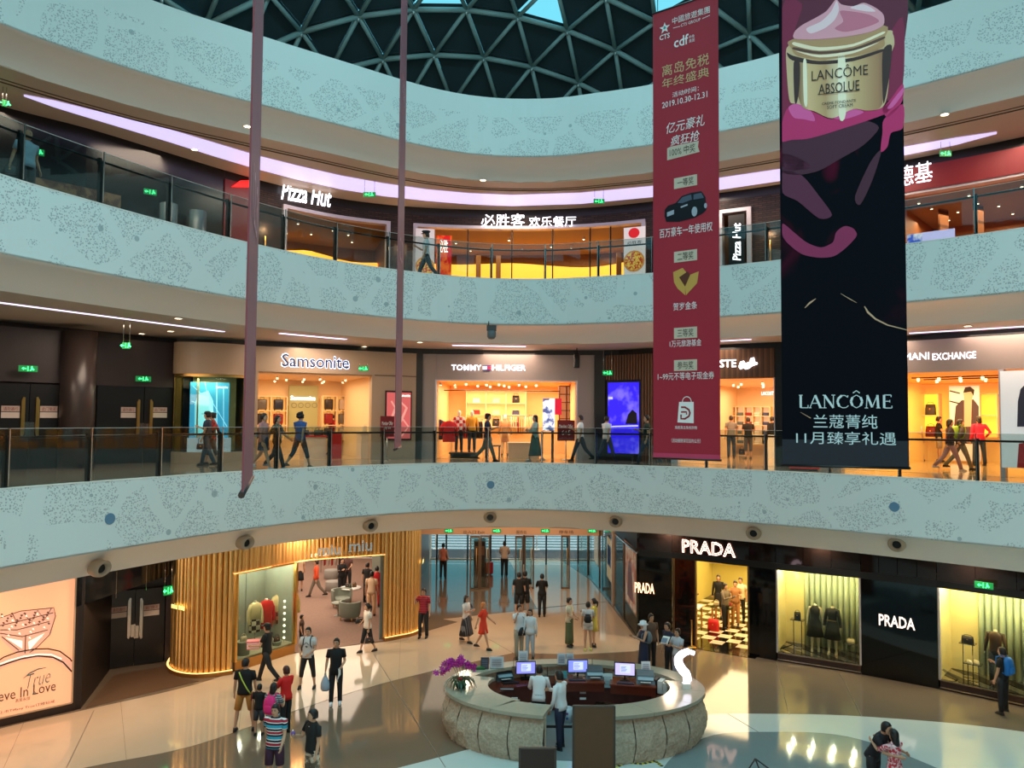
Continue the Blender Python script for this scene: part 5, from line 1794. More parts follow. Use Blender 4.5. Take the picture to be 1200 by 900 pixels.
spot_row('small lit track spot in the right fashion shop', [AP.W(a, 9.14, -d) for a, d in ((2.6, 1.4), (3.2, 1.4), (3.8, 1.4), (4.4, 1.4), (5.0, 1.4), (2.8, 2.6), (3.5, 2.6), (4.2, 2.6), (5.2, 2.6), (5.9, 1.2))], 'track spots in the right fashion shop')
# low red notice on the gallery floor under the black banner
p = G(947, 552, Z2)
t = thing('floor_notice', 'low red notice board on the gallery floor below the black banner', 'sign', (p[0], p[1] + .3, Z2), -.5)
MB().obox((0, 0, .05), .9, .03, .34, 0, tilt=.2).build('board', M((200, 44, 34), .5, emit=.3, name='red_board'), t, local=True)
MB().box(-.4, .4, -.02, .2, 0, .05).build('foot', m_black, t, local=True)
mb = MB()
Plane((0, 0), (1, 0)).text(mb, '小心地滑 请勿攀爬', -.38, .38, .22, .32, d=-.0)
mb.build('lettering', m_white, t, local=True)
# ---- things hanging from or set into the ceilings
for x, y, Y, h, lab, w in ((148, 405, 21.5, .9, 'green exit sign on two long rods in front of the left black doors', .22), (426, 432, 27.2, .1, 'small green exit sign hanging before the luggage shop', .34), (712, 437, 27.5, .72, 'green exit sign on two rods before the timber wall', .36)):
 exit_sign(x, y, Y, lab, w, .17, hang=h, rz=0)
for x, y, Y, h, lab, w in ((433, 228, 27.0, .5, 'green exit sign hanging under the upper light band, left of the wide restaurant front', .44), (702, 236, 27.8, .5, 'green exit sign hanging under the upper light band, left of the red banner', .40), (1108, 180, 22.8, .42, 'green exit sign on two rods before the red restaurant fascia', .34), (5, 121, 19.5, .35, 'small green exit sign hanging at the upper left edge', .1),
 (43, 178, 20.5, 0, 'green exit sign behind the glass at the upper left beside the walking man', .36), (176, 225, 23.0, 0, 'green exit sign behind the glass left of the grey columns', .36)):
 exit_sign(x, y, Y, lab, w, .17, hang=h, rz=0 if x > 300 else .6)
q = V(576, 391, 25.9)
t = thing('security_camera', 'grey ceiling camera housing under the middle of the upper gallery edge', 'camera', (q[0], q[1], q[2] - .2))
MB().lathe([(.001, 0), (.10, .02), (.15, .10), (.15, .26), (.12, .30)], (0, 0, 0), 14).build('dome', M((96, 104, 108), .3, name='camera_dome'), t, local=True)
MB().box(-.16, .16, -.1, .16, .30, .48).build('bracket', M((60, 60, 62), .5, name='bracket'), t, local=True)
MB().tube([(-.1, 0, .46), (-.1, .05, .62)], .02, 6).build('cable', m_black, t, local=True)
q = V(676, 412, 28.6)
t = thing('projector', 'black and silver projector on a rod over the right corner of the central fashion shop', 'projector', (q[0], q[1], q[2] - .62))
MB().lathe([(.10, 0), (.11, .04), (.11, .55), (.06, .62)], (0, 0, 0), 12).build('housing', m_black, t, local=True)
MB().box(-.13, -.09, -.03, .03, .02, .5).build('silver_strip', m_chrome, t, local=True)
MB().tube([(0, 0, .6), (0, 0, .85)], .02, 6).build('rod', m_black, t, local=True)
dl = 0
for x, y, z, lab in ((170, 181, 16.28, 'lit downlight over the dark upper left corridor'), (228, 175, 16.28, 'lit downlight beside the light band, second from the left'), (290, 148, 16.28, 'lit downlight above the light band near the tall pink banner'), (566, 211, 16.28, 'lit downlight above the light band over the wide restaurant front'), (1107, 134, 16.28, 'lit downlight at the upper right over the exit sign'),
 (209, 373, 10.49, 'lit downlight over the left doors, highest of three'), (200, 388, 10.49, 'lit downlight over the left doors, middle of three'), (166, 391, 10.49, 'lit downlight over the left doors, lowest of three'), (427, 406, 10.49, 'lit downlight before the luggage shop'), (492, 401, 10.49, 'lit downlight left of the thin centre banner'), (1134, 382, 10.49, 'lit downlight over the right fashion shop sign')):
 downlight(x, y, z, lab)
# first gallery ceiling: light strips, and glowing strips imitating sign reflections before two shops
for k_, (lab, P1, P2, w) in enumerate((('thin long light strip in the ceiling at the left of the first gallery', (-40, 350), (262, 389), .14), ('thin light strip in the ceiling at the right of the first gallery', (1066, 391), (1260, 379.5), .16), ('short light strip before the luggage shop sign', (328, 391), (405, 398), .18), ('short light strip before the central fashion shop sign', (530, 405), (616, 406.5), .2), ('short light strip beside the red banner', (845, 400), (880, 398), .12))):
 a, b = Vector(G(*P1, 10.485)), Vector(G(*P2, 10.485))
 nn = Vector((-(b - a).y, (b - a).x, 0)).normalized() * w / 2
 MB().prism([tuple((a + nn)[:2]), tuple((b + nn)[:2]), tuple((b - nn)[:2]), tuple((a - nn)[:2])], 10.485, 10.5).build('light_or_reflection_strip', M((226, 212, 250), .4, emit=1.5, name='strip_glow'), label=lab, cat='ceiling light')
# gallery lamps: rows of soft downlights
for zc, cv, pw in ((10.4, O, 85), (16.15, O4, 90)):
 for x in (40, 230, 420, 600, 790, 980, 1160):
  s = cv.px(x, zc)
  p_ = cv.pt(s, 2.9)
  l = bpy.data.lights.new('gallery_lamp', 'AREA')
  l.size = 2.0
  l.energy = pw
  l.color = (1.0, .78, .60)
  lo = bpy.data.objects.new('gallery_lamp', l)
  COL.objects.link(lo)
  lo.location = (p_.x, p_.y, zc - .02)
# ================================================================== ground floor shops
m_carpet = M((140, 112, 98), .95, noise=.18, nscale=9, name='mauve_carpet')
m_sage = M((142, 148, 136), .6, name='sage_green_wall')
def bulb(loc, power, col, r=.045):
 l = bpy.data.lights.new('shop_spot', 'POINT')
 l.energy = power
 l.color = col
 l.shadow_soft_size = r
 o = bpy.data.objects.new('shop_spot', l)
 COL.objects.link(o)
 o.location = loc
# ---- jewellery light box, far left
TI = Plane((-15.0, 17.65), (-11.55, 20.80))
t = thing('light_box_wall', 'big peach lit jewellery poster with a diamond ring and lettering at the left edge', 'sign', TI.W(2.6, 0))
a1 = TI.hit(86, 760)[0]
mb = MB()
TI.box(mb, 0, TI.w, 0, .22, -.3, .02)
TI.box(mb, a1, TI.w, .22, 4.0, -.3, .02)
mb.build('dark_surround', M((46, 32, 28), .4, name='dark_bronze'), t)
mb = MB()
TI.box(mb, 0, a1, .22, 4.0, -.2, 0)
mb.build('lit_print', M((246, 178, 136), .35, emit=.5, name='peach_print'), t)
mb = MB()
TI.box(mb, a1 - .02, a1 + .02, .22, 4.0, .0, .04)
TI.box(mb, 0, a1, .20, .24, .0, .04)
mb.build('frame_edge', M((214, 186, 160), .3, .4, name='champagne_trim'), t)
pk = M((226, 170, 146), .4, emit=.42, name='rose_print')
dk = M((110, 70, 60), .4, emit=.05, name='brown_print')
lt = M((255, 232, 214), .4, emit=.75, name='pale_print')
mb = MB()
TI.poly(mb, [(-6, 732), (0, 724), (22, 716), (62, 712), (65, 722), (60, 742), (46, 757), (33, 769), (24, 769), (14, 762), (2, 750)], .004, .008)
mb.build('stone_picture', pk, t)
mb = MB()
for L_ in ([(0, 733), (22, 728), (62, 718)], [(0, 724), (24, 716), (63, 712), (65, 722), (58, 744), (44, 758), (30, 768)], [(0, 738), (20, 738), (58, 728)], [(0, 742), (26, 746), (56, 738)], [(30, 744), (29, 768)], [(2, 746), (22, 762)], [(14, 718), (20, 730), (28, 718), (36, 730), (44, 715), (52, 726), (60, 713)]):
 TI.line(mb, L_, .022, .012)
for k in range(26):
 x, y = 2 + (k * 37 % 58), 720 + (k * 23 % 16) - (2 + (k * 37 % 58)) * .08
 TI.poly(mb, [(x - 1.6, y), (x, y - 1.2), (x + 1.8, y + .4), (x + .2, y + 1.6)], .009, .013)
mb.build('facet_lines', dk, t)
mb = MB()
for k in range(20):
 x, y = 3 + (k * 29 % 54), 722 + (k * 31 % 36) - (k * 29 % 54) * .08
 if y > 750 - abs(x - 30) * .2:
  continue
 TI.poly(mb, [(x - 1.8, y), (x, y - 1.5), (x + 1.4, y + 1.4)], .011, .015)
TI.poly(mb, [(6, 747), (26, 751), (26, 760)], .011, .015)
TI.poly(mb, [(33, 752), (52, 742), (34, 762)], .011, .015)
mb.build('facet_highlights', lt, t)
mb = MB()
arc = lambda k, dx, dy: [(-24 + dx, 800 + dy), (-10 + dx, 784 + dy), (4 + dx, 774 + dy), (20 + dx, 768 + dy), (40 + dx, 764.5 + dy), (56 + dx, 764 + dy), (70 + dx, 768 + dy), (82 + dx, 777 + dy), (84 + dx, 780 + dy)]
TI.line(mb, arc(0, 0, 3), .17, .016)
mb.build('ring_band', pk, t)
mb = MB()
TI.line(mb, [(x, y - 4 if x < 70 else y - 5) for x, y in arc(0, 0, 0)], .03, .018)
TI.line(mb, [(-20, 792), (0, 780), (24, 772), (44, 768.5), (62, 770), (74, 776), (84, 787)], .035, .018)
mb.build('band_lines', M((40, 26, 26), .4, name='dark_print'), t)
mb = MB()
TI.line(mb, [(-10, 782), (10, 774), (28, 769), (46, 766.5), (60, 767), (72, 772)], .035, .019)
mb.build('band_highlight', lt, t)
mb = MB()
m_ink = M((98, 74, 58), .5, name='brown_ink')
TI.ptext(mb, 'Believe In Love', -24, 806, 65, 818, d=.012)
mb.build('lettering', m_ink, t)
mb = MB()
TI.ptext(mb, 'True', 31, 787, 59, 803, d=.016, shear=.5, rot=.12, bold=-.015)
TI.line(mb, [(27, 795), (34, 789), (44, 784), (54, 782)], [.01, .03, .03, .012], .018)
TI.line(mb, [(38, 814), (40, 810), (42, 813)], .022, .018)
mb.build('script_lettering', M((70, 116, 120), .5, name='teal_ink'), t)
mb = MB()
TI.ptext(mb, '真爱永恒', 18, 817.5, 35, 821.5, d=.012)
TI.ptext(mb, '全新上市Tiffany True订婚钻戒', -14, 828, 64, 832, d=.012)
mb.build('small_lettering', m_ink, t)
# dark recess with double door
RL = Plane((-11.55, 20.80), (-12.9, 23.9))
mb = MB()
mb.prism([(-11.62, 20.75), (-11.45, 20.9), (-12.35, 24.1), (-12.6, 24.1)], 0, 4.0)
mb.build('wall_recess_side', M((36, 28, 26), .4, name='bronze_panel'), kind='structure')
RB = Plane((-12.55, 24.0), (-10.3, 25.35))
mb = MB()
zd = 2.55
RB.box(mb, -.1, RB.w + .3, zd, 4.0, -.25, .04)
RB.box(mb, -.1, RB.w + .3, 0, zd, -.4, -.25)
RB.box(mb, RB.hit(194, 720)[0], RB.w + .3, 0, zd, -.25, .04)
mb.build('wall_recess_back', m_dkpl, kind='structure')
service_door('black double door with steel pulls in the ground floor recess', RB, 104, 194, 692, (152, 166), 700, 748, z0=0, handle=m_chrome)
GB = Plane((-11.5, 20.85), (-10.25, 24.2))
zg = [GB.hit(90, 711), GB.hit(204, 672)]
mb = MB()
GB.poly(mb, [(zg[0][0], zg[0][1]), (zg[1][0] + .1, zg[1][1]), (zg[1][0] + .1, 4.0), (zg[0][0], 4.0)], -.04, 0, pix=False)
bh = mb.build('wall_glass_bulkhead', m_gloss_black, kind='structure')
mb = MB()
for x in (136, 171):
 a = GB.hit(x, 690)[0]
 GB.box(mb, a - .008, a + .008, 2.7, 4.0, 0, .01)
mb.build('glass_joint', m_chrome, bh)
exit_sign(197, 692, 23.2, 'small green exit sign hanging before the gold fluted wall', .26, .26, hang=.7, rz=.9)
# ---- gold fluted boutique
m_fl = M((236, 190, 118), .34, .9, noise=.1, nscale=3, name='gold_fluting')
gb = thing('shop_front', 'gold fluted boutique front with curved corners and mirror letters', 'shop front', (-7.2, 25.8, 0))
def fluted(cv, s0, s1, z0, z1, pitch=.16, name='fluting'):
 mb = MB()
 n = int((s1 - s0) / pitch)
 for i in range(n):
  a = s0 + (s1 - s0) * i / n
  b_ = s0 + (s1 - s0) * (i + 1) / n
  dep = .05 if i % 3 else .03
  prof = []
  for k in range(6):
   t_ = k / 5
   q = cv.pt(a + (b_ - a) * (.08 + .84 * t_), -dep * math.sin(math.pi * t_) ** .7)
   prof.append(q)
  pts = prof + [cv.pt(b_, .06), cv.pt(a, .06)]
  mb.loft([[(p.x, p.y, z0) for p in pts], [(p.x, p.y, z1) for p in pts]], smooth=False)
 return mb.build(name, m_fl, gb, kind='stuff')
GL = Curve([(-10.75, 24.95), (-10.55, 24.3), (-10.1, 23.75), (-9.5, 23.5), (-8.95, 23.6), (-8.5, 23.85)])
GW = Plane((-8.5, 23.85), (-7.12, 25.95))
GD = Plane((-7.12, 25.95), (-4.45, 27.4))
GR = Curve([(-4.45, 27.4), (-4.0, 27.75), (-3.6, 28.1), (-3.40, 28.6), (-3.42, 29.2), (-3.6, 30.0)])
GH = Curve([(-8.5, 23.85), (-7.8, 24.95), (-7.12, 25.95), (-6.3, 26.55), (-4.45, 27.4)])
fluted(GL, .05, GL.L, .12, 4.0)
fluted(GR, 0, GR.L, .12, 4.0)
fluted(GH, 0, GH.L, 3.02, 4.0, .14)
m_lit = M((255, 206, 130), .4, emit=1.2, name='lit_gold_edge')
for cv in (GL, GR):
 mb = MB()
 ribbon(mb, cv, 0, cv.L, .0, .12, -.14, .3, .15)
 mb.build('plinth', M((170, 120, 62), .3, .8, name='bronze_plinth'), gb)
 mb = MB()
 ribbon(mb, cv, 0, cv.L, .12, .135, -.13, .06, .15)
 mb.build('plinth_light', m_lit, gb)
mb = MB()
ribbon(mb, GH, 0, GH.L, 3.0, 3.02, -.06, .1, .2)
mb.build('header_light', m_lit, gb)
mb = MB()
ribbon(mb, GH, 0, GH.L, 3.0, 4.0, .08, .12, .2)
mb.build('header_backing', m_fl, gb)
# mirror letters
m_mirl = M((236, 230, 220), .18, .9, emit=.12, name='mirror_letter')  # small emission added in place of the bright reflections
HP = Plane(GH.pt(2.9), GH.pt(GH.L - .1))
mb = MB()
HP.ptext(mb, 'miu', 371, 637.5, 397, 649, d=.24, ext=.05, bold=.02)
mb.build('sign_lettering', m_mirl, gb, label='mirror polished lower case letters')
mb = MB()
HP.ptext(mb, 'miu', 407, 632, 434, 645, d=.24, ext=.05, bold=.02)
mb.build('sign_lettering', m_mirl, gb, label='mirror polished lower case letters')
for (cv, s, w, lab) in ((GL, GL.L * .48, .62, 'lit'), (GR, GR.L * .62, .55, 'lit')):
 p_, d_, n_ = cv.at(s)
 pq = p_ - n_ * .1
 pl = Plane((pq - d_ * w / 2), (pq + d_ * w / 2))
 mb = MB()
 zz = 1.98 if cv is GL else 2.45
 pl.text(mb, 'miu miu', 0, w, zz, zz + .17, d=.03, ext=.02, bold=.01)
 mb.build('small_lettering', M((255, 226, 130), .4, emit=2.2, name='lit_yellow_letter'), gb)
# window
mb = MB()
GW.box(mb, .12, GW.w - .05, 0, .30, -.12, .0)
mb.build('window_sill', M((176, 128, 70), .3, .8, name='bronze_sill'), gb)
mb = MB()
for a in (.12, GW.w - .05):
 GW.box(mb, a - .04, a + .04, .3, 3.02, -.1, .04)
GW.box(mb, .12, GW.w - .05, 2.96, 3.02, -.1, .04)
mb.build('window_frame', m_gold, gb)
mb = MB()
GW.box(mb, .16, GW.w - .09, .30, 2.96, -.03, -.02)
mb.build('window_glass', m_glass, gb)
mb = MB()
GW.box(mb, .0, GW.w, .05, .32, -1.6, -.12)
mb.build('window_deck', M((196, 186, 160), .4, name='pale_deck'), gb)
mb = MB()
GW.box(mb, -.3, GW.w + .1, 0, 3.1, -1.72, -1.6)
GW.box(mb, -.1, 0, .3, 3.1, -1.6, -.1)
GW.box(mb, GW.w, GW.w + .06, .05, 3.1, -1.6, -.12)
mb.build('window_back', m_sage, gb)
for s_ in (.8, 1.7):
 mb = MB()
 GW.box(mb, s_ - .01, s_ + .01, .32, 3.0, -1.6, -1.58)
 mb.build('panel_joint', M((100, 106, 96), .5, name='joint'), gb)
for k in range(3):
 for d in (-.3, -1.1):
  bulb(GW.W(.4 + k * .8, 2.85, d), 26, (1, .84, .6))
m_cream_c = M((236, 214, 160), .8, name='cream_wool')
m_redc = M((214, 16, 22), .6, name='red_coat_cloth')
m_plaid = pattern((226, 214, 190), (60, 34, 30), 7, 'check', name='plaid_cloth')
for i, (x, lab, mt, mt2, w) in enumerate(((299, 'cream jacket over a dark checked skirt on a stand, leftmost in the gold boutique window', m_cream_c, m_plaid, .46), (312, 'bright red coat on a stand in the gold boutique window', m_redc, m_redc, .52), (326, 'cream jacket with plaid shorts on a stand behind the red coat', m_cream_c, pattern((196, 120, 80), (120, 50, 36), 8, 'check', name='brown_plaid'), .5), (343, 'pale yellow coat on a stand at the right edge of the gold boutique window', M((240, 214, 130), .8, name='yellow_wool'), M((240, 214, 130), .8, name='yellow_wool'), .42))):
 a = GW.hit(x, 715)[0]
 d = {299: -.75, 312: -.7, 326: -1.0, 343: -.8}[x]
 a = Plane(GW.W(0, 0, d)[:2], GW.W(GW.w, 0, d)[:2]).hit(x, 715)[0]
 t = thing('dress_stand', lab, 'mannequin', GW.W(a, .32, d), GW.rz - .25)
 MB().tube([(0, 0, .02), (0, 0, 1.0)], .014, 6).build('pole', m_chrome, t, local=True)
 MB().lathe([(.001, 0), (.16, 0), (.16, .02), (.02, .03)], (0, 0, 0), 14).build('base', m_chrome, t, local=True)
 mb = MB()
 long = x in (312, 343)
 z0 = .55 if long else .92
 mb.loft([[(x_, y_, z) for x_, y_, _ in ell_ring((0, 0, 0), w / 2 * a_, .12 * a_, 14, p=2.5)] for z, a_ in ((z0, .86), (z0 + .22, .76), (1.28, .86), (1.40, .72), (1.46, .3))])
 for s_ in (-1, 1):
  mb.tube([(s_ * w * .30, 0, 1.38), (s_ * w * .47, 0, 1.18), (s_ * w * .50, -.03, .92), (s_ * w * .46, -.06, .76)], [.06, .062, .055, .05], 8)
 mb.build('coat' if long else 'jacket', mt, t, local=True)
 if not long:
  MB().loft([[(x_, y_, z) for x_, y_, _ in ell_ring((0, 0, 0), w / 2 * a_, .12 * a_, 14, p=2.5)] for z, a_ in ((.50, .9), (.75, .84), (.95, .72))]).build('skirt', mt2, t, local=True)
 MB().tube([(0, 0, 1.44), (0, 0, 1.50)], .05, 8).build('neck', M((226, 216, 200), .4, name='ivory'), t, local=True)
for i, (a, d, h, r_, lab, bag) in enumerate(((.32, -.5, .62, .17, 'sage round pedestal with a dark bag at the left of the gold boutique window', 'small dark bag on the left sage pedestal'), (.72, -.4, .42, .22, 'wide low sage round pedestal in the gold boutique window', 'cream clutch on the wide low pedestal'), (1.7, -.5, .22, .2, 'low sage drum in the gold boutique window', 'tan bag on the low sage drum'), (2.0, -.35, .12, .16, 'small sage disc at the right of the gold boutique window', 'brown pouch on the small sage disc'))):
 p = GW.W(a, .32, d)
 MB().lathe([(r_ * .86, 0), (r_ * .86, h - .04), (r_, h - .04), (r_, h)], p, 20).build('pedestal', m_sage, label=lab, cat='pedestal')
 handbag(bag, (p[0], p[1], p[2] + h), GW.rz, [(40, 26, 22), (226, 200, 160), (190, 120, 60), (96, 56, 34)][i], .24, .15, .10, .08)
t = thing('bulb_strand', 'vertical strand of white lamp balls at the right side of the gold boutique window', 'light', GW.W(GW.w - .22, .34, -.35))
MB().tube([(0, 0, 0), (0, 0, 1.5)], .006, 5).build('cord', m_chrome, t, local=True)
for k in range(7):
 MB().ell((0, 0, .15 + k * .2), .045, .045, .045, 8, 6).build('bulb', M((255, 236, 200), .4, emit=2.2, name='bulb'), t, local=True)
# inside
mb = MB().prism([GD.W(.0, 0)[:2], GD.W(GD.w, 0)[:2], (-4.2, 30), (-4.6, 44), (-20, 44), (-16, 33), (-9.6, 27.0)], 0, .012)
mb.build('boutique_carpet', m_carpet, gb)
MB().prism([(-4.62, 27.5), (-4.2, 27.9), (-4.0, 31.5), (-4.45, 31.5)], 0, 3.05).build('boutique_side_wall', m_sage, gb)
MB().prism([(-6.15, 34.4), (-5.1, 34.5), (-5.1, 35.2), (-6.15, 35.2)], 0, 3.1).build('sage_column', m_sage, label='square sage green column inside the gold boutique', cat='column')
MB().prism([(-20, 43.9), (-4.6, 43.9), (-4.6, 44.1), (-20, 44.1)], 0, 3.1).build('boutique_back_wall', M((214, 196, 176), .6, name='ivory_wall'), gb)
MB().prism([(-4.5, 31.5), (-4.35, 31.5), (-4.5, 44), (-4.65, 44)], 0, 3.1).build('boutique_hall_wall', M((214, 196, 176), .6, name='ivory_wall'), gb)
MB().prism([(-8.6, 24.2), (-9.0, 24.0), (-20, 34), (-20, 34.4)], 0, 3.1).build('boutique_left_wall', M((214, 196, 176), .6, name='ivory_wall'), gb)
mb = MB().prism([GD.W(-.1, 0, -.1)[:2], GD.W(GD.w, 0, -.1)[:2], (-4.2, 30), (-4.6, 44), (-20, 44), (-16, 33), (-9.6, 27.0)], 3.1, 3.2)
mb.build('boutique_ceiling', M((206, 190, 170), .6, name='ivory_ceiling'), gb)
area('boutique_lamp', (-8.2, 31.5, 3.0), (-8.2, 31.5, 0), 5, 7, 260, (1, .80, .62))
area('boutique_lamp', (-10.5, 38.5, 3.0), (-10.5, 38.5, 0), 8, 8, 330, (1, .80, .62))
# armchairs, table, stools
m_seat = M((132, 140, 128), .8, name='sage_velvet')
def tub_chair(label, loc, rz):
 t = thing('armchair', label, 'armchair', loc, rz)
 rings = []
 for z, s_ in ((.16, .86), (.3, 1.0), (.62, 1.06), (.74, 1.04)):
  rings.append([(.42 * s_ * math.cos(a), .40 * s_ * math.sin(a), z) for a in [math.pi * (-.12 + 1.24 * k / 14) for k in range(15)]])
 inner = [[(p[0] * .80, p[1] * .80, p[2]) for p in r_] for r_ in rings]
 mb = MB()
 mb.loft(rings, closed=False, caps=False)
 mb.loft([inner[-1]] + inner[:-1][::-1], closed=False, caps=False)
 mb.loft([rings[-1], inner[-1]], closed=False, caps=False)
 for e in (0, -1):
  mb.add([r_[e] for r_ in rings] + [r_[e] for r_ in inner[::1]], [(0, 1, 5, 4), (1, 2, 6, 5), (2, 3, 7, 6)])
 mb.build('backrest', m_seat, t, local=True)
 MB().loft([[(x, y, z) for x, y, _ in ell_ring((0, -.02, 0), .33 * s_, .34 * s_, 16, p=3)] for z, s_ in ((.14, .95), (.38, 1), (.42, .95))]).build('seat', m_seat, t, local=True)
 for sx in (-1, 1):
  for sy in (-1, 1):
   MB().tube([(sx * .26, sy * .24, 0), (sx * .26, sy * .24, .16)], .018, 6).build('leg', m_gold, t, local=True)
 return t
def place(x, y, z=0):
 return G(x, y, z)
tub_chair('sage tub armchair seen from behind in the gold boutique', place(410, 727), 2.7)
tub_chair('sage tub armchair beyond the round table in the gold boutique', place(400, 712), .6)
p = place(411, 708)
t = thing('round_table', 'round white topped table with accessories in the gold boutique', 'table', p)
MB().lathe([(.001, .66), (.44, .66), (.44, .70), (.001, .70)], (0, 0, 0), 24).build('tabletop', m_white, t, local=True)
MB().lathe([(.22, 0), (.05, .03), (.04, .66)], (0, 0, 0), 14).build('pedestal', m_gold, t, local=True)
for i, (dx, dy, c, lab) in enumerate(((-.15, 0, (40, 34, 30), 'black bag on the round white table'), (.12, .08, (96, 72, 44), 'brown bag on the round white table'), (.0, -.18, (60, 70, 50), 'olive pouch on the round white table'))):
 handbag(lab, (p[0] + dx, p[1] + dy, .70), i * .7, c, .2, .16, .1, .05)
p = place(396, 722)
MB().lathe([(.16, 0), (.16, .02), (.03, .04), (.03, .5), (.26, .5), (.26, .54), (.001, .54)], p, 20).build('side_table', m_sage, label='small round sage side table left of the tub armchair', cat='table')
for i, (x, y) in enumerate(((388, 678), (390, 692))):
 p = place(x, y)
 MB().lathe([(.001, 0), (.30, 0), (.34, .04), (.34, .40), (.30, .44), (.001, .44)], p, 20).build('pouffe', M((150, 146, 140), .8, name='grey_velvet'), label='grey round pouffe in the gold boutique, %s' % ('the farther of two' if i == 0 else 'the nearer of two'), cat='stool')
clothes_rack('clothes rack with red and black coats at the back of the gold boutique', place(376, 671)[:2], place(402, 671)[:2], 0, 1.5, [(190, 16, 24), (30, 26, 28), (200, 24, 30), (40, 34, 34), (226, 220, 214)], 'coat on the rack at the back of the gold boutique', 'coats on the boutique rack', h=1.05, gap=.16)
BKP = Plane((-4.75, 44), (-4.7, 32))
HB = Plane((-12, 41.0), (-4.8, 41.0))
t, cells = niche('lit accessories shelf at the back right of the gold boutique', HB, 402, 624, 421, 668, 3, 4, M((236, 220, 200), .5, emit=.4, name='lit_back'), .4)
for i, (c, w, h) in enumerate(cells):
 handbag(['black', 'tan', 'red', 'cream', 'dark brown', 'navy'][i % 6] + ' handbag on the back shelf of the gold boutique, ' + ['bottom', 'second', 'third', 'top'][i // 3] + ' board', c, 0, [(24, 20, 22), (176, 130, 90), (170, 24, 34), (226, 210, 190), (70, 44, 34), (36, 40, 70)][i % 6], .3, .26, .14, .14)
# ---- entrance hall: far glass front, gate frames, right glass wall
m_mull = M((40, 44, 48), .4, .5, name='dark_mullion')
m_bronze = M((124, 104, 84), .3, .9, name='bronze_frame')
EN = Plane((-5.2, 42.0), (5.2, 42.0))
mb = MB().box(-5.5, 4.6, 41.6, 42.1, 2.62, 4.2)
band = mb.build('wall_entrance_header', M((196, 150, 112), .5, name='peach_header'), kind='structure')
HDP = Plane((-5.5, 36.0), (4.6, 36.0))
mb = MB().box(-5.2, 4.3, 36.0, 36.2, 2.45, 4.0)
hb = mb.build('wall_entrance_band', M((216, 164, 120), .5, emit=.08, name='peach_header'), kind='structure')
mb = MB()
for x0, x1, s_ in ((543, 568, '出入口 Exit'), (605, 617, '服务台'), (655, 672, '停车场')):
 HDP.ptext(mb, s_, x0, 621.5, x1, 625.5, d=.01)
mb.build('lettering', M((80, 40, 30), .6, name='brown_ink'), hb)
for i, x in enumerate((526, 582, 639, 694)):
 exit_sign(x, 622, 35.975, ['green exit sign on the peach header, first from the left', 'green exit sign on the peach header, second from the left', 'green exit sign on the peach header, third from the left', 'green exit sign on the peach header, fourth from the left'][i], .40, .16)
exit_sign(757, 645, 28.6, 'green exit sign hanging before the black corner of the glossy black shop', .28, .2, hang=.5, rz=.4)
for i, x in enumerate((490, 512, 523, 548, 575, 592, 614, 640, 665, 690)):
 a = EN.hit(x, 650)[0] - 5.2
 mb = MB().box(a - .04, a + .04, 41.9, 42.05, 0, 2.65)
 mb.build('window_%d' % (i + 1), m_mull, kind='structure')
gp = MB().box(-5.2, 4.4, 41.97, 41.985, 0.02, 2.62).build('window_11', m_glass, kind='structure')
# outside: forecourt, kerb, road
MB().box(-40, 40, 42.1, 75, -.25, -.02).build('ground', M((140, 146, 166), .5, noise=.15, nscale=1.2, name='grey_paving'), kind='structure')
MB().box(-12, 12, 43.6, 46.3, -.02, .03).build('mat_outside', M((34, 38, 52), .7, name='dark_mat'), label='wide dark blue grey mat outside the glass entrance', cat='mat')
MB().box(-12, 12, 43.3, 43.4, -.02, .05).build('kerb_line', m_white, label='white kerb line outside the glass entrance', cat='kerb')
mb = MB()
for k in range(9):
 mb.box(-12, 12, 46.8 + k * 1.1, 47.25 + k * 1.1, -.02, .0 + .004)
mb.build('road_marking', M((176, 188, 206), .6, name='pale_marking'), label='pale stripes on the paving beyond the glass entrance', cat='road marking')
for i, x in enumerate((512, 628, 679)):
 p = G(x, 640 if i else 641, 0)
 t = thing('rope_post', ['slim white post outside the entrance, leftmost', 'slim white post outside the entrance, centre', 'slim white post outside the entrance, right'][i], 'post', (p[0], 46.6, 0))
 MB().tube([(0, 0, 0), (0, 0, .9)], .03, 6).build('pole', m_white, t, local=True)
 MB().lathe([(.001, 0), (.2, 0), (.2, .03)], (0, 0, 0), 10).build('base', m_white, t, local=True)
# security gates: pairs of upright bronze frames
for i, (x0, x1, yb, yt, lab) in enumerate(((484, 491, 694, 636, 'bronze door frame beside the gold fluted wall'), (551, 561, 691, 636, 'bronze glass door leaf in the hall, left of the middle pair'), (563, 573, 690, 640, 'bronze glass door leaf in the hall, right of the middle pair'), (604, 612, 691, 638, 'bronze glass door leaf, left of the pair near the two people in black'), (615, 625, 690, 636, 'bronze glass door leaf, right of the pair near the two people in black'), (658, 667, 690, 635, 'bronze glass door leaf standing open at the right of the hall'), (706, 715, 690, 634, 'bronze glass door leaf beside the right glass wall'))):
 a, b = G(x0, yb, 0), G(x1, yb, 0)
 ht = 2.45
 t = thing('glass_door_leaf', lab, 'door', ((a[0] + b[0]) / 2, a[1], 0))
 w = b[0] - a[0]
 for sx in (-1, 1):
  MB().box(sx * w / 2 - .03, sx * w / 2 + .03, -.03, .03, 0, ht).build('stile', m_bronze, t, local=True)
 for z in (0.0, ht - .08):
  MB().box(-w / 2, w / 2, -.025, .025, z, z + .08).build('rail', m_bronze, t, local=True)
 MB().box(-w / 2 + .03, w / 2 - .03, -.006, .006, .08, ht - .08).build('pane', m_glass, t, local=True)
 MB().tube([(w * .2, -.08, .5), (w * .2, -.08, 1.9)], .018, 6).build('bar_handle', m_gold, t, local=True)
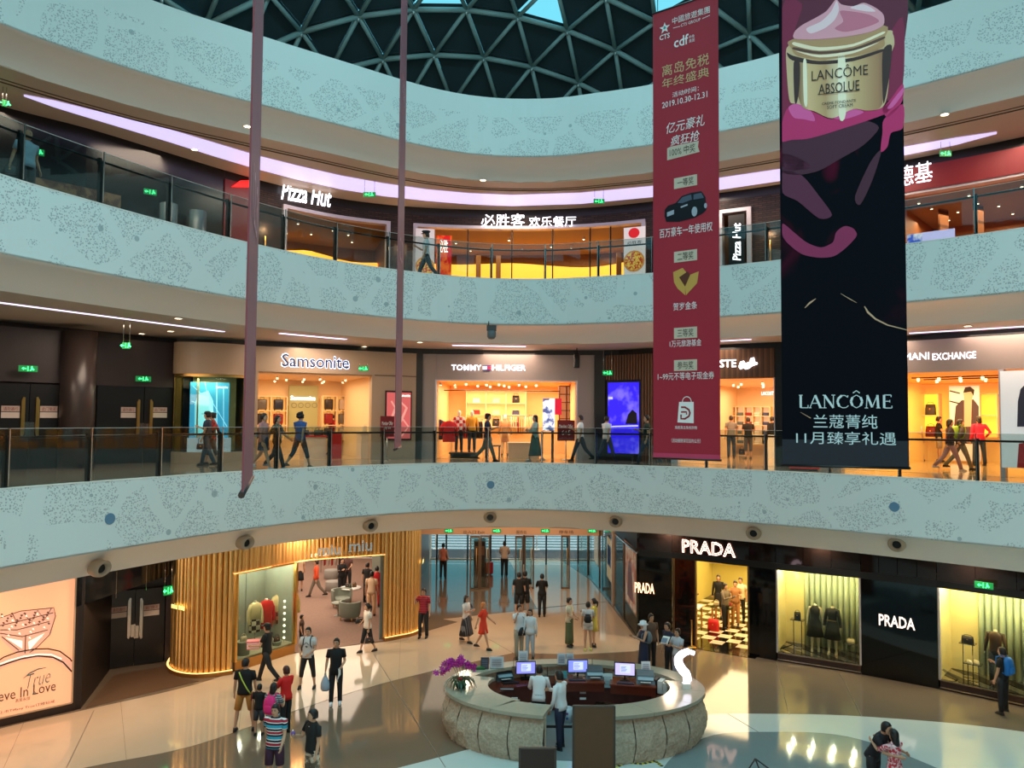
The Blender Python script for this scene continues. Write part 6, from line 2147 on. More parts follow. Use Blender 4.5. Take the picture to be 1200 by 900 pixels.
# left side: dark equipment behind the glass
t = thing('security_scanner', 'tall bronze and glass security cabinet in the entrance hall', 'cabinet', (-1.55, 38.9, 0))
MB().box(-.28, .28, -.3, .3, 0, 1.7).build('body', M((54, 34, 26), .4, name='dark_wood_cabinet'), t, local=True)
MB().box(-.3, .3, -.32, .32, 1.7, 1.75).build('top', m_bronze, t, local=True)
MB().box(-.24, .24, -.31, -.30, 1.05, 1.5).build('panel', M((160, 100, 70), .3, name='lit_wood'), t, local=True)
# right glass wall with posters behind it
GLR = Plane((3.65, 42.0), (4.38, 33.0))
GLF = Plane((4.38, 33.0), (4.56, 28.0))
t = thing('glass_wall', 'clear glass wall with pale steel posts along the right of the entrance hall', 'glass wall', (4.42, 33, 0))
for pl in (GLR, GLF):
 n = 3 if pl is GLR else 2
 for k in range(n):
  mb = MB()
  pl.box(mb, pl.w * k / n + .02, pl.w * (k + 1) / n - .02, .06, 3.0, -.01, .01)
  mb.build('pane', m_glass, t)
  mb = MB()
  pl.box(mb, pl.w * k / n, pl.w * (k + 1) / n, 0, .06, -.03, .03)
  pl.box(mb, pl.w * k / n, pl.w * (k + 1) / n, 3.0, 3.06, -.03, .03)
  mb.build('rail', m_chrome, t)
  MB().obox(pl.W(pl.w * k / n, 0), .06, .08, 3.0, pl.rz).build('post', m_bronze, t)
MB().obox((4.36, 32.9, 0), .13, .16, 4.0, 0).build('entrance_post', M((206, 180, 158), .3, .4, name='pale_steel'), label='pale full height post at the near end of the door glass', cat='post')
for i, (y0, y1, z0, z1, mt, lab) in enumerate(((28.9, 31.9, .55, 2.9, pattern((214, 110, 80), (244, 186, 160), 1.6, emit=.35, name='pink_print'), 'large rose and orange poster behind the right glass wall'), (33.9, 35.6, .7, 2.5, M((236, 190, 150), .5, emit=.4, name='peach_print2'), 'peach poster board farther down the right glass wall'), (37.5, 39.0, .8, 2.9, M((240, 206, 180), .5, emit=.4, name='pale_print2'), 'pale narrow poster board at the far end of the right glass wall'))):
 xx = [4.66, 4.42, 4.2][i]
 t = thing('poster', lab, 'poster', (xx, (y0 + y1) / 2, z0))
 MB().box(xx, xx + .06, y0, y1, z0, z1).build('print', mt, t)
 MB().box(xx + .02, xx + .08, y0 - .06, y1 + .06, z0 - .06, z1 + .06).build('frame', m_bronze, t)
 if i == 0:
  MB().add([(4.65, 29.4, .9), (4.65, 30.9, .9), (4.65, 30.7, 2.0), (4.65, 30.2, 2.5), (4.65, 29.7, 1.9)], [(4, 3, 2, 1, 0)]).build('figure_picture', M((150, 50, 44), .6, emit=.2, name='figure_print'), t)
 if i == 1:
  MB().box(xx - .012, xx, y0 + .3, y1 - .3, 1.3, 2.2).build('picture', M((60, 70, 120), .6, emit=.2, name='blue_print'), t)
 if i == 0:
  MB().box(4.64, 4.66, y0, y1, z0, z0 + .05).build('trim', m_bronze, t)
MB().box(5.1, 5.25, 28.3, 42, 0, 4.0).build('wall_hall_right', M((60, 48, 44), .4, name='brown_wall'), kind='structure')
MB().box(-4.4, -3.55, 30.0, 30.3, 0, 3.9).build('wall_hall_left_return', M((70, 56, 44), .4, name='brown_wall'), kind='structure')
MB().box(-4.6, -4.4, 30.0, 42, 0, 4.0).build('wall_hall_left', M((104, 86, 72), .3, name='hall_wall'), kind='structure')
area('hall_lamp', (0, 34.5, 3.7), (0, 34.5, 0), 7, 7, 130, (1, .78, .58))
area('hall_lamp', (.5, 28.5, 3.85), (.5, 28.5, 0), 5, 3, 60, (1, .76, .54))
# ---- glossy black luxury shop
PC = [(4.6, 27.9), (5.72, 27.45), (8.0, 26.02), (8.72, 25.5), (10.92, 24.2), (12.6, 22.95), (15.6, 20.3)]
pf = thing('shop_front', 'glossy black luxury shop front with neon outlined capitals and lit windows', 'shop front', (9.5, 25, 0))
P0, P1, P2, P3, P4, P5 = [Plane(PC[i], PC[i + 1]) for i in range(6)]
ZW = 2.95
mb = MB()
P0.box(mb, 0, P0.w, 0, 3.1, -.3, 0)
mb.build('side_panel', m_gloss_black, pf)
MB().prism([(4.58, 28.1), (4.62, 27.88), (5.2, 28.2), (5.1, 28.4)], 0, 4.0).build('corner_panel', m_gloss_black, pf)
mb = MB()
P0.ptext(mb, 'PRADA', 744, 683, 767, 695, d=.02, ext=.03, bold=.02)
mb.build('side_lettering', M((255, 180, 140), .4, emit=2.6, name='warm_letter'), pf)
mb = MB()
P2.box(mb, 0, P2.w, 0, 3.1, -.3, 0)
mb.build('black_pier', m_gloss_black, pf)
mb = MB()
P4.box(mb, 0, P4.w, 0, 3.1, -.3, 0)
mb.build('black_panel', m_gloss_black, pf)
mb = MB()
P4.ptext(mb, 'PRADA', 1030, 722, 1072.5, 735.5, d=.02, ext=.04, bold=.02)
mb.build('wall_lettering', M((250, 226, 214), .3, emit=1.1, name='pale_metal_letter'), pf)
mb = MB()
P1.ptext(mb, 'PRADA', 800, 634.5, 862.5, 650, d=.06, outline=.018)
mb.build('neon_lettering', M((255, 196, 176), .4, emit=4.0, name='neon_tube'), pf, label='pink white neon outlined letters')
mb = MB()
P1.ptext(mb, 'PRADA', 800, 634.5, 862.5, 650, d=.02, ext=.03, bold=-.005)
mb.build('letter_body', M((70, 50, 46), .3, name='dark_letter'), pf)
m_mirror = M((46, 36, 34), .05, .6, name='dark_mirror')
for i, pl in enumerate((P0, P1, P2, P3, P4, P5)):
 mb = MB()
 n = [1, 2, 1, 3, 4, 4][i]
 for k in range(n):
  mb = MB()
  pl.box(mb, pl.w * k / n + .008, pl.w * (k + 1) / n - .008, 3.16, 4.0, -.2, 0)
  mb.build('header_panel', m_mirror, pf)
 mb = MB()
 pl.box(mb, 0, pl.w, ZW, 3.16, -.2, .015)
 mb.build('header_bar', m_black, pf)
 if i in (0, 1):
  mb = MB()
  pl.box(mb, .1, pl.w - .1, 3.88, 3.91, .0, .02)
  mb.build('light_line', M((255, 190, 150), .4, emit=3, name='warm_line'), pf)
m_curt = M((150, 158, 130), .8, name='green_grey_curtain')
m_ywall = M((240, 218, 150), .5, name='yellow_silk_wall')
m_mirt = [M((206, 196, 190), .05, .9, name='mirror_tile'), M((60, 50, 48), .1, .5, name='dark_tile')]
def lux_window(pl, a0, a1, powr, nlab):
 mb = MB()
 pl.box(mb, a0, a1, 0, .28, -1.45, -.02)
 mb.build('window_base', M((60, 40, 36), .25, name='wine_stone'), pf)
 mb = MB()
 pl.box(mb, a0, a1, .05, .09, -.02, .03)
 pl.box(mb, a0, a1, .26, .30, -.02, .03)
 mb.build('sill_trim', m_chrome, pf)
 mb = MB()
 for a in (a0, a1):
  pl.box(mb, a - .025, a + .025, .28, ZW, -.05, .03)
 mb.build('window_frame', m_frame, pf)
 mb = MB()
 pl.box(mb, a0, a1, .28, ZW, -.03, -.02)
 mb.build('window_glass', m_glass, pf)
 mb = MB()
 pl.box(mb, a0 - .2, a1 + .2, 0, ZW + .15, -1.6, -1.45)
 pl.box(mb, a0 - .1, a0, .28, ZW, -1.45, -.05)
 pl.box(mb, a1, a1 + .1, .28, ZW, -1.45, -.05)
 pl.box(mb, a0, a1, ZW, ZW + .06, -1.45, -.05)
 mb.build('window_back', m_ywall, pf)
 # pleated curtain, one piece per pleat
 c0, c1 = a0 + (a1 - a0) * .24, a1 - .12
 n = int((c1 - c0) / .17)
 for k in range(n):
  x = c0 + (c1 - c0) * k / n
  w = (c1 - c0) / n
  mb = MB()
  prof = [(x + w * q / 6, -1.42 + .13 * math.sin(math.pi * q / 6)) for q in range(7)] + [(x + w, -1.44), (x, -1.44)]
  mb.loft([[pl.W(a, z, d) for a, d in prof] for z in (.3, ZW - .02)])
  mb.build('curtain_pleat', m_curt, pf)
 # triangular mirror tiles on the deck
 m = max(3, int((a1 - a0) / .45))
 for k in range(m):
  x0, x1 = a0 + (a1 - a0) * k / m, a0 + (a1 - a0) * (k + 1) / m
  for j in range(3):
   d0, d1 = -.08 - j * .42, -.08 - (j + 1) * .42
   mb = MB()
   pts = [[(x0, d0), (x1, d0), (x0, d1)], [(x1, d0), (x1, d1), (x0, d1)]][(k + j) % 2]
   for q, tri in enumerate(([(x0, d0), (x1, d0), (x0, d1)], [(x1, d0), (x1, d1), (x0, d1)])):
    mb = MB()
    mb.prism([pl.W(a, 0, d)[:2] for a, d in tri], .28, .292 + .01 * ((k + q + j) % 2))
    mb.build('deck_tile', m_mirt[(q + k + j) % 2], pf)
 for k in range(4):
  for d in (-.22, -.85):
   bulb(pl.W(a0 + (a1 - a0) * (k + .5) / 4, ZW - .12, d), powr / 4.4, (1, .82, .52))
lux_window(P3, .03, P3.w - .03, 95, 'left')
lux_window(P5, .05, P5.w - .9, 125, 'right')
m_man = M((226, 206, 170), .35, name='ivory_mannequin')
def dress_form(label, pl, a, d, z, kind, yaw=0):
 r_ = person(label, pl.W(a, z, d), math.degrees(pl.rz) + yaw, 1.72, name='mannequin', cat='mannequin', skin=m_man, headless=True, arms='stiff', pose='ease' if kind != 'jacket' else 'stand', fine=0,
 **({'dress': M((20, 17, 18), .8, name='black_wool'), 'sleeve': 0 if kind == 'dress' else 1, 'skirt': (.48, .27), 'female': True, 'shoes': (226, 206, 170)} if kind != 'jacket' else
 {'top': M((66, 44, 30), .3, name='brown_leather'), 'sleeve': 1, 'bottom': M((44, 40, 42), .8, name='charcoal_wool'), 'shoes': (60, 36, 26)}))
 return r_
dress_form('headless ivory mannequin in a sleeveless black dress, left in the first lit window', P3, 1.08, -.75, .29, 'dress', 8)
r_ = dress_form('headless ivory mannequin in a black belted coat in the first lit window', P3, 1.62, -.7, .29, 'coat', -6)
MB().box(-.15, .15, -.135, -.115, 1.08, 1.11).build('belt', m_gold, r_, local=True)
dress_form('headless ivory mannequin in a brown leather jacket and charcoal trousers in the right window', P5, 1.35, -.7, .29, 'jacket', 0)
def side_stand(label, pl, a, d, h, w=.42, z=.29):
 t = thing('side_table', label, 'table', pl.W(a, z, d), pl.rz)
 MB().box(-w / 2, w / 2, -.14, .14, h - .025, h).build('tabletop', m_chrome, t, local=True)
 for s_ in (-1, 1):
  MB().box(s_ * w * .3 - .012, s_ * w * .3 + .012, -.012, .012, 0, h - .025).build('leg', m_chrome, t, local=True)
 MB().box(-w * .3, w * .3, -.10, .10, 0, .015).build('foot', m_chrome, t, local=True)
 p = pl.W(a, z + h, d)
 return p
p = side_stand('slim steel side table with a black bag in the first lit window', P3, .52, -.8, .95)
handbag('black handbag on the slim steel side table of the first lit window', p, P3.rz, (20, 16, 20), .22, .24, .12, .06)
p = side_stand('low steel side table with cream shoes right of the coat mannequin', P3, 2.15, -.8, .42)
handbag('small cream bag on the low side table right of the coat mannequin', p, P3.rz, (232, 210, 170), .24, .12, .1, .03)
p = side_stand('steel side table with a dark bag left of the leather jacket mannequin', P5, .62, -.8, 1.0)
handbag('dark structured bag left of the leather jacket mannequin', p, P5.rz, (30, 18, 22), .34, .20, .14, .04)
p = side_stand('low steel side table with cream shoes in the right window', P5, .80, -.55, .5, .46)
for s_ in (-.1, .1):
 MB().loft([[(p[0] + s_ + x, p[1] + y, p[2] + z) for x, y in [(w * math.cos(k * .5236), .12 * math.sin(k * .5236)) for k in range(12)]] for z, w in ((0, .05), (.03, .048), (.08, .03))]).build('shoe', M((236, 216, 180), .5, name='cream_leather'), label='cream shoe on the low side table of the right window, %s one' % ('left' if s_ < 0 else 'right'), cat='shoe')
p = side_stand('steel side table with a brown shoe at the right edge of the right window', P5, 2.25, -.75, .85)
handbag('small brown bag at the right edge of the right window', p, P5.rz, (70, 36, 28), .3, .12, .1, .02)
t = thing('folding_rack', 'low folded metal stand at the left foot of the first lit window', 'stand', P3.W(.25, .29, -.3), P3.rz)
for s_ in (-1, 1):
 MB().tube([(-.2, s_ * .05, .02), (.2, s_ * .05, .22)], .01, 5).build('bar', m_black, t, local=True)
t = thing('folding_rack', 'low folded metal stand at the left foot of the right lit window', 'stand', P5.W(.25, .29, -.3), P5.rz)
for s_ in (-1, 1):
 MB().tube([(-.2, s_ * .05, .22), (.2, s_ * .05, .02)], .01, 5).build('bar', m_black, t, local=True)
exit_sign(1153, 686, 21.9, 'green exit sign over the right lit window', .46, .18, rz=-.75)
# chequered shop interior
a0, a1 = .05, P1.w - .02
mb = MB()
P1.box(mb, -1.3, P1.w + .3, 0, 3.2, -8.6, -8.4)
P1.box(mb, P1.w + .1, P1.w + .25, 0, 3.2, -8.4, -.3)
P1.box(mb, -1.35, -1.2, 0, 3.2, -8.4, -.3)
mb.build('shop_walls', M((206, 196, 110), .5, name='yellow_green_wall'), pf)
mb = MB()
P1.box(mb, -1.3, P1.w + .3, 3.12, 3.2, -8.4, -.2)
mb.build('shop_ceiling', m_warmceil, pf)
l = area('shop_lamp', P1.W(1.3, 3.05, -4.2), P1.W(1.3, 0, -4.2), 3, 7, 330, (1, .74, .40))
l.rotation_euler = (0, 0, P1.rz)
TW = .46
ck = [M((20, 16, 15), .08, name='black_marble'), M((232, 214, 186), .08, name='white_marble')]
tm = {}
for j in range(17):
 for i in range(9):
  a, d = -1.2 + i * TW, -.2 - j * TW
  if a > P1.w - .05 or len(tm) > 400:
   continue
  if j < 2:
   c = 0
  else:
   c = (i + j) % 2
  key = c
  if key not in tm:
   tm[key] = MB().box(.004, TW - .004, -TW + .004, -.004, 0, .014).mesh('tile', ck[c])
  o = bpy.data.objects.new('tile', tm[key])
  COL.objects.link(o)
  o.parent = pf
  w_ = P1.W(a, 0, d)
  o.location = (w_[0] - 9.5, w_[1] - 25, 0)
  o.rotation_euler = (0, 0, P1.rz)
# glass leaf and frame at the left of the entrance
mb = MB()
for a in (.04, P1.hit(815, 700)[0], P1.w - .03):
 P1.box(mb, a - .025, a + .025, 0, ZW, -.1, .02)
mb.build('door_frame', m_bronze, pf)
mb = MB()
P1.box(mb, .07, P1.hit(815, 700)[0], .02, ZW, -.05, -.04)
mb.build('tinted_pane', glass_mat((96, 66, 56), .1, 'tinted_glass'), pf)
# fittings inside
PBk = Plane(P1.W(-1.2, 0, -8.3)[:2], P1.W(P1.w, 0, -8.3)[:2])
for nm, x0, x1, y0, y1, nc, nr in (('left', 812, 829, 655, 700, 1, 4), ('middle', 832, 850, 658, 700, 2, 3), ('right', 854, 878, 660, 702, 2, 3)):
 t, cells = niche('lit shelf bay with bags at the back of the chequered shop, %s bay' % nm, PBk, x0, y0, x1, y1, nc, nr, M((226, 226, 120), .5, emit=.4, name='lit_lime_back'), .4)
 for i, (c, w, h) in enumerate(cells):
  handbag(['black', 'red', 'tan', 'white', 'dark green', 'burgundy', 'navy', 'cream'][(i * 3 + len(nm)) % 8] + ' bag in the %s bay of the chequered shop, cell %s' % (nm, ['lowest', 'second', 'third', 'fourth', 'fifth', 'sixth'][i]), c, PBk.rz,
 [(22, 18, 18), (190, 20, 26), (170, 120, 80), (230, 224, 214), (40, 70, 50), (96, 20, 36), (30, 36, 66), (226, 206, 176)][(i * 3 + len(nm)) % 8], min(.36, w * .6), .24, .14, .12)
clothes_rack('clothes rack with dark and pale garments at the right back of the chequered shop', P1.W(2.0, 0, -6.4)[:2], P1.W(3.3, 0, -6.4)[:2], 0, 1.6, [(28, 24, 26), (206, 186, 150), (40, 36, 40), (226, 214, 200)], 'garment hanging in the chequered shop', 'garments in the chequered shop', h=.9, gap=.16)
mb = MB()
counter('glass topped display table with shoes in the chequered shop', P1, .5, 1.25, -3.0, .6, 0, .8, m_gold, m_glass, legs=True)
counter('long marble display table at the left of the chequered shop', P1, -.7, .3, -2.2, .7, 0, .85, m_gold, m_white, legs=True)
counter('display table with clothing in the middle of the chequered shop', P1, 2.1, 3.0, -4.6, .7, 0, .8, m_gold, m_white, legs=True)
handbag('bright red shopping bag under the glass display table', P1.W(.75, .02, -2.3), P1.rz, (214, 24, 20), .44, .42, .2, .2)
for i, (a, d, c) in enumerate(((.65, -3.0, (226, 206, 150)), (.95, -2.9, (60, 40, 30)), (1.1, -3.1, (150, 40, 36)))):
 handbag(['cream', 'brown', 'red'][i] + ' small bag on the glass topped display table', P1.W(a, .8, d), P1.rz + .3, c, .2, .15, .08, .05)
for i, (a, d, c) in enumerate(((-.5, -2.2, (40, 30, 34)), (-.1, -2.3, (196, 170, 110)), (2.3, -4.6, (210, 190, 160)), (2.7, -4.6, (34, 30, 30)))):
 handbag(['black bag on the long marble table', 'gold clutch on the long marble table', 'beige bag on the middle display table', 'dark bag on the middle display table'][i], P1.W(a, .85 if i < 2 else .8, d), P1.rz, c, .28, .18, .1, .08)
t = thing('rope_post', 'low brass stand in the doorway of the chequered shop', 'post', P1.W(P1.hit(815, 750)[0] - .05, 0.02, .25))
MB().lathe([(.001, 0), (.16, 0), (.16, .02), (.02, .04), (.02, .9), (.03, .93)], (0, 0, 0), 14).build('pole', m_gold, t, local=True)
MB().lathe([(.161, .0), (.165, .02)], (0, 0, 0), 14).build('base_ring', m_gold, t, local=True)
area('forecourt_fill', (0, 50, 7.5), (0, 50, 0), 24, 12, 2600, (1.0, .82, .74))  # added fill light that neutralizes the sky's tint on the forecourt; no lamp there
# closing mass behind the ground floor shops
for nm, pts in (('wall_mass_right', [(11.2, 29.0), (12.9, 27.4), (14.8, 26.0), (18.0, 23.0), (32, 30), (18, 40)]), ('wall_mass_left', [(-13.0, 24.2), (-20, 20), (-26, 30), (-22, 34), (-12, 26.6)])):
 MB().prism(pts, 0, 4.0).build(nm, m_dark, kind='structure')
# round air nozzles in the cove under the first gallery
noz = [(115, 666), (286, 636), (433, 616), (574, 606), (722, 611), (884, 625), (1052, 638)]
words = ['first', 'second', 'third', 'fourth', 'fifth', 'sixth', 'seventh']
for i, (x, y) in enumerate(noz):
 s = O.px(x, 4.5, .8)
 p_, d_, n_ = O.at(s)
 q = O.pt(s, .72)
 z = V(x, y, q.y)[2]
 t = thing('air_nozzle', 'round beige air nozzle with dark throat, %s from the left in the cove' % words[i], 'air nozzle', (q.x, q.y, z), math.atan2(d_.y, d_.x))
 mb = MB()
 nn = 18
 rings = []
 for dy, r_ in ((.18, .20), (.02, .23), (-.10, .22), (-.16, .185), (-.155, .15), (-.02, .11)):
  rings.append([(r_ * math.cos(2 * math.pi * k / nn), dy - r_ * math.sin(2 * math.pi * k / nn) * .25, r_ * .92 * math.sin(2 * math.pi * k / nn)) for k in range(nn)])
 mb.loft(rings, caps=False)
 mb.build('collar', M((176, 160, 140), .4, name='beige_metal'), t, local=True)
 MB().loft([[(.115 * math.cos(2 * math.pi * k / nn), dy, .105 * math.sin(2 * math.pi * k / nn)) for k in range(nn)] for dy in (-.03, .02)]).build('throat', m_black, t, local=True)
# ground floor lamps
for x, pw in ((60, 80), (240, 95), (400, 95), (560, 60), (760, 60), (930, 40), (1110, 40)):
 s = O.px(x, 4.0)
 p_ = O.pt(s, 2.6)
 l = bpy.data.lights.new('ground_lamp', 'AREA')
 l.size = .35
 l.energy = pw
 l.color = (1.0, .72, .48)
 lo = bpy.data.objects.new('ground_lamp', l)
 COL.objects.link(lo)
 lo.location = (p_.x, p_.y, 3.97)
# ================================================================== information desk
DX, DY = 1.62, 19.75
DAo, DBo, DAi, DBi = 3.28, 2.12, 2.42, 1.42
desk = thing('information_desk', 'oval information desk of rough split stone with a polished top and an opening in front', 'reception desk', (DX, DY, 0))
def ept(a, k, ao=DAo, bo=DBo):
 return (DX + ao * k * math.cos(a), DY + bo * k * math.sin(a))
def stone_mat():
 m = M((184, 170, 150), .85, noise=.5, nscale=16, bump=1.0, name='split_stone')
 return m
m_split = stone_mat()
m_top = M((166, 160, 142), .12, noise=.10, nscale=14, name='polished_granite')
g0, g1 = math.radians(270 - 15), math.radians(270 + 7)       # the opening
tot = 2 * math.pi - (g1 - g0)
NP = 22
rnd = random.Random(4)
for i in range(NP):
 a0, a1 = g1 + tot * i / NP + .004, g1 + tot * (i + 1) / NP - .004
 nu, nv = 10, 12
 rows = []
 for v in range(nv + 1):
  z = 1.03 * v / nv
  bulge = .955 + .05 * math.sin(math.pi * min(1, (v + .6) / nv)) - (.02 if v == nv else 0)
  row = []
  for u_ in range(nu + 1):
   a = a0 + (a1 - a0) * u_ / nu
   edge = u_ in (0, nu)
   k = bulge + (rnd.random() - .5) * (.006 if edge else .032)
   x, y = ept(a, k)
   row.append((x, y, z))
  rows.append(row)
 mb = MB()
 mb.loft(rows, smooth=True, caps=False, closed=False)
 # inner side and ends
 mb.add([(*ept(a0, .955), 0), (*ept(a1, .955), 0), (*ept(a1, .955), 1.03), (*ept(a0, .955), 1.03), (*ept(a0, 1, DAo - .35, DBo - .3), 0), (*ept(a1, 1, DAo - .35, DBo - .3), 0), (*ept(a1, 1, DAo - .35, DBo - .3), 1.03), (*ept(a0, 1, DAo - .35, DBo - .3), 1.03)], [(4, 7, 6, 5), (0, 3, 7, 4), (1, 5, 6, 2), (3, 2, 6, 7)])
 mb.build('stone_panel', m_split, desk)
NT = 14
for i in range(NT):
 a0, a1 = g1 + tot * i / NT + .002, g1 + tot * (i + 1) / NT - .002
 left = 150 < math.degrees((a0 + a1) / 2) % 360 < 235
 ai, bi = (DAi - .25, DBi - .05) if left else (DAi, DBi)
 back = 20 < math.degrees((a0 + a1) / 2) % 360 < 150
 if back:
  ai, bi = DAo - .55, DBo - .42
 n = 6
 outer_ = [ept(a0 + (a1 - a0) * k / n, 1.0) for k in range(n + 1)]
 inner_ = [ept(a0 + (a1 - a0) * k / n, 1, ai, bi) for k in range(n + 1)]
 MB().prism(outer_ + inner_[::-1], 1.04, 1.12).build('countertop', m_top, desk)
 MB().prism([ept(a0 + (a1 - a0) * k / n, 1.003) for k in range(n + 1)] + [ept(a0 + (a1 - a0) * k / n, .99) for k in range(n + 1)][::-1], 1.03, 1.04).build('shadow_line', m_joint, desk)
m_cherry = M((98, 40, 26), .25, noise=.15, nscale=6, name='cherry_wood')
# inner worktop and fronts
for i in range(16):
 a0, a1 = math.radians(-60) + math.radians(300) * i / 16, math.radians(-60) + math.radians(300) * (i + 1) / 16
 n = 4
 A_ = [ept(a0 + (a1 - a0) * k / n, 1, DAo - .4, DBo - .32) for k in range(n + 1)]
 B_ = [ept(a0 + (a1 - a0) * k / n, 1, DAo - 1.25, DBo - .95) for k in range(n + 1)]
 MB().prism(A_ + B_[::-1], .72, .77).build('worktop', m_cherry, desk)
 C_ = [ept(a0 + (a1 - a0) * k / n, 1, DAo - 1.15, DBo - .86) for k in range(n + 1)]
 D_ = [ept(a0 + (a1 - a0) * k / n, 1, DAo - 1.19, DBo - .90) for k in range(n + 1)]
 MB().prism(C_ + D_[::-1], .05 if i % 3 else .3, .70).build('front_panel', m_cherry, desk)
MB().prism([ept(a * math.pi / 16, 1, DAo - .4, DBo - .32) for a in range(32)], 0, .02).build('inner_floor', M((120, 128, 130), .4, name='grey_floor'), desk)
for x, y in ((603, 815), (603, 822), (683, 815), (683, 822)):
 p = G(x, y, .5)
 MB().obox((p[0], p[1], .55), .16, .03, .05, 0).build('drawer_label', m_white, desk)
def on(px, py, z=.77):
 return G(px, py, z)
def pod(label, x, y, w, d, h, rz=0):
 p = on(x, y, .77)
 t = thing('desk_pod', label, 'cabinet', (p[0], p[1], .77), rz)
 MB().box(-w / 2, w / 2, -d / 2, d / 2, 0, h - .03).build('body', m_cherry, t, local=True)
 MB().box(-w / 2 - .02, w / 2 + .02, -d / 2 - .02, d / 2 + .02, h - .03, h).build('top', M((120, 56, 36), .2, name='cherry_top'), t, local=True)
 return (p[0], p[1], .77 + h)
def monitor(label, loc, rz, col=(110, 120, 200)):
 t = thing('monitor', label, 'monitor', loc, rz)
 MB().box(-.27, .27, -.02, .03, .12, .46).build('casing', m_black, t, local=True)
 MB().box(-.25, .25, -.024, -.02, .14, .44).build('screen', M(col, .4, emit=1.2, name='lit_screen'), t, local=True)
 MB().box(-.12, .14, -.027, -.024, .20, .40).build('window_picture', M((186, 196, 240), .4, emit=1.0, name='window_area'), t, local=True)
 mb = MB()
 for k in range(5):
  mb.box(-.10, .02 + .02 * (k % 3), -.029, -.027, .23 + k * .03, .24 + k * .03)
 mb.build('text_lines', M((80, 90, 160), .4, emit=.4, name='text_area'), t, local=True)
 MB().tube([(0, .02, .02), (0, .02, .14)], .025, 6).build('neck', m_black, t, local=True)
 MB().box(-.13, .13, -.08, .10, 0, .015).build('foot', m_black, t, local=True)
 return t
def keyboard(label, loc, rz):
 t = thing('keyboard', label, 'keyboard', loc, rz)
 MB().obox((0, 0, 0), .44, .15, .02, 0).build('base', m_black, t, local=True)
 mb = MB()
 for r_ in range(4):
  for c in range(12):
   mb.box(-.20 + c * .034, -.174 + c * .034, -.06 + r_ * .032, -.034 + r_ * .032, .02, .027)
 mb.build('keys', M((40, 40, 44), .5, name='key'), t, kind='stuff', local=True)
def printer(label, loc, rz, col=(70, 84, 92)):
 t = thing('printer', label, 'printer', loc, rz)
 MB().hexa([(-.24, -.2, 0), (.24, -.2, 0), (.24, .2, 0), (-.24, .2, 0), (-.22, -.1, .2), (.22, -.1, .2), (.22, .18, .26), (-.22, .18, .26)]).build('body', M(col, .4, name='grey_plastic'), t, local=True)
 MB().obox((0, -.17, .13), .40, .10, .01, 0, tilt=.5).build('tray', M((150, 170, 180), .4, name='light_plastic'), t, local=True)
 MB().obox((0, -.22, .06), .26, .2, .006, 0, tilt=-.2).build('paper', m_white, t, local=True)
def stand_paper(label, x, y, z, w, h, col, rz=0, back=False, lines=True):
 p = G(x, y, z)
 t = thing('leaflet_holder', label, 'leaflet stand', p, rz)
 MB().obox((0, 0, 0), w, .015, h, 0, tilt=-.12).build('sheet', M(col, .4, name='printed_sheet'), t, local=True)
 MB().box(-w / 2, w / 2, -.04, .04, 0, .012).build('foot', m_glass, t, local=True)
 if lines:
  mb = MB()
  for k in range(5):
   mb.obox((0, -.012 + .0, h * (.2 + .14 * k)), w * .7, .004, .012, 0)
  mb.build('print_lines', M((110, 120, 140), .5, name='print'), t, local=True)
 return t
p1 = pod('cherry wood desk pod carrying the middle monitor', 681, 806, 1.15, .6, .24)
monitor('monitor with violet blue screen on the middle desk pod', (p1[0] - .08, p1[1] + .12, p1[2]), .05)
keyboard('black keyboard before the middle monitor', (p1[0] - .12, p1[1] - .15, p1[2]), .05)
printer('slate grey printer on the middle desk pod', (p1[0] + .36, p1[1] + .12, p1[2]), 0)
stand_paper('pair of white papers at the front of the middle desk pod', 679, 792, 1.02, .3, .02, (236, 236, 240), lines=False)
p2 = pod('cherry wood desk pod carrying the right monitor', 742, 810, 1.15, .6, .24, -.18)
monitor('monitor with pale lilac screen on the right desk pod', (p2[0] - .2, p2[1] + .12, p2[2]), -.15, (170, 160, 220))
keyboard('black keyboard before the right monitor', (p2[0] - .22, p2[1] - .14, p2[2]), -.15)
printer('slate grey ticket printer with paper rolls on the right desk pod', (p2[0] + .32, p2[1] + .0, p2[2]), -.15, (90, 104, 112))
p3 = on(614, 800, .77)
monitor('monitor with violet screen at the left behind the two staff', (p3[0] + .05, p3[1] + .25, .80), .1, (120, 120, 210))
keyboard('black keyboard on the left worktop', (p3[0] - .35, p3[1] - .05, .77), .2)
printer('black printer on the left worktop', (p3[0] - .55, p3[1] + .3, .77), .3, (30, 32, 38))
stand_paper('white sheet on the left worktop beside the keyboard', 594, 808, .78, .34, .02, (226, 230, 240), lines=False)
stand_paper('small dark framed card on the back of the desk top, left', 568, 784, 1.12, .22, .30, (46, 56, 76))
stand_paper('white leaflet rack beside the dark framed card', 582, 783, 1.12, .38, .30, (206, 208, 214))
stand_paper('white leaflet stand behind the left monitor', 613, 778, 1.12, .26, .34, (214, 216, 224))
stand_paper('white leaflet stand at the centre back of the desk, left of two', 658, 779, 1.12, .22, .30, (206, 210, 220))
stand_paper('white leaflet stand at the centre back of the desk, right of two', 668, 779, 1.12, .2, .30, (206, 210, 220))
stand_paper('blue and teal upright leaflets behind the standing clerk', 658, 806, .78, .3, .42, (60, 150, 160))
stand_paper('clear upright notice between the two desk pods', 712, 806, .80, .26, .36, (190, 220, 226))
stand_paper('white card on the desk top at the right back', 757, 788, 1.12, .24, .28, (226, 228, 232))
p = G(775, 811, .8)
t = thing('leaflet_box', 'white leaflet boxes with a dark front at the right inside of the desk', 'box', p, -.5)
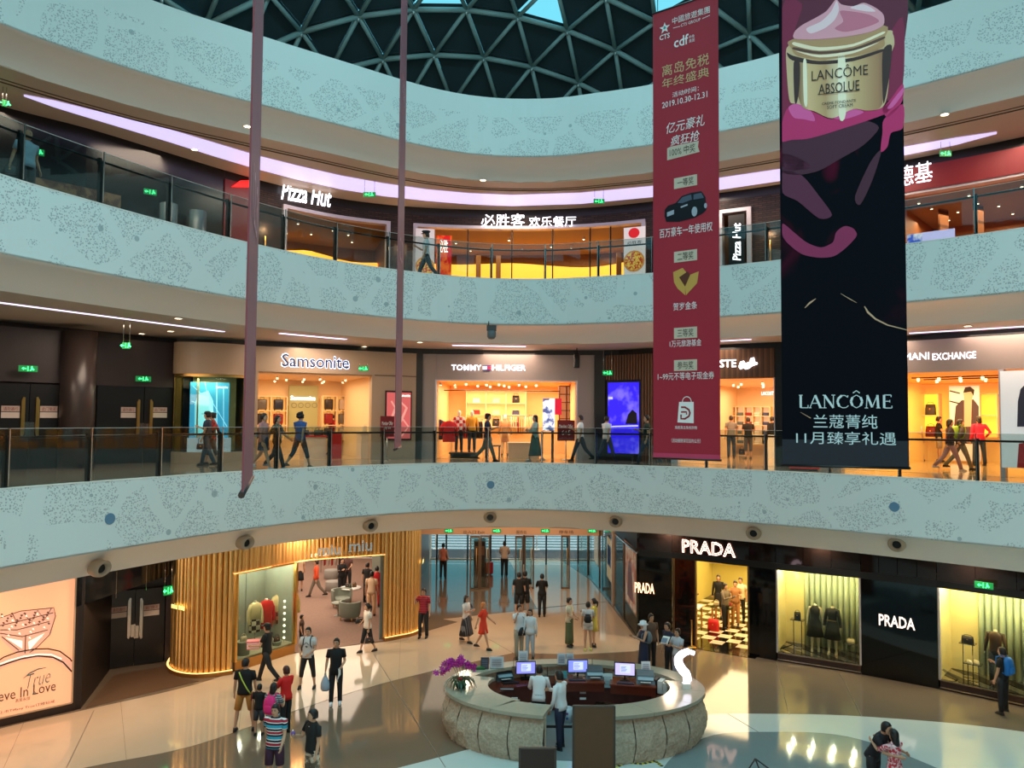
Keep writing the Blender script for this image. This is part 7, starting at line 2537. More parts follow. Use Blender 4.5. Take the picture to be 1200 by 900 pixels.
for i in range(3):
 MB().box(-.2 + i * .14, -.08 + i * .14, -.14, .14, 0, .34 - .03 * i).build('box', M((40, 40, 42) if i == 0 else (214, 214, 210), .5, name='carton'), t, local=True)
p = G(560, 784, 1.12)
t = thing('tissue_tray', 'small green tray on the desk top beside the orchid', 'tray', p, .1)
MB().box(-.19, .19, -.09, .09, 0, .05).build('tray', M((30, 90, 50), .5, name='green_plastic'), t, local=True)
MB().box(-.15, .15, -.06, .06, .05, .07).build('contents', M((60, 120, 70), .7, name='green_leaf'), t, local=True)
for i, (x, y) in enumerate(((602, 782), (694, 782), (720, 786))):
 p = G(x, y, 1.12)
 t = thing('microphone', ['slim black microphone left of the staff at the back of the desk', 'slim black microphone at the back of the desk, centre right', 'slim black microphone at the back of the desk, right'][i], 'microphone', p)
 MB().lathe([(.001, 0), (.05, 0), (.05, .02)], (0, 0, 0), 10).build('base', m_black, t, local=True)
 MB().tube([(0, 0, .02), (0, 0, .26)], .008, 5).build('stem', m_black, t, local=True)
p = G(664, 846, 0.02)
t = thing('waste_bin', 'pale round waste bin with stickers inside the opening of the desk', 'bin', p)
MB().lathe([(.001, 0), (.13, 0), (.16, .36), (.15, .36), (.125, .03), (.001, .03)], (0, 0, 0), 18).build('bin', M((196, 206, 214), .4, name='pale_plastic'), t, local=True)
for z in (.12, .24):
 MB().box(-.03, .03, -.165, -.13, z, z + .05).build('sticker', M((120, 60, 130) if z > .2 else (40, 90, 140), .5, name='sticker'), t, local=True)
p = G(664, 828, .02)
t = thing('office_chair', 'blue office chair inside the information desk', 'chair', (p[0] - .1, p[1] + .35, .02))
MB().loft([[(x, y, z) for x, y, _ in ell_ring((0, 0, 0), .24 * s_, .24 * s_, 14, p=3)] for z, s_ in ((.42, .9), (.46, 1), (.50, .9))]).build('seat', M((30, 70, 110), .8, name='blue_cloth'), t, local=True)
MB().loft([[(x, y + .2, z) for x, y, _ in ell_ring((0, 0, 0), .22 * s_, .04, 12, p=3)] for z, s_ in ((.55, .8), (.8, 1), (.95, .8))]).build('backrest', M((30, 70, 110), .8, name='blue_cloth'), t, local=True)
MB().tube([(0, 0, .05), (0, 0, .43)], .03, 8).build('column', m_black, t, local=True)
for k in range(5):
 MB().tube([(0, 0, .09), (.26 * math.cos(k * 1.256), .26 * math.sin(k * 1.256), .04)], .02, 6).build('leg', m_black, t, local=True)
# orchid
p = G(540, 806, 1.12)
orc = thing('orchid', 'purple orchid in a glass bowl on the left end of the desk top', 'plant', p)
MB().lathe([(.001, 0), (.10, 0), (.17, .06), (.16, .12), (.12, .15)], (0, 0, 0), 18).build('bowl', m_glass, orc, local=True)
MB().lathe([(.001, .01), (.11, .01), (.14, .08), (.001, .11)], (0, 0, 0), 14).build('moss', M((44, 60, 30), .9, name='moss'), orc, local=True)
rnd = random.Random(11)
m_leaf = M((24, 62, 34), .4, name='orchid_leaf')
for k in range(17):
 a = k * 2.4
 L_ = .28 + rnd.random() * .16
 ca, sa = math.cos(a), math.sin(a)
 mb = MB()
 pts = [(0, .10), (.3, .22), (.6, .24), (.85, .16), (1.0, .04)]
 vs = []
 for t_, z in pts:
  w = .052 * math.sin(math.pi * (.12 + .84 * t_))
  vs += [(ca * L_ * t_ - sa * w, sa * L_ * t_ + ca * w, z), (ca * L_ * t_, sa * L_ * t_, z - .012), (ca * L_ * t_ + sa * w, sa * L_ * t_ - ca * w, z)]
 mb.add(vs, [(i * 3 + j, i * 3 + j + 1, i * 3 + j + 4, i * 3 + j + 3) for i in range(4) for j in range(2)], 0, True)
 mb.build('leaf', m_leaf, orc, local=True)
m_pet = M((186, 30, 166), .6, name='purple_petal')
m_lip = M((210, 60, 120), .6, name='pink_lip')
pet = MB()
for k in range(5):
 a = k * 1.2566 + .3
 pet.add([(0, 0, 0), (.022 * math.cos(a - .5), -.006, .022 * math.sin(a - .5)), (.046 * math.cos(a), -.002, .046 * math.sin(a)), (.022 * math.cos(a + .5), -.006, .022 * math.sin(a + .5))], [(0, 1, 2, 3)])
pet_me = pet.mesh('flower', m_pet)
lip_me = MB().ell((0, -.012, -.005), .010, .010, .012, 6, 4).mesh('lip', m_lip)
stems = [((-.06, 0), (-.62, .02, .42)), ((-.02, .02), (-.52, 0, .60)), ((.02, -.02), (-.30, .0, .66)), ((.05, .02), (.0, .02, .70)), ((.08, 0), (.34, -.02, .58))]
for (bx, by), (tx, ty, tz) in stems:
 P_ = [Vector((bx, by, .08)), Vector((bx + tx * .08, by, .35)), Vector((bx + tx * .25, by, .56)), Vector((tx * .6, ty, tz + .02)), Vector((tx, ty, tz - .10))]
 MB().tube(P_, .007, 5).build('stem', M((70, 96, 50), .6, name='stem'), orc, local=True)
 for k in range(16):
  t_ = k / 15
  i = 2 if t_ < .5 else 3
  q = P_[i].lerp(P_[i + 1], (t_ * 2) % 1 if t_ < 1 else 1)
  o = bpy.data.objects.new('flower', pet_me)
  COL.objects.link(o)
  o.parent = orc
  o.location = q + Vector(((rnd.random() - .5) * .1, (rnd.random() - .5) * .12, (rnd.random() - .5) * .1))
  o.rotation_euler = ((rnd.random() - .5) * 1.2, 0, (rnd.random() - .5) * 2)
  s_ = 1.5 + rnd.random() * .6
  o.scale = (s_, s_, s_)
  e = bpy.data.objects.new('flower_lip', lip_me)
  COL.objects.link(e)
  e.parent = o
for k in range(5):
 MB().tube([(.0 + .02 * k - .06, -.05, .16), (.0 + .02 * k - .06, -.07, .27)], .010, 5).build('red_tie', M((170, 20, 30), .5, name='red_tie'), orc, local=True)
# glowing question-mark shaped lamp on the right of the desk top
SPn = Plane((DX, 19.55), (DX + 5, 19.55))
p = G(804, 806, 1.12)
SPn = Plane((p[0] - 1, p[1]), (p[0] + 1, p[1]))
t = thing('neon_sign', 'glowing white question mark shaped lamp on a small block at the right of the desk', 'lamp', p)
pts = [SPn.hit(*q) for q in ((813, 765), (806, 763), (800, 765), (795, 770), (795, 777), (799, 784), (804, 790), (805, 798))]
mb = MB()
W_ = [.10, .15, .17, .19, .20, .20, .19, .17]
cvx = Curve(pts, 4)
rings = []
nn = len(cvx.q)
for i, q in enumerate(cvx.q):
 t_ = (cvx.q[min(i + 1, nn - 1)] - cvx.q[max(i - 1, 0)]).normalized()
 n_ = Vector((-t_.y, t_.x))
 w = W_[min(len(W_) - 1, int(i / (nn - 1) * (len(W_) - 1)))] * .55
 rings.append([SPn.W(*(q + n_ * w * math.cos(k * math.pi / 5)), .05 + .05 * math.sin(k * math.pi / 5)) for k in range(10)])
mb.loft(rings)
mb.build('lamp_body', M((252, 238, 255), .4, emit=3.0, name='neon_white'), t)
MB().box(p[0] - .10, p[0] + .10, p[1] - .08, p[1] + .08, 1.12, 1.24).build('block', m_white, t)
# barrier, sign boards seen from behind, tape, wire frame
t = thing('barrier', 'low black barrier post and belt across the opening of the desk', 'barrier', G(635, 878, 0))
q0, q1 = G(635, 878, 0), G(672, 876, 0)
MB().box(q0[0] - .03, q0[0] + .03, q0[1] - .03, q0[1] + .03, 0, .56).build('post', m_black, t)
MB().box(q1[0] + .1, q1[0] + .16, q1[1] - .03, q1[1] + .03, 0, .56).build('post', m_black, t)
MB().box(q0[0] + .03, q1[0] + .1, q0[1] - .012, q0[1] + .012, .50, .56).build('belt', m_black, t)
m_board = M((92, 66, 44), .7, noise=.12, nscale=5, name='brown_hardboard')
for lab, x0, x1, yt, Y, col in (('tall brown sign board seen from behind in front of the desk opening', 672, 720, 827, 15.9, m_board), ('small dark brown sign board seen from behind, left of the tall one', 609, 651, 876, 15.5, M((48, 34, 28), .6, name='dark_hardboard'))):
 a, b = V(x0, yt, Y), V(x1, yt, Y)
 h = a[2]
 cx = (a[0] + b[0]) / 2
 w = b[0] - a[0]
 t = thing('sign_board', lab, 'sign board', (cx, Y, 0))
 MB().box(-w / 2 + .02, w / 2 - .02, -.02, .02, .06, h - .02).build('panel', col, t, local=True)
 for s_ in (-1, 1):
  MB().box(s_ * w / 2 - .02, s_ * w / 2 + .02, -.03, .03, 0.03, h).build('side_rail', M((70, 66, 62), .4, .5, name='metal_edge'), t, local=True)
 MB().box(-w / 2, w / 2, -.03, .03, h - .02, h + .01).build('top_rail', M((84, 80, 76), .4, .5, name='metal_edge'), t, local=True)
 MB().box(-w / 2, w / 2, -.25, .25, 0, .03).build('base', m_black, t, local=True)
t = thing('floor_tape', 'yellow and black warning tape on the floor right of the tall sign board', 'tape', G(755, 893, 0))
tp = [G(*q, .012) for q in ((722, 899), (735, 893.5), (752, 895.5), (768, 892), (776, 898))]
for k in range(len(tp) - 1):
 for j in range(6):
  a = Vector(tp[k]).lerp(Vector(tp[k + 1]), j / 6)
  b = Vector(tp[k]).lerp(Vector(tp[k + 1]), (j + 1) / 6)
  n = Vector((-(b - a).y, (b - a).x, 0)).normalized() * .035
  MB().prism([(a + n)[:2], (b + n)[:2], (b - n)[:2], (a - n)[:2]], .010, .018).build('stripe', [M((214, 190, 50), .5, name='yellow_tape'), m_black][j % 2], t)
c = V(885, 889, 16.0)
t = thing('wire_frame', 'thin black wire display frame rising at the bottom edge right of the desk', 'display frame', (c[0], 16.0, 0))
top = Vector((0, 0, c[2]))
for dx, dy in ((-.45, -.3), (.62, -.1), (.1, -.5)):
 MB().tube([top, (dx, dy, c[2] - .42)], .016, 6).build('bar', m_black, t, local=True)
 MB().tube([(dx, dy, c[2] - .42), (dx * .6, dy * .6, 0)], .016, 6).build('bar', m_black, t, local=True)
MB().tube([(-.45, -.3, c[2] - .42), (.1, -.5, c[2] - .42), (.62, -.1, c[2] - .42), (-.45, -.3, c[2] - .42)], .014, 6).build('ring', m_black, t, local=True)
MB().box(-.3, .4, -.3, .1, 0, .02).build('base', m_black, t, local=True)
# ================================================================== hanging banners
def banner(label, plane, w0, w1, zb, ztop, mat, dback=.02):
 t = thing('hanging_banner', label, 'banner', plane.W((w0 + w1) / 2, zb))
 mb = MB()
 n = 14
 rows = []
 for k in range(n + 1):
  a = w0 + (w1 - w0) * k / n
  rows.append([plane.W(a, zb, 0), plane.W(a, ztop, 0), plane.W(a, ztop, -.012), plane.W(a, zb, -.012)])
 mb.loft(rows, smooth=False)
 mb.build('cloth', mat, t)
 mb = MB()
 mb.tube([plane.W(w0 - .02, zb, -.01), plane.W(w1 + .02, zb, -.01)], .022, 8)
 mb.build('bottom_rod', m_black, t)
 mb = MB()
 mb.tube([plane.W(w0 - .02, ztop, -.01), plane.W(w1 + .02, ztop, -.01)], .022, 8)
 mb.build('top_rod', m_black, t)
 for a in (w0 + .1, w1 - .1):
  mb = MB()
  q = plane.W(a, ztop, -.01)
  mb.tube([q, (q[0], q[1], 24.2)], .008, 5)
  mb.build('cable', m_black, t)
 return t
# red prize draw banner
r0, r1 = V(765.5, 533, 15.0), V(844, 539, 14.2)
RP = Plane(r0, r1)
zb = RP.hit(805, 538)[1]
ztop = RP.hit(766, 16)[1]
m_redb = M((168, 30, 52), .7, noise=.06, nscale=1.5, name='red_banner_cloth')
rb = banner('long red prize draw banner with white Chinese lettering hanging in the atrium', RP, 0, RP.w, zb, ztop, m_redb)
m_ink_w = M((240, 236, 236), .6, name='white_print')
m_ink_g = M((206, 180, 130), .5, name='gold_print')
m_ink_k = M((30, 22, 24), .6, name='black_print')
mb = MB()
RP.box(mb, .0, RP.w, zb, zb + .1, .0, .006)
mb.build('hem', M((196, 60, 96), .7, name='pink_hem'), rb)
def rtext(s, x0, y0, x1, y1, mat=m_ink_w, d=.006, name='lettering', **k):
 mb = MB()
 RP.ptext(mb, s, x0, y0, x1, y1, d=d, **k)
 return mb.build(name, mat, rb)
mb = MB()
a, z = RP.hit(779, 33)
mb_pts = [(a + (.115 if k % 2 == 0 else .048) * math.sin(k * math.pi / 5), z + (.115 if k % 2 == 0 else .048) * math.cos(k * math.pi / 5)) for k in range(10)]
RP.poly(mb, mb_pts, .002, .006, pix=False)
mb.build('star', m_ink_w, rb)
mb = MB()
RP.poly(mb, [(a, z + .05), (a + .03, z), (a, z - .03), (a - .03, z)], .006, .009, pix=False)
mb.build('star_centre', M((60, 150, 150), .6, name='teal_print'), rb)
rtext('CTS', 773, 40, 785, 46, bold=.02)
rtext('中國旅遊集團', 788, 14, 832, 22)
rtext('CTS GROUP', 798, 24.5, 821, 28)
mb = MB()
for x0, x1, y0, y1 in ((789, 797, 33, 31), (823, 832, 22, 18)):
 RP.line(mb, [(x0, y0), (x1, y1)], .01, .006)
mb.build('rule', m_ink_w, rb)
rtext('cdf', 790, 42, 807, 54, bold=.015)
rtext('中免', 807.5, 41, 814, 45)
rtext('集团', 807.5, 45.5, 814, 49.5)
rtext('离岛免税', 776, 69.5, 831, 83, m_ink_g)
rtext('年终盛典', 776, 85.5, 831, 97, m_ink_g)
rtext('活动时间：', 788, 104.5, 819, 110.5)
rtext('2019.10.30-12.31', 776, 113.5, 829, 120.5, bold=.005)
rtext('亿元豪礼', 781, 139, 826, 152, shear=.2)
rtext('疯狂抢', 786, 156, 820, 168, shear=.2)
m_tag = M((206, 190, 170), .6, name='beige_tag')
mb = MB()
RP.poly(mb, [(782, 174), (786, 172), (819, 165), (818, 172), (820, 178), (782, 188)], .003, .006)
mb.build('ribbon', m_tag, rb)
rtext('100% 中奖', 785, 171, 815, 181, m_ink_k, d=.009)
for s_, y in (('一等奖', 213), ('二等奖', 300), ('三等奖', 390), ('参与奖', 428)):
 mb = MB()
 a0, z0 = RP.hit(790, y)
 a1, z1 = RP.hit(817, y)
 RP.box(mb, a0, a1, (z0 + z1) / 2 - .105, (z0 + z1) / 2 + .105, .002, .006)
 mb.build('label_patch', m_tag, rb)
 mb = MB()
 RP.text(mb, s_, a0 + .07, a1 - .07, (z0 + z1) / 2 - .075, (z0 + z1) / 2 + .075, d=.009)
 mb.build('label_lettering', m_ink_k, rb)
# car picture
mb = MB()
RP.poly(mb, [(779, 246), (783, 241), (792, 238), (799, 230), (810, 226), (822, 224), (827, 231), (828, 246), (824, 250), (815, 255), (796, 260), (781, 260), (779, 254)], .002, .006)
mb.build('car_picture', M((26, 24, 30), .3, name='black_print'), rb)
mb = MB()
RP.poly(mb, [(794, 238), (800, 231), (810, 228), (811, 234), (800, 238)], .006, .009)
RP.poly(mb, [(813, 228), (822, 226), (825, 232), (813, 234)], .006, .009)
mb.build('car_windows', M((84, 92, 110), .3, name='grey_print'), rb)
mb = MB()
for cx, cy, r_ in ((814, 248, .095), (827, 241, .05)):
 a, z = RP.hit(cx, cy)
 RP.poly(mb, [(a + r_ * .6 * math.cos(k * .5236), z + r_ * math.sin(k * .5236)) for k in range(12)], .006, .010, pix=False)
RP.poly(mb, [(782, 249), (790, 246), (790, 251), (782, 254)], .006, .010)
RP.line(mb, [(798, 243), (806, 240)], .03, .010)
mb.build('car_details', M((170, 176, 190), .3, name='silver_print'), rb)
rtext('百万豪车一年使用权', 773, 264, 835, 275)
# gold bars
mb = MB()
RP.poly(mb, [(789, 319), (797, 324), (803, 336), (803, 346), (794, 338), (790, 331)], .002, .006)
RP.poly(mb, [(819, 318), (817, 332), (804, 346), (803, 336), (809, 322)], .002, .006)
RP.poly(mb, [(789, 319), (800, 314), (805, 320), (797, 325)], .002, .006)
mb.build('gold_bar_picture', M((206, 160, 80), .4, name='gold_print2'), rb)
mb = MB()
RP.poly(mb, [(796, 325), (806, 318), (809, 322), (803, 336)], .004, .008)
mb.build('bar_shade_picture', M((96, 50, 34), .4, name='brown_print2'), rb)
rtext('贺岁金条', 789, 354, 817, 363)
rtext('1万元旅游基金', 785, 398, 822, 406)
rtext('1~99元不等电子现金券', 771, 436, 837, 445)
mb = MB()
RP.poly(mb, [(796, 471), (813, 471), (813, 496), (794, 495)], .002, .006)
a, z = RP.hit(805, 471)
RP.line(mb, [(a + .09 * math.cos(k * math.pi / 8), z + .10 * math.sin(k * math.pi / 8)) for k in range(9)], .014, .006, pix=False)
mb.build('bag_emblem', m_ink_w, rb)
mb = MB()
a, z = RP.hit(803.5, 484)
RP.line(mb, [(a - .09, z + .11), (a - .01, z + .11), (a + .07, z + .06), (a + .09, z), (a + .07, z - .06), (a - .01, z - .11), (a - .09, z - .11), (a - .09, z - .03)], .035, .009, pix=False)
RP.line(mb, [(a - .09, z + .02), (a + .02, z + .02), (a + .02, z - .03)], .03, .009, pix=False)
mb.build('bag_emblem_letter', M((150, 20, 40), .6, name='red_print'), rb)
rtext('海南离岛免税购物', 791, 499, 817, 503)
rtext('（活动细则详见店内公示）', 787, 514, 821, 519)
# black perfume banner
l0, l1 = V(917, 545, 12.45), V(1065.5, 549, 11.9)
LP_ = Plane(l0, l1)
zb = LP_.hit(990, 547)[1]
m_blk = bpy.data.materials.new('black_rose_print')
m_blk.use_nodes = True
nt = m_blk.node_tree
b_ = nt.nodes['Principled BSDF']
b_.inputs['Roughness'].default_value = .9
b_.inputs['Specular IOR Level'].default_value = .1
tc = nt.nodes.new('ShaderNodeTexCoord')
mp = nt.nodes.new('ShaderNodeMapping')
mp.inputs['Scale'].default_value = (1, 1, .55)
mp.inputs['Rotation'].default_value = (0, .6, 0)
nz = nt.nodes.new('ShaderNodeTexNoise')
nz.inputs['Scale'].default_value = 1.1
nz.inputs['Detail'].default_value = 2
nz.inputs['Distortion'].default_value = 1.2
cr = nt.nodes.new('ShaderNodeValToRGB')
el = cr.color_ramp.elements
el[0].position = .54
el[0].color = (0, 0, 0, 1)
el[1].position = .80
el[1].color = (1, 1, 1, 1)
sx = nt.nodes.new('ShaderNodeSeparateXYZ')
mr = nt.nodes.new('ShaderNodeMapRange')
mr.inputs[1].default_value = 2.2
mr.inputs[2].default_value = 6.2
mr.inputs[3].default_value = 0.0
mr.inputs[4].default_value = 1.0
ml = nt.nodes.new('ShaderNodeMath')
ml.operation = 'MULTIPLY'
mix = nt.nodes.new('ShaderNodeMixRGB')
mix.inputs[1].default_value = (*lin((10, 13, 22)), 1)
mix.inputs[2].default_value = (*lin((150, 24, 74)), 1)
for a, b2 in ((tc.outputs['Object'], mp.inputs[0]), (mp.outputs[0], nz.inputs['Vector']), (nz.outputs['Fac'], cr.inputs[0]), (tc.outputs['Object'], sx.inputs[0]), (sx.outputs[2], mr.inputs[0]), (mr.outputs[0], ml.inputs[0]), (cr.outputs[0], ml.inputs[1]), (ml.outputs[0], mix.inputs[0]), (mix.outputs[0], b_.inputs['Base Color'])):
 nt.links.new(a, b2)
lb = banner('long black perfume house banner with a gold cream jar among pink petals', LP_, 0, LP_.w, zb, 16.6, m_blk)
def closed(P_, sub=4):
 n_ = len(P_)
 out = []
 for i in range(n_):
  a, b_, c, d_ = [Vector(P_[(i + k) % n_]) for k in (-1, 0, 1, 2)]
  for k in range(sub):
   t_ = k / sub
   out.append((b_ * (2 * t_ ** 3 - 3 * t_ ** 2 + 1) + (c - a) * .4 * (t_ ** 3 - 2 * t_ ** 2 + t_) + c * (-2 * t_ ** 3 + 3 * t_ ** 2) + (d_ - b_) * .4 * (t_ ** 3 - t_ ** 2)))
 return [tuple(q) for q in out]
def lpoly(name, col, polys, d=.004, rough=.7, metal=0, mat=None):
 for pl_ in polys:
  mb = MB()
  LP_.poly(mb, [(min(max(x, 916.5), 1064), y) for x, y in closed(pl_)], d - .002, d)
  o = mb.build(name, mat or M(col, rough, metal, name=name), lb)
 return o
mb = MB()
LP_.box(mb, 0, LP_.w, zb + .02, zb + .42, .001, .006)
mb.build('hem', M((20, 28, 42), .7, name='hem_cloth'), lb)
lpoly('dark_petals_picture', (96, 18, 50), [[(915, -20), (1057, -20), (1058, 60), (1050, 100), (1030, 130), (980, 160), (935, 160), (915, 140)]], .004)
lpoly('deep_rose_picture', (132, 22, 66), [[(915, 10), (940, 5), (930, 40), (925, 80), (935, 120), (960, 138), (915, 150)], [(1035, 60), (1058, 20), (1058, 100), (1040, 118)]], .006)
lpoly('pink_petals_picture', (196, 34, 104), [
 [(915, 150), (922, 128), (935, 124), (955, 132), (975, 140), (1000, 128), (1018, 130), (1034, 126), (1046, 118), (1040, 132), (1015, 142), (990, 150), (965, 158), (945, 163), (928, 164), (915, 166)],
 [(1034, 128), (1044, 116), (1058, 98), (1058, 116), (1050, 130), (1040, 138)], [(1036, 140), (1058, 122), (1058, 150), (1044, 156), (1040, 172), (1032, 178), (1034, 156)]], .008)
lpoly('light_petals_picture', (226, 90, 160), [[(924, 126), (936, 121), (950, 130), (955, 142), (942, 140), (930, 138)], [(1040, 126), (1058, 103), (1058, 110), (1046, 126)], [(976, 138), (998, 128), (1012, 132), (990, 140)]], .010)
lpoly('shadow_petals_picture', (70, 14, 46), [[(915, 166), (945, 163), (990, 150), (1015, 142), (1030, 150), (1012, 170), (985, 186), (960, 200), (935, 205), (915, 200)], [(1020, 190), (1033, 176), (1022, 212), (1008, 240), (1002, 230)]], .006)
lpoly('curl_petal_picture', (140, 32, 84), [[(917, 262), (930, 272), (945, 284), (962, 290), (976, 284), (980, 272), (990, 265), (1000, 268), (1004, 276), (994, 288), (978, 300), (960, 302), (940, 298), (924, 286), (917, 276)]], .006)
lpoly('curl_shade_picture', (90, 22, 60), [[(917, 200), (940, 206), (960, 230), (975, 252), (960, 256), (935, 236), (917, 226)], [(917, 180), (938, 186), (950, 196), (930, 200), (917, 196)]], .006)
# jar
jw = M((206, 186, 160), .35, .3, name='jar_glass_print')
lpoly('jar_outer_picture', (214, 180, 140), [[(921, 62), (924, 54), (932, 47), (1036, 36), (1046, 40), (1048, 52), (1044, 66), (1040, 110), (1034, 126), (1018, 130), (1000, 128), (975, 139), (955, 131), (935, 122), (926, 120), (923, 100)]], .012)
m_jar = stripes([(0, (120, 80, 60)), (.12, (226, 188, 140)), (.3, (196, 154, 112)), (.48, (246, 224, 190)), (.6, (214, 176, 130)), (.85, (176, 128, 96)), (1, (90, 56, 50))], 1.36, 'jar_gold_print', 0, soft=True)
for n_ in m_jar.node_tree.nodes:
 if n_.type == 'MATH' and n_.operation == 'DIVIDE':
  ad = m_jar.node_tree.nodes.new('ShaderNodeMath')
  ad.inputs[1].default_value = .62
  lk_ = n_.inputs[0].links[0]
  m_jar.node_tree.links.new(lk_.from_socket, ad.inputs[0])
  m_jar.node_tree.links.new(ad.outputs[0], n_.inputs[0])
  break
lpoly('jar_gold_picture', (226, 190, 138), [[(936, 72), (1034, 58), (1036, 70), (1034, 122), (1018, 130), (1000, 128), (975, 139), (955, 131), (938, 122)]], .014, .4, mat=m_jar)
lpoly('jar_dark_edge_picture', (60, 34, 34), [[(930, 74), (937, 74), (937, 100), (934, 120), (931, 118)], [(1034, 62), (1045, 54), (1042, 90), (1035, 122)], [(922, 62), (930, 66), (960, 72), (1000, 68), (1034, 58), (1034, 61), (1000, 72), (960, 76), (928, 71)]], .016)
lpoly('jar_rim_picture', (190, 140, 96), [[(930, 46), (1034, 30), (1036, 46), (1034, 56), (1000, 66), (960, 70), (935, 66), (928, 58)]], .018, .3)
lpoly('rim_highlight_picture', (250, 226, 196), [[(931, 50), (960, 56), (1000, 52), (1034, 38), (1034, 41), (1000, 55), (960, 60), (931, 54)], [(932, 60), (960, 65), (1000, 60), (1030, 50), (1000, 63), (960, 68)]], .020)
lpoly('rim_shadow_picture', (96, 60, 50), [[(931, 56), (960, 61), (1000, 57), (1034, 44), (1034, 47), (1000, 60), (960, 64), (931, 59)]], .020)
lpoly('gold_highlight_picture', (252, 236, 210), [[(982, 66), (990, 65), (991, 134), (983, 137)], [(941, 74), (945, 73), (946, 122), (942, 120)]], .018)
lpoly('cream_picture', (232, 156, 172), [[(931, 46), (931, 38), (940, 30), (955, 22), (968, 14), (976, 4), (980, 0), (986, 6), (1000, 8), (1012, 4), (1026, 10), (1035, 18), (1035, 30), (1020, 38), (990, 44), (955, 47)]], .022)
lpoly('cream_light_picture', (246, 206, 214), [[(945, 34), (962, 26), (974, 14), (980, 2), (983, 12), (978, 24), (966, 34), (950, 40)], [(996, 10), (1012, 6), (1026, 14), (1014, 14)]], .024)
lpoly('cream_shade_picture', (206, 112, 136), [[(984, 14), (996, 14), (1018, 18), (1030, 26), (1010, 34), (990, 38), (978, 34), (988, 26)]], .024)
mb = MB()
LP_.ptext(mb, 'LANCÔME', 951, 77, 1017, 92, d=.026, bold=-.004)
LP_.ptext(mb, 'ABSOLUE', 959, 97, 1007, 109, d=.026)
LP_.ptext(mb, 'CRÈME FONDANTE', 963, 118, 1003, 122, d=.026)
LP_.ptext(mb, 'SOFT CREAM', 969, 123, 999, 127, d=.026)
LP_.line(mb, [(958, 111.5), (1007, 106.5)], .01, .027)
mb.build('jar_lettering', m_ink_k, lb)
def serif(s, x0, y0, x1, y1, mat, name='large_lettering'):
 """tall roman capitals drawn with thick and thin strokes and serifs"""
 G_ = {'L': [((.15, 0), (.15, 1), 1), ((.15, 0), (.7, 0), 0), ((.7, 0), (.7, .22), 0), ((.02, 1), (.3, 1), 0)],
 'A': [((.02, 0), (.42, 1), 0), ((.42, 1), (.82, 0), 1), ((.16, .36), (.68, .36), 0), ((-.06, 0), (.14, 0), 0), ((.70, 0), (.96, 0), 0)],
 'N': [((.12, 0), (.12, 1), 0), ((.12, 1), (.78, 0), 1), ((.78, 0), (.78, 1), 0), ((0, 0), (.26, 0), 0), ((-.02, 1), (.14, 1), 0), ((.64, 1), (.92, 1), 0)],
 'C': [((.82, .82), (.62, .97), 0), ((.62, .97), (.38, .97), 0), ((.38, .97), (.12, .72), 1), ((.12, .72), (.06, .45), 1), ((.06, .45), (.2, .12), 1), ((.2, .12), (.45, 0), 0), ((.45, 0), (.7, .03), 0), ((.7, .03), (.86, .18), 0), ((.82, .82), (.82, .98), 0)],
 'O': [((.45, 1), (.16, .82), 0), ((.16, .82), (.05, .5), 1), ((.05, .5), (.16, .18), 1), ((.16, .18), (.45, 0), 0), ((.45, 0), (.76, .18), 0), ((.76, .18), (.87, .5), 1), ((.87, .5), (.76, .82), 1), ((.76, .82), (.45, 1), 0)],
 'M': [((.12, 0), (.18, 1), 0), ((.18, 1), (.54, .05), 1), ((.54, .05), (.92, 1), 0), ((.92, 1), (.98, 0), 1), ((0, 0), (.24, 0), 0), ((.84, 0), (1.12, 0), 0)],
 'E': [((.15, 0), (.15, 1), 1), ((.15, 1), (.65, 1), 0), ((.15, .52), (.55, .52), 0), ((.15, 0), (.7, 0), 0), ((.65, 1), (.65, .84), 0), ((.7, 0), (.7, .18), 0), ((.55, .62), (.55, .42), 0)]}
 adv = {'L': .82, 'A': 1.0, 'N': 1.02, 'C': 1.0, 'O': 1.05, 'M': 1.25, 'E': .82}
 m_ = (x0 + x1) / 2
 a0, a1 = LP_.hit(x0, (y0 + y1) / 2)[0], LP_.hit(x1, (y0 + y1) / 2)[0]
 z1, z0 = LP_.hit(m_, y0)[1], LP_.hit(m_, y1)[1]
 tot_ = sum(adv[c] for c in s)
 kx = (a1 - a0) / tot_
 kz = z1 - z0
 x = 0
 for c in s:
  mb = MB()
  for p_, q_, th in G_[c]:
   LP_.line(mb, [(a0 + (x + p_[0]) * kx, z0 + p_[1] * kz), (a0 + (x + q_[0]) * kx, z0 + q_[1] * kz)], .034 if th else .013, .010, pix=False)
  if c == 'O':
   LP_.line(mb, [(a0 + (x + .2) * kx, z0 + 1.16 * kz), (a0 + (x + .45) * kx, z0 + 1.34 * kz), (a0 + (x + .7) * kx, z0 + 1.16 * kz)], .016, .010, pix=False)
  mb.build(name, mat, lb)
  x += adv[c]
m_ink_p = M((206, 226, 232), .5, name='pale_print')
serif('LANCOME', 936, 463, 1047, 478, m_ink_p)
mb = MB()
LP_.ptext(mb, '兰蔻菁纯', 953, 486, 1028, 502, d=.010)
LP_.ptext(mb, '11月臻享礼遇', 933, 506, 1050, 521, d=.010)
mb.build('lettering', m_ink_p, lb)
mb = MB()
LP_.line(mb, [(1013, 359), (1017, 366), (1026, 374), (1040, 381), (1064, 387)], [.012, .03, .025, .02, .01], .008)
LP_.line(mb, [(943, 361), (949, 355), (956, 350)], [.008, .03, .008], .008)
LP_.line(mb, [(985, 344), (995, 350), (1004, 355)], [.004, .012, .004], .008)
LP_.line(mb, [(938, 483), (950, 490)], [.004, .012, .004][:2], .008)
mb.build('light_stroke_picture', M((196, 160, 130), .5, name='gold_stroke'), lb)
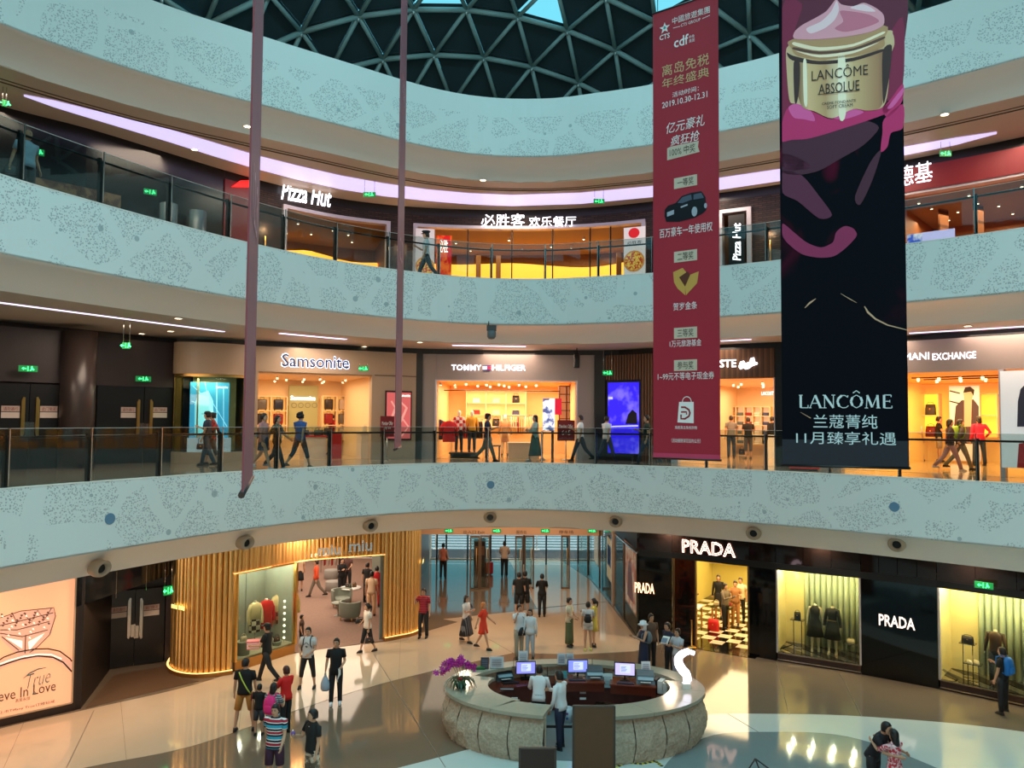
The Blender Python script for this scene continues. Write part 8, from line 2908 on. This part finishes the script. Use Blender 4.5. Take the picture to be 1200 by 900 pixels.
# two banners seen edge-on at the left
m_pink = M((136, 70, 84), .6, name='mauve_banner_back')
def edge_banner(label, x0, y0, Y0, x1, Y1, zb, ztop):
 a, b = V(x0, y0, Y0), V(x1, y0, Y1)
 ep = Plane(a, b)
 t = banner(label, ep, 0, ep.w, zb, ztop, m_pink)
 for k in range(4):
  mb = MB()
  ep.text(mb, ['年终盛典', '2019', '亿元豪礼', '12.31'][k], .3, ep.w - .3, ztop - 1.2 - k * (ztop - zb) * .22, ztop - .8 - k * (ztop - zb) * .22, d=.006)
  mb.build('faint_lettering', M((200, 140, 150), .6, name='faint_print'), t)
 return t
zA_ = V(285, 580, 5.0)[2]
edge_banner('tall pink banner hanging nearly edge-on in the foreground, left of the wide restaurant front', 285, 575, 5.0, 296, 6.5, zA_, 16.4)
edge_banner('thin pink banner hanging nearly edge-on, right of the luggage shop', 463, 527, 12.4, 470, 13.8, V(463, 527, 12.4)[2], 20.2)
# ================================================================== people
BK_ = M((18, 18, 20), .8, name='black_cotton')
BKT = M((24, 24, 28), .75, name='black_trousers')
WH = M((226, 228, 232), .75, name='white_cotton')
NV = M((30, 36, 58), .8, name='navy_cotton')
DN = M((52, 66, 92), .85, name='denim')
GY = M((150, 152, 156), .8, name='grey_cotton')
RD = M((206, 34, 40), .75, name='red_cotton')
CR = M((226, 206, 176), .8, name='cream_cotton')
OL = M((92, 100, 66), .8, name='olive_linen')
TN = M((176, 136, 84), .8, name='tan_cotton')
def ppl(label, x, y, yaw, z=0.0, fine=1, **k):
 p = G(x, y, z)
 return person(label, (p[0], p[1], z + (.016 if z == 0 else .003)), yaw, fine=fine, **k)
# ---- ground floor, left group
r_ = ppl('man in a black cap and black clothes striding left with a pink box', 312, 800, -100, H=1.74, top=BK_, bottom=BKT, pose='stride', arms='carry', hat=((16, 16, 18), 'cap'), fine=2)
h = at(r_, (PJ[r_.name]['hands'][0] + PJ[r_.name]['hands'][1]) / 2)
t = thing('gift_box', 'pink and white striped box carried by the man in the black cap', 'box', (h.x - .08, h.y - .02, h.z - .12), .2)
MB().box(-.17, .17, -.13, .13, 0, .20).build('box', stripes([(0, (236, 150, 150)), (.6, (236, 220, 214))], .06, 'pink_stripes', 2), t, local=True)
MB().box(-.18, .18, -.14, .14, .20, .23).build('lid', M((226, 120, 124), .6, name='pink_card'), t, local=True)
r_ = ppl('man seen from behind in a black tee and tan shorts with a yellow strap', 286, 857, 178, H=1.76, top=BK_, bottom=M((186, 126, 58), .8, name='ochre_cotton'), blen='short', pose='apart', arms='down', look=-20, fine=2, wide=1.08, shoes=(40, 30, 34))
MB().tube([at(r_, q) for q in ((.12, .10, 1.46), (.02, .165, 1.30), (-.10, .17, 1.10), (-.19, .13, .95))], .016, 6).build('shoulder_strap', M((196, 206, 80), .6, name='yellow_strap'), label='yellow green shoulder strap across the back of the man in tan shorts', cat='strap')
handbag('small dark red bag at the right hip of the man in tan shorts', at(r_, (-.24, .04, .78)), 1.2, (130, 20, 30), .2, .16, .07, .04)
ppl('child in a black top seen from behind between the adults at the left', 303, 862, 175, H=1.22, top=BK_, bottom=M((60, 62, 70), .8, name='grey_shorts'), blen='short', fine=1)
r_ = ppl('woman in a striped grey tee and jeans seen from behind with a pink backpack', 319, 884, 168, H=1.60, female=True, top=stripes([(0, (170, 180, 186)), (.5, (84, 92, 102))], .05, 'grey_stripes', 2), bottom=M((84, 96, 112), .8, name='grey_denim'), hstyle='bob', arms='phone', fine=2)
backpack(r_, 'bright pink backpack on the back of the woman in the striped tee', (236, 40, 120))
r_ = ppl('woman in a red top and black trousers turned left beside the pink backpack', 334, 860, -128, H=1.62, female=True, top=M((226, 28, 28), .75, name='scarlet_cotton'), sleeve=.6, bottom=M((30, 28, 32), .8, name='black_print_cloth'), hstyle='short', hair=(70, 26, 16), arms='phone2', fine=2)
ppl('man in a multicoloured horizontally striped tee walking towards the viewer', 321, 926, -8, H=1.74, top=stripes([(0, (170, 22, 50)), (.22, (240, 238, 236)), (.30, (22, 30, 46)), (.48, (240, 238, 236)), (.55, (50, 160, 190)), (.78, (22, 30, 46)), (.94, (240, 238, 236))], .235, 'bold_stripes', 2), bottom=M((60, 30, 56), .8, name='plum_cotton'), blen='short', arms='swing', fine=2, wide=1.12, top_hem=.84)
r_ = ppl('man in a black tee with white dots round the neck looking left', 365, 932, -42, H=1.72, top=BK_, bottom=pattern((206, 190, 170), (96, 80, 64), 9, name='camouflage_cloth'), blen='short', arms='phone', look=-22, fine=2, wide=1.05)
for k in range(7):
 a = -1.1 + 2.2 * k / 6
 q = (.085 * math.sin(a), -.085 * math.cos(a) - .005, 1.452 - .05 * math.cos(a))
 o = MB().ell((0, 0, 0), .014, .008, .014, 6, 4)
 me_ = o.mesh('white_dot', m_white, Matrix.Translation(q))
 oo = bpy.data.objects.new('white_dot', me_)
 COL.objects.link(oo)
 oo.parent = r_
h = at(r_, PJ[r_.name]['hands'][0])
t = thing('drink_pouch', 'purple and white pouch in the hand of the man in the dotted black tee', 'snack', (h.x - .04, h.y - .04, h.z))
MB().ell((0, 0, .05), .05, .03, .06, 10, 6).build('pouch', M((110, 84, 170), .4, name='purple_plastic'), t, local=True)
MB().lathe([(.001, .10), (.012, .10), (.012, .13), (.001, .13)], (0, 0, 0), 8).build('cap', m_white, t, local=True)
r_ = ppl('man in a white printed tee and black knee-length trousers with a backpack, facing the viewer', 360, 807, -6, H=1.72, top=M((206, 204, 204), .8, name='white_jersey'), bottom=BKT, blen='capri', pose='apart', arms='front', fine=2)
backpack(r_, 'black backpack worn by the man in the white printed tee', (22, 22, 26))
pl = Plane((-.2, 0), (.2, 0))
mb = MB()
pl.line(mb, [(.13, 1.27), (.16, 1.31), (.20, 1.33), (.24, 1.31), (.27, 1.27)], .018, .148, pix=False)
pl.poly(mb, [(.16, 1.22), (.20, 1.24), (.25, 1.22), (.22, 1.19)], .14, .148, pix=False)
me_ = mb.mesh('shirt_print', M((40, 44, 54), .7, name='dark_print2'))
oo = bpy.data.objects.new('shirt_print', me_)
COL.objects.link(oo)
oo.parent = r_
r_ = ppl('man in black with a white leg print holding a plastic bag', 393, 826, 8, H=1.76, top=BK_, bottom=BKT, blen='long', arms='bag', top_hem=.78, fine=2, shoes=(226, 226, 228), look=-8)
pl = Plane((-.2, 0), (.2, 0))
mb = MB()
pl.poly(mb, [(.27, .98), (.31, 1.03), (.34, .98), (.34, .84), (.29, .76), (.26, .68), (.27, .62), (.24, .66), (.26, .78), (.28, .86)], .12, .135, pix=False)
me_ = mb.mesh('leg_print', m_white)
oo = bpy.data.objects.new('leg_print', me_)
COL.objects.link(oo)
oo.parent = r_
h = at(r_, PJ[r_.name]['hands'][0])
t = thing('plastic_bag', 'pale blue plastic bag hanging from the hand of the man with the white leg print', 'bag', (h.x, h.y, h.z - .52))
MB().loft([[(x, y, z) for x, y, _ in ell_ring((0, 0, 0), .13 * a_, .09 * a_, 10)] for z, a_ in ((0, .7), (.05, 1), (.2, .95), (.32, .6), (.40, .25), (.52, .12))]).build('bag_body', M((166, 180, 196), .35, name='pale_plastic_film'), t, local=True)
MB().tube([(-.02, 0, .46), (0, 0, .55), (.02, 0, .46)], .008, 5).build('handle', M((166, 180, 196), .35, name='pale_plastic_film'), t, local=True)
r_ = ppl('woman in a white tee and black trousers stepping out of the gold boutique', 430, 765, -52, H=1.62, female=True, top=M((214, 206, 196), .8, name='offwhite_jersey'), bottom=BKT, blen='capri', hstyle='pony', pose='stroll', arms='hip', look=-20)
held_bag(r_, 'dark brown handbag carried low by the woman leaving the gold boutique', (50, 34, 32), side=1)
handbag('black folded bag on the forearm of the woman leaving the gold boutique', at(r_, (-.30, -.12, .92)), .6, (22, 20, 22), .34, .14, .1, .06)
ppl('man in a red and black striped tee scratching his head beside the gold fluted pillar', 496, 748, -14, H=1.72, top=stripes([(0, (186, 36, 56)), (.6, (40, 24, 34))], .06, 'red_black_stripes', 2), bottom=BKT, arms='ear', pose='ease')
# hall
r_ = ppl('woman with long hair in a white top and long dark striped skirt walking right', 546, 753, 62, H=1.62, female=True, top=M((216, 206, 200), .8, name='white_knit'), bottom=stripes([(0, (34, 32, 38)), (.55, (110, 104, 104))], .07, 'skirt_stripes', 0), skirt=(.28, .30), hstyle='long', hair=(44, 24, 18), pose='stroll', arms='phone', sleeve=.6)
phone(r_, 'phone in the hand of the woman in the long striped skirt')
ppl('woman with blond hair in a short orange red dress walking right', 566, 761, 72, H=1.58, female=True, dress=M((226, 60, 34), .8, name='orange_dress_cloth'), skirt=(.60, .22), sleeve=.5, hstyle='bob', hair=(196, 118, 58), pose='walk', arms='swing')
ppl('man in a pale shirt with a hand at his ear standing behind the desk', 608, 772, 30, H=1.72, top=WH, bottom=M((176, 160, 140), .8, name='beige_cotton'), arms='ear', pose='stand')
r_ = ppl('woman in a white shirt with a black shoulder bag behind the desk', 621, 773, -20, H=1.60, female=True, top=WH, sleeve=1, bottom=M((190, 190, 196), .8, name='pale_denim'), hstyle='bob', arms='down')
handbag('black shoulder bag at the side of the woman behind the desk', at(r_, (-.24, -.06, .76)), .3, (24, 26, 32), .34, .26, .12, .34)
ppl('man in black seen from behind in the hall, left figure of the close couple', 608, 723, 176, H=1.72, top=BK_, bottom=BKT, blen='short')
ppl('taller person in black tee and shorts seen from behind, right figure of the close couple', 615, 722, 172, H=1.74, top=BK_, bottom=BKT, blen='short', arms='down')
ppl('woman in black top and trousers seen from behind walking into the hall', 635, 723, 182, H=1.66, female=True, top=BK_, sleeve=.6, bottom=BKT, hstyle='short', arms='phone2')
ppl('woman in a long olive dress standing in the hall, right of centre', 667, 758, 60, H=1.64, female=True, top=M((206, 196, 170), .8, name='sand_cotton'), bottom=OL, skirt=(.10, .17), hstyle='bun', arms='front')
r_ = ppl('woman in a white top and shorts with a black bag on her back', 689, 763, 172, H=1.62, female=True, top=M((206, 204, 206), .8, name='white_jersey2'), bottom=M((224, 220, 216), .8, name='white_denim'), blen='mini', hstyle='bun', arms='phone', shoes=(214, 206, 110))
backpack(r_, 'small black bag on the back of the woman in white shorts', (20, 20, 24), .24, .28)
ppl('woman in a yellow dress close beside the woman in white shorts', 696, 758, -110, H=1.62, female=True, dress=M((206, 186, 84), .8, name='yellow_dress_cloth'), skirt=(.56, .2), hstyle='pony', arms='reach')
r_ = ppl('woman in a white headscarf and dark blue dress at the right of the hall', 754, 793, -70, H=1.64, female=True, dress=M((30, 38, 66), .8, name='navy_dress_cloth'), sleeve=0, skirt=(.30, .20), hat=((226, 230, 236), 'scarf'), arms='phone2', pose='stand')
backpack(r_, 'grey backpack worn by the woman in the white headscarf', (110, 122, 130), .26, .34)
ppl('man with dark hair standing behind the woman in the white headscarf', 763, 785, 20, H=1.70, top=M((96, 70, 56), .8, name='brown_cotton'), bottom=BKT)
r_ = ppl('woman in a pale grey blouse holding papers near the glowing question mark lamp', 794, 803, -48, H=1.62, female=True, top=M((186, 190, 200), .8, name='pale_grey_blouse'), bottom=M((150, 150, 162), .8, name='grey_cloth'), hstyle='bun', arms='phone2')
h = at(r_, PJ[r_.name]['hands'][0])
t = thing('leaflet', 'white leaflet in the hands of the woman in the pale grey blouse', 'paper', (h.x - .1, h.y - .05, h.z + .03), -.6)
MB().obox((0, 0, 0), .22, .006, .28, 0, tilt=-.9).build('sheet', m_white, t, local=True)
MB().obox((0, -.012, .05), .16, .003, .16, 0, tilt=-.9).build('print', M((120, 130, 150), .6, name='print'), t, local=True)
ppl('man in a dark blue tee bending his head beside the woman with the leaflet', 785, 797, -60, H=1.70, top=NV, bottom=BKT, lean=8)
# far door
ppl('woman in a coral top and black trousers beside the left door glass', 519, 678, 176, H=1.68, female=True, top=M((206, 120, 96), .8, name='coral_cotton'), sleeve=0, bottom=BKT, hstyle='bun', fine=0)
ppl('person in a long dark coat and hat by the security cabinet', 566, 672, -70, H=1.72, top=M((26, 26, 32), .8, name='dark_coat_cloth'), sleeve=1, bottom=BKT, hat=((20, 20, 24), 'cap'), fine=0, top_hem=.6)
ppl('man in a pale shirt and black trousers seen from behind at the entrance', 591, 676, 178, H=1.72, top=M((216, 190, 170), .8, name='pale_shirt_cloth'), sleeve=.6, bottom=BKT, arms='front', fine=0)
p = G(571, 672, 0)
suitcase('red suitcase beside the person in the long dark coat', (p[0] + .1, p[1] - .3, .016), .2, (176, 24, 44), .4, .62, .24)
# staff
r_ = person('clerk in a white shirt seen from behind leaning over the desk worktop', (.72, 19.25, .02), 172, 1.70, top=WH, sleeve=1, bottom=BKT, arms='desk', lean=14, fine=2)
r_ = person('tall clerk in a white shirt and dark blue trousers turned left inside the desk opening', (1.22, 18.62, .02), -128, 1.78, top=WH, sleeve=1, bottom=M((34, 40, 66), .8, name='navy_trousers'), arms='reach', lean=4, pose='ease', fine=2)
# right
r_ = ppl('man in black with a blue backpack looking into the right lit window', 1176, 836, -150, H=1.72, top=BK_, bottom=BKT, arms='phone', pose='apart', fine=2)
backpack(r_, 'bright blue backpack on the man at the right lit window', (20, 110, 190), .32, .46)
r_ = person('man in a black tee bending over to hug the woman in the red patterned top', (7.50, 16.15, .016), 35, 1.76, top=M((26, 26, 34), .8, name='black_tee'), bottom=BKT, arms='hug', lean=26, fine=2)
mb = MB()
Plane((-.2, 0), (.2, 0)).poly(mb, [(.12, 1.1), (.28, 1.1), (.28, 1.22), (.12, 1.22)], .12, .13, pix=False)
person('woman in a red and white patterned top hugged at the lower right', (7.72, 15.72, .016), 205, 1.62, female=True, top=pattern((196, 40, 60), (236, 200, 204), 22, name='red_lattice_cloth'), sleeve=.7, bottom=BKT, hstyle='long', arms='hug', fine=2, top_hem=.8)
# ---- inside the boutiques on the ground floor
ppl('woman in an orange top and grey trousers walking inside the gold boutique', 370, 700, -72, H=1.62, female=True, top=M((226, 84, 44), .8, name='orange_top_cloth'), sleeve=1, bottom=M((120, 110, 96), .8, name='grey_brown_cloth'), pose='stride', hstyle='bun', arms='down', fine=1)
ppl('person in a black skirt at the left edge inside the gold boutique', 351, 693, 200, H=1.6, female=True, top=M((206, 170, 140), .8, name='peach_top'), bottom=BKT, skirt=(.5, .2), fine=0)
ppl('assistant in black at the accessories table of the gold boutique', 400, 700, 40, H=1.66, female=True, top=BK_, sleeve=1, bottom=BKT, arms='phone2', fine=1)
ppl('second person in dark clothes behind the accessories table', 407, 692, -10, H=1.64, top=M((80, 50, 44), .8, name='wine_cloth'), bottom=BKT, arms='desk', fine=0)
ppl('man in a peach shirt and trousers seen from behind in the gold boutique', 435, 722, 176, H=1.72, top=M((236, 200, 166), .8, name='peach_shirt'), bottom=M((226, 180, 140), .8, name='peach_trousers'), fine=1)
ppl('person in black behind the man in peach', 430, 706, 160, H=1.64, top=BK_, bottom=BKT, fine=0)
ppl('person in red partly hidden behind the man in peach', 441, 712, 200, H=1.66, top=RD, bottom=RD, fine=0)
ppl('boy crouched over beside the door jamb of the gold boutique', 353, 762, 90, H=1.15, top=M((70, 50, 40), .8, name='brown_tee'), bottom=BKT, fine=0)
for lab, x, y, yaw, kk in (('woman in black facing left in the chequered shop', 842, 724, -20, dict(female=True, top=BK_, sleeve=1, bottom=BKT, skirt=(.45, .2), hstyle='bob')),
 ('man in a grey cardigan and black trousers in the chequered shop', 850, 737, 40, dict(top=M((110, 100, 88), .8, name='grey_cardigan'), sleeve=1, bottom=BKT, arms='phone2')),
 ('woman in a tan outfit holding a garment in the chequered shop', 862, 733, -20, dict(female=True, top=M((170, 120, 76), .8, name='tan_top'), bottom=M((186, 130, 80), .8, name='tan_trousers'), hstyle='bun', arms='phone2')),
 ('man in a cream shirt behind the woman in tan', 868, 728, -30, dict(top=CR, bottom=BKT)),
 ('person in a red top behind the tinted door glass', 804, 719, 20, dict(top=M((170, 30, 34), .8, name='red_top2'), sleeve=1, bottom=BKT)),
 ('person in dark brown in front of the tinted display tables', 806, 735, 60, dict(top=M((60, 40, 32), .8, name='brown_top2'), sleeve=1, bottom=BKT, arms='phone2'))):
 ppl(lab, x, y, yaw, H=1.66, fine=0, **kk)
# ---- first gallery
Z = 6.3
r_ = ppl('man in a cap and dark shirt walking left before the blue light box', 242, 546, -88, Z, H=1.68, top=M((40, 50, 70), .8, name='dark_blue_shirt'), bottom=M((40, 60, 76), .8, name='teal_denim'), pose='stroll', hat=((24, 24, 28), 'cap'), arms='phone')
r_ = ppl('woman in a patterned red and black top with a bag before the blue light box', 248, 545, -80, Z, H=1.66, female=True, top=pattern((60, 40, 44), (190, 50, 44), 9, name='red_black_print'), sleeve=1, bottom=M((90, 76, 72), .8, name='taupe_cloth'), blen='capri', hstyle='bun', pose='stroll', arms='swing', top_hem=.76)
held_bag(r_, 'dark handbag of the woman in the red and black top', (60, 36, 40), 1)
r_ = ppl('woman in a pink knit and short denim skirt walking right', 308, 551, 78, Z, H=1.66, female=True, top=M((176, 120, 118), .8, name='pink_knit'), sleeve=1, bottom=M((44, 60, 84), .8, name='dark_denim'), skirt=(.62, .2), hstyle='bun', pose='stride', arms='down', wide=1.05, shoes=(190, 190, 200))
handbag('pale blue hip bag of the woman in the pink knit', at(r_, (-.05, .16, .96)), 1.4, (140, 170, 190), .22, .12, .07, .02)
ppl('woman in a black floral top and dark trousers walking right behind the pink knit', 324, 550, 80, Z, H=1.60, female=True, top=pattern((24, 24, 26), (120, 110, 90), 14, name='black_floral'), sleeve=.7, bottom=BKT, hstyle='bob', pose='stride', arms='swing', shoes=(150, 150, 160))
ppl('man in a blue tee and dark knee trousers seen from behind before the luggage shop', 351, 549, 150, Z, H=1.70, top=M((44, 84, 150), .8, name='royal_blue_cotton'), bottom=M((36, 44, 62), .8, name='navy_shorts'), blen='capri', hstyle='curly', pose='stride', arms='swing', wide=1.1, shoes=(90, 90, 90))
ppl('man in a black cap, navy shirt and olive trousers walking right before the central shop', 571, 541, 84, Z, H=1.74, top=M((30, 38, 74), .8, name='navy_polo'), bottom=M((90, 88, 70), .8, name='olive_cotton'), hat=((20, 22, 30), 'cap'), pose='stride', arms='phone', wide=1.12)
ppl('woman in a pale top and long green skirt walking left before the central shop', 627, 541, -70, Z, H=1.68, female=True, top=M((150, 170, 166), .8, name='pale_green_top'), sleeve=1, bottom=M((28, 66, 50), .8, name='deep_green_cloth'), skirt=(.22, .28), hstyle='long', pose='stroll', arms='cross', shoes=(200, 200, 200))
ppl('man with shaved head in a white tee walking left past the central shop', 680, 541, -84, Z, H=1.72, top=WH, bottom=M((30, 34, 46), .8, name='dark_denim2'), hstyle='short', hair=(60, 46, 40), pose='stride', arms='phone')
ppl('man in a white tee and dark jeans walking away before the blue violet light box', 711, 541, 128, Z, H=1.70, top=M((216, 218, 224), .8, name='white_tee3'), bottom=M((26, 34, 60), .8, name='dark_denim3'), pose='stride', arms='swing')
ppl('man in a dark green tee and jeans at the left edge of the red banner', 758, 545, -88, Z, H=1.72, top=M((22, 44, 36), .8, name='dark_green_cotton'), bottom=M((36, 56, 80), .8, name='denim4'), pose='stride', arms='phone')
ppl('man in a grey tee and jeans seen from behind in the polo shirt shop', 857, 537, 176, Z, H=1.72, top=M((120, 116, 112), .8, name='grey_tee'), bottom=M((40, 54, 76), .8, name='denim5'), arms='down')
ppl('person in a black tee and grey shorts seen from behind in the polo shirt shop', 877, 538, 178, Z, H=1.66, top=BK_, bottom=M((70, 70, 74), .8, name='grey_shorts2'), blen='capri', hstyle='short', arms='phone')
ppl('shop assistant in dark clothes at the counter of the polo shirt shop', 899, 534, -30, Z, H=1.72, top=M((30, 28, 34), .8, name='dark_polo'), bottom=BKT, arms='desk', fine=0)
ppl('person in black at the right door edge of the polo shirt shop', 905, 536, 200, Z, H=1.70, top=BK_, sleeve=1, bottom=BKT, fine=0)
r_ = ppl('woman in a white outfit with a crossed strap entering the right fashion shop', 1075, 540, 120, Z, H=1.66, female=True, top=M((216, 206, 196), .8, name='white_linen'), sleeve=.6, bottom=M((206, 196, 186), .8, name='white_linen2'), hstyle='bun', pose='stroll')
MB().tube([at(r_, q) for q in ((-.12, .10, 1.46), (0, .165, 1.28), (.10, .17, 1.10), (.19, .12, .96))], .012, 6).build('cross_strap', m_black, label='dark crossed strap on the back of the woman in white', cat='strap')
ppl('woman in beige half hidden behind the woman in white', 1088, 538, 160, Z, H=1.64, female=True, top=M((176, 150, 130), .8, name='beige_knit'), bottom=M((150, 130, 110), .8, name='beige_skirt_cloth'), skirt=(.5, .2), hstyle='long', fine=0)
ppl('man in a black shirt and checked shorts talking in front of the yellow niche', 1101, 541, 60, Z, H=1.74, top=BK_, bottom=M((170, 150, 130), .8, name='pale_shorts'), blen='short', arms='phone2', wide=1.05)
ppl('person in black listening right of the man in checked shorts', 1109, 538, -60, Z, H=1.70, top=BK_, bottom=BKT, fine=0, arms='phone')
r_ = ppl('woman in a dark jacket and pink grey trousers walking right past the fashion shop', 1114, 552, 80, Z, H=1.66, female=True, top=M((44, 34, 44), .8, name='dark_jacket_cloth'), sleeve=1, bottom=M((150, 116, 124), .8, name='dusty_pink'), hstyle='bob', pose='stride', arms='swing', shoes=(190, 180, 180))
handbag('magenta bag at the hip of the woman in the dark jacket', at(r_, (.22, .02, .90)), 1.2, (190, 40, 96), .24, .2, .1, .1)
r_ = ppl('woman with a green backpack walking right close behind the dark jacket', 1126, 551, 84, Z, H=1.66, female=True, top=M((60, 56, 60), .8, name='grey_jacket_cloth'), sleeve=1, bottom=M((104, 100, 84), .8, name='khaki_cloth'), pose='stride', arms='swing', hstyle='bob')
backpack(r_, 'bright green backpack of the woman walking right', (110, 150, 30), .34, .46)
r_ = ppl('person in a bright red jacket and dark trousers seen from behind in the right shop', 1148, 546, 178, Z, H=1.74, top=M((226, 24, 70), .7, name='crimson_jacket'), sleeve=1, bottom=M((50, 54, 66), .8, name='slate_denim'), arms='hip', pose='apart', hstyle='bob', wide=1.1)
ppl('person with a dark hat and black clothes at the right end of the right shop', 1180, 543, 150, Z, H=1.64, top=BK_, bottom=BKT, hat=((24, 20, 22), 'cap'), fine=0)
for x, y, yaw, lab, c in ((377, 531, 30, 'customer in a green print shirt inside the luggage shop', (60, 110, 80)), (318, 530, 10, 'customer in a dark top at the left inside the luggage shop', (70, 50, 50)), (388, 532, -40, 'customer in a red top inside the luggage shop', (190, 40, 50))):
 ppl(lab, x, y, yaw, Z, H=1.66, fine=0, top=M(c, .8, name='shop_customer_top'), bottom=BKT)
# mannequins of the central fashion shop
wm_ = M((230, 222, 210), .4, name='white_mannequin')
for x, a, lab, kk in ((552, 1.35, 'mannequin in a white tee under a plaid shirt on the low dark plinth', dict(top=pattern((190, 40, 50), (236, 226, 220), 8, 'check', name='plaid_shirt'), sleeve=1, bottom=M((30, 32, 44), .8, name='dark_jeans'))),
 (567, 1.85, 'mannequin in a yellow jacket and dark trousers on the low dark plinth', dict(top=M((226, 160, 40), .7, name='yellow_jacket'), sleeve=1, bottom=M((40, 42, 50), .8, name='dark_jeans2')))):
 person(lab, TP.W(a, Z + .222, -.85 if x < 560 else -1.0), 10, 1.62, name='mannequin', cat='mannequin', skin=wm_, arms='stiff', fine=0, hstyle='bald', **kk)
person('mannequin in a brown coat at the right of the central fashion shop', TP.W(3.15, Z + .01, -2.6), -10, 1.7, name='mannequin', cat='mannequin', skin=wm_, arms='stiff', fine=0, hstyle='bald', top=M((176, 130, 90), .8, name='camel_coat'), sleeve=1, bottom=M((200, 180, 150), .8, name='sand_trousers'), top_hem=.55)
garment('large red jacket hanging at the front left of the central fashion shop', TP.W(.98, Z + .62, -.6), .1, M((206, 24, 34), .6, name='red_nylon'), .62, .82)
garment('navy and white jacket hanging behind the red jacket of the central fashion shop', TP.W(.55, Z + .7, -.9), .3, M((34, 40, 70), .6, name='navy_nylon'), .5, .8)
# ---- second gallery
r_ = person('security guard in a peaked cap, white shirt and dark trousers walking left before the restaurant', (-3.04, 26.6, Z3 + .003), -80, 1.78, top=M((206, 210, 214), .75, name='uniform_shirt'), sleeve=.6, bottom=M((26, 32, 44), .8, name='uniform_trousers'), hat=((20, 24, 34), 'peaked'), pose='stride', arms='phone', fine=1)
q_ = V(31, 200, 17.4)
r_ = person('bald man in a grey blue tee and dark shorts walking right at the upper left', (q_[0], 17.4, Z3 + .003), 62, 1.76, top=M((140, 160, 176), .8, name='grey_blue_tee'), bottom=M((40, 44, 50), .8, name='dark_shorts'), blen='short', hstyle='bald', pose='ease', arms='back', fine=2, wide=1.1, hair=(90, 80, 70), look=20, skin=SKIN2)
h = at(r_, PJ[r_.name]['hands'][0])
handbag('small dark bag held by the bald man at the upper left', (h.x, h.y, h.z - .26), .4, (50, 52, 56), .24, .18, .1, .04)
# ------------------------------------------------------------------ turn every body into its finished surface
bpy.context.view_layer.update()
_dg = bpy.context.evaluated_depsgraph_get()
for bo in BODIES:
 me = bpy.data.meshes.new_from_object(bo.evaluated_get(_dg))
 for p_ in me.polygons:
  p_.use_smooth = True
 old = bo.data
 bo.modifiers.clear()
 bo.data = me
 me.name = 'body'
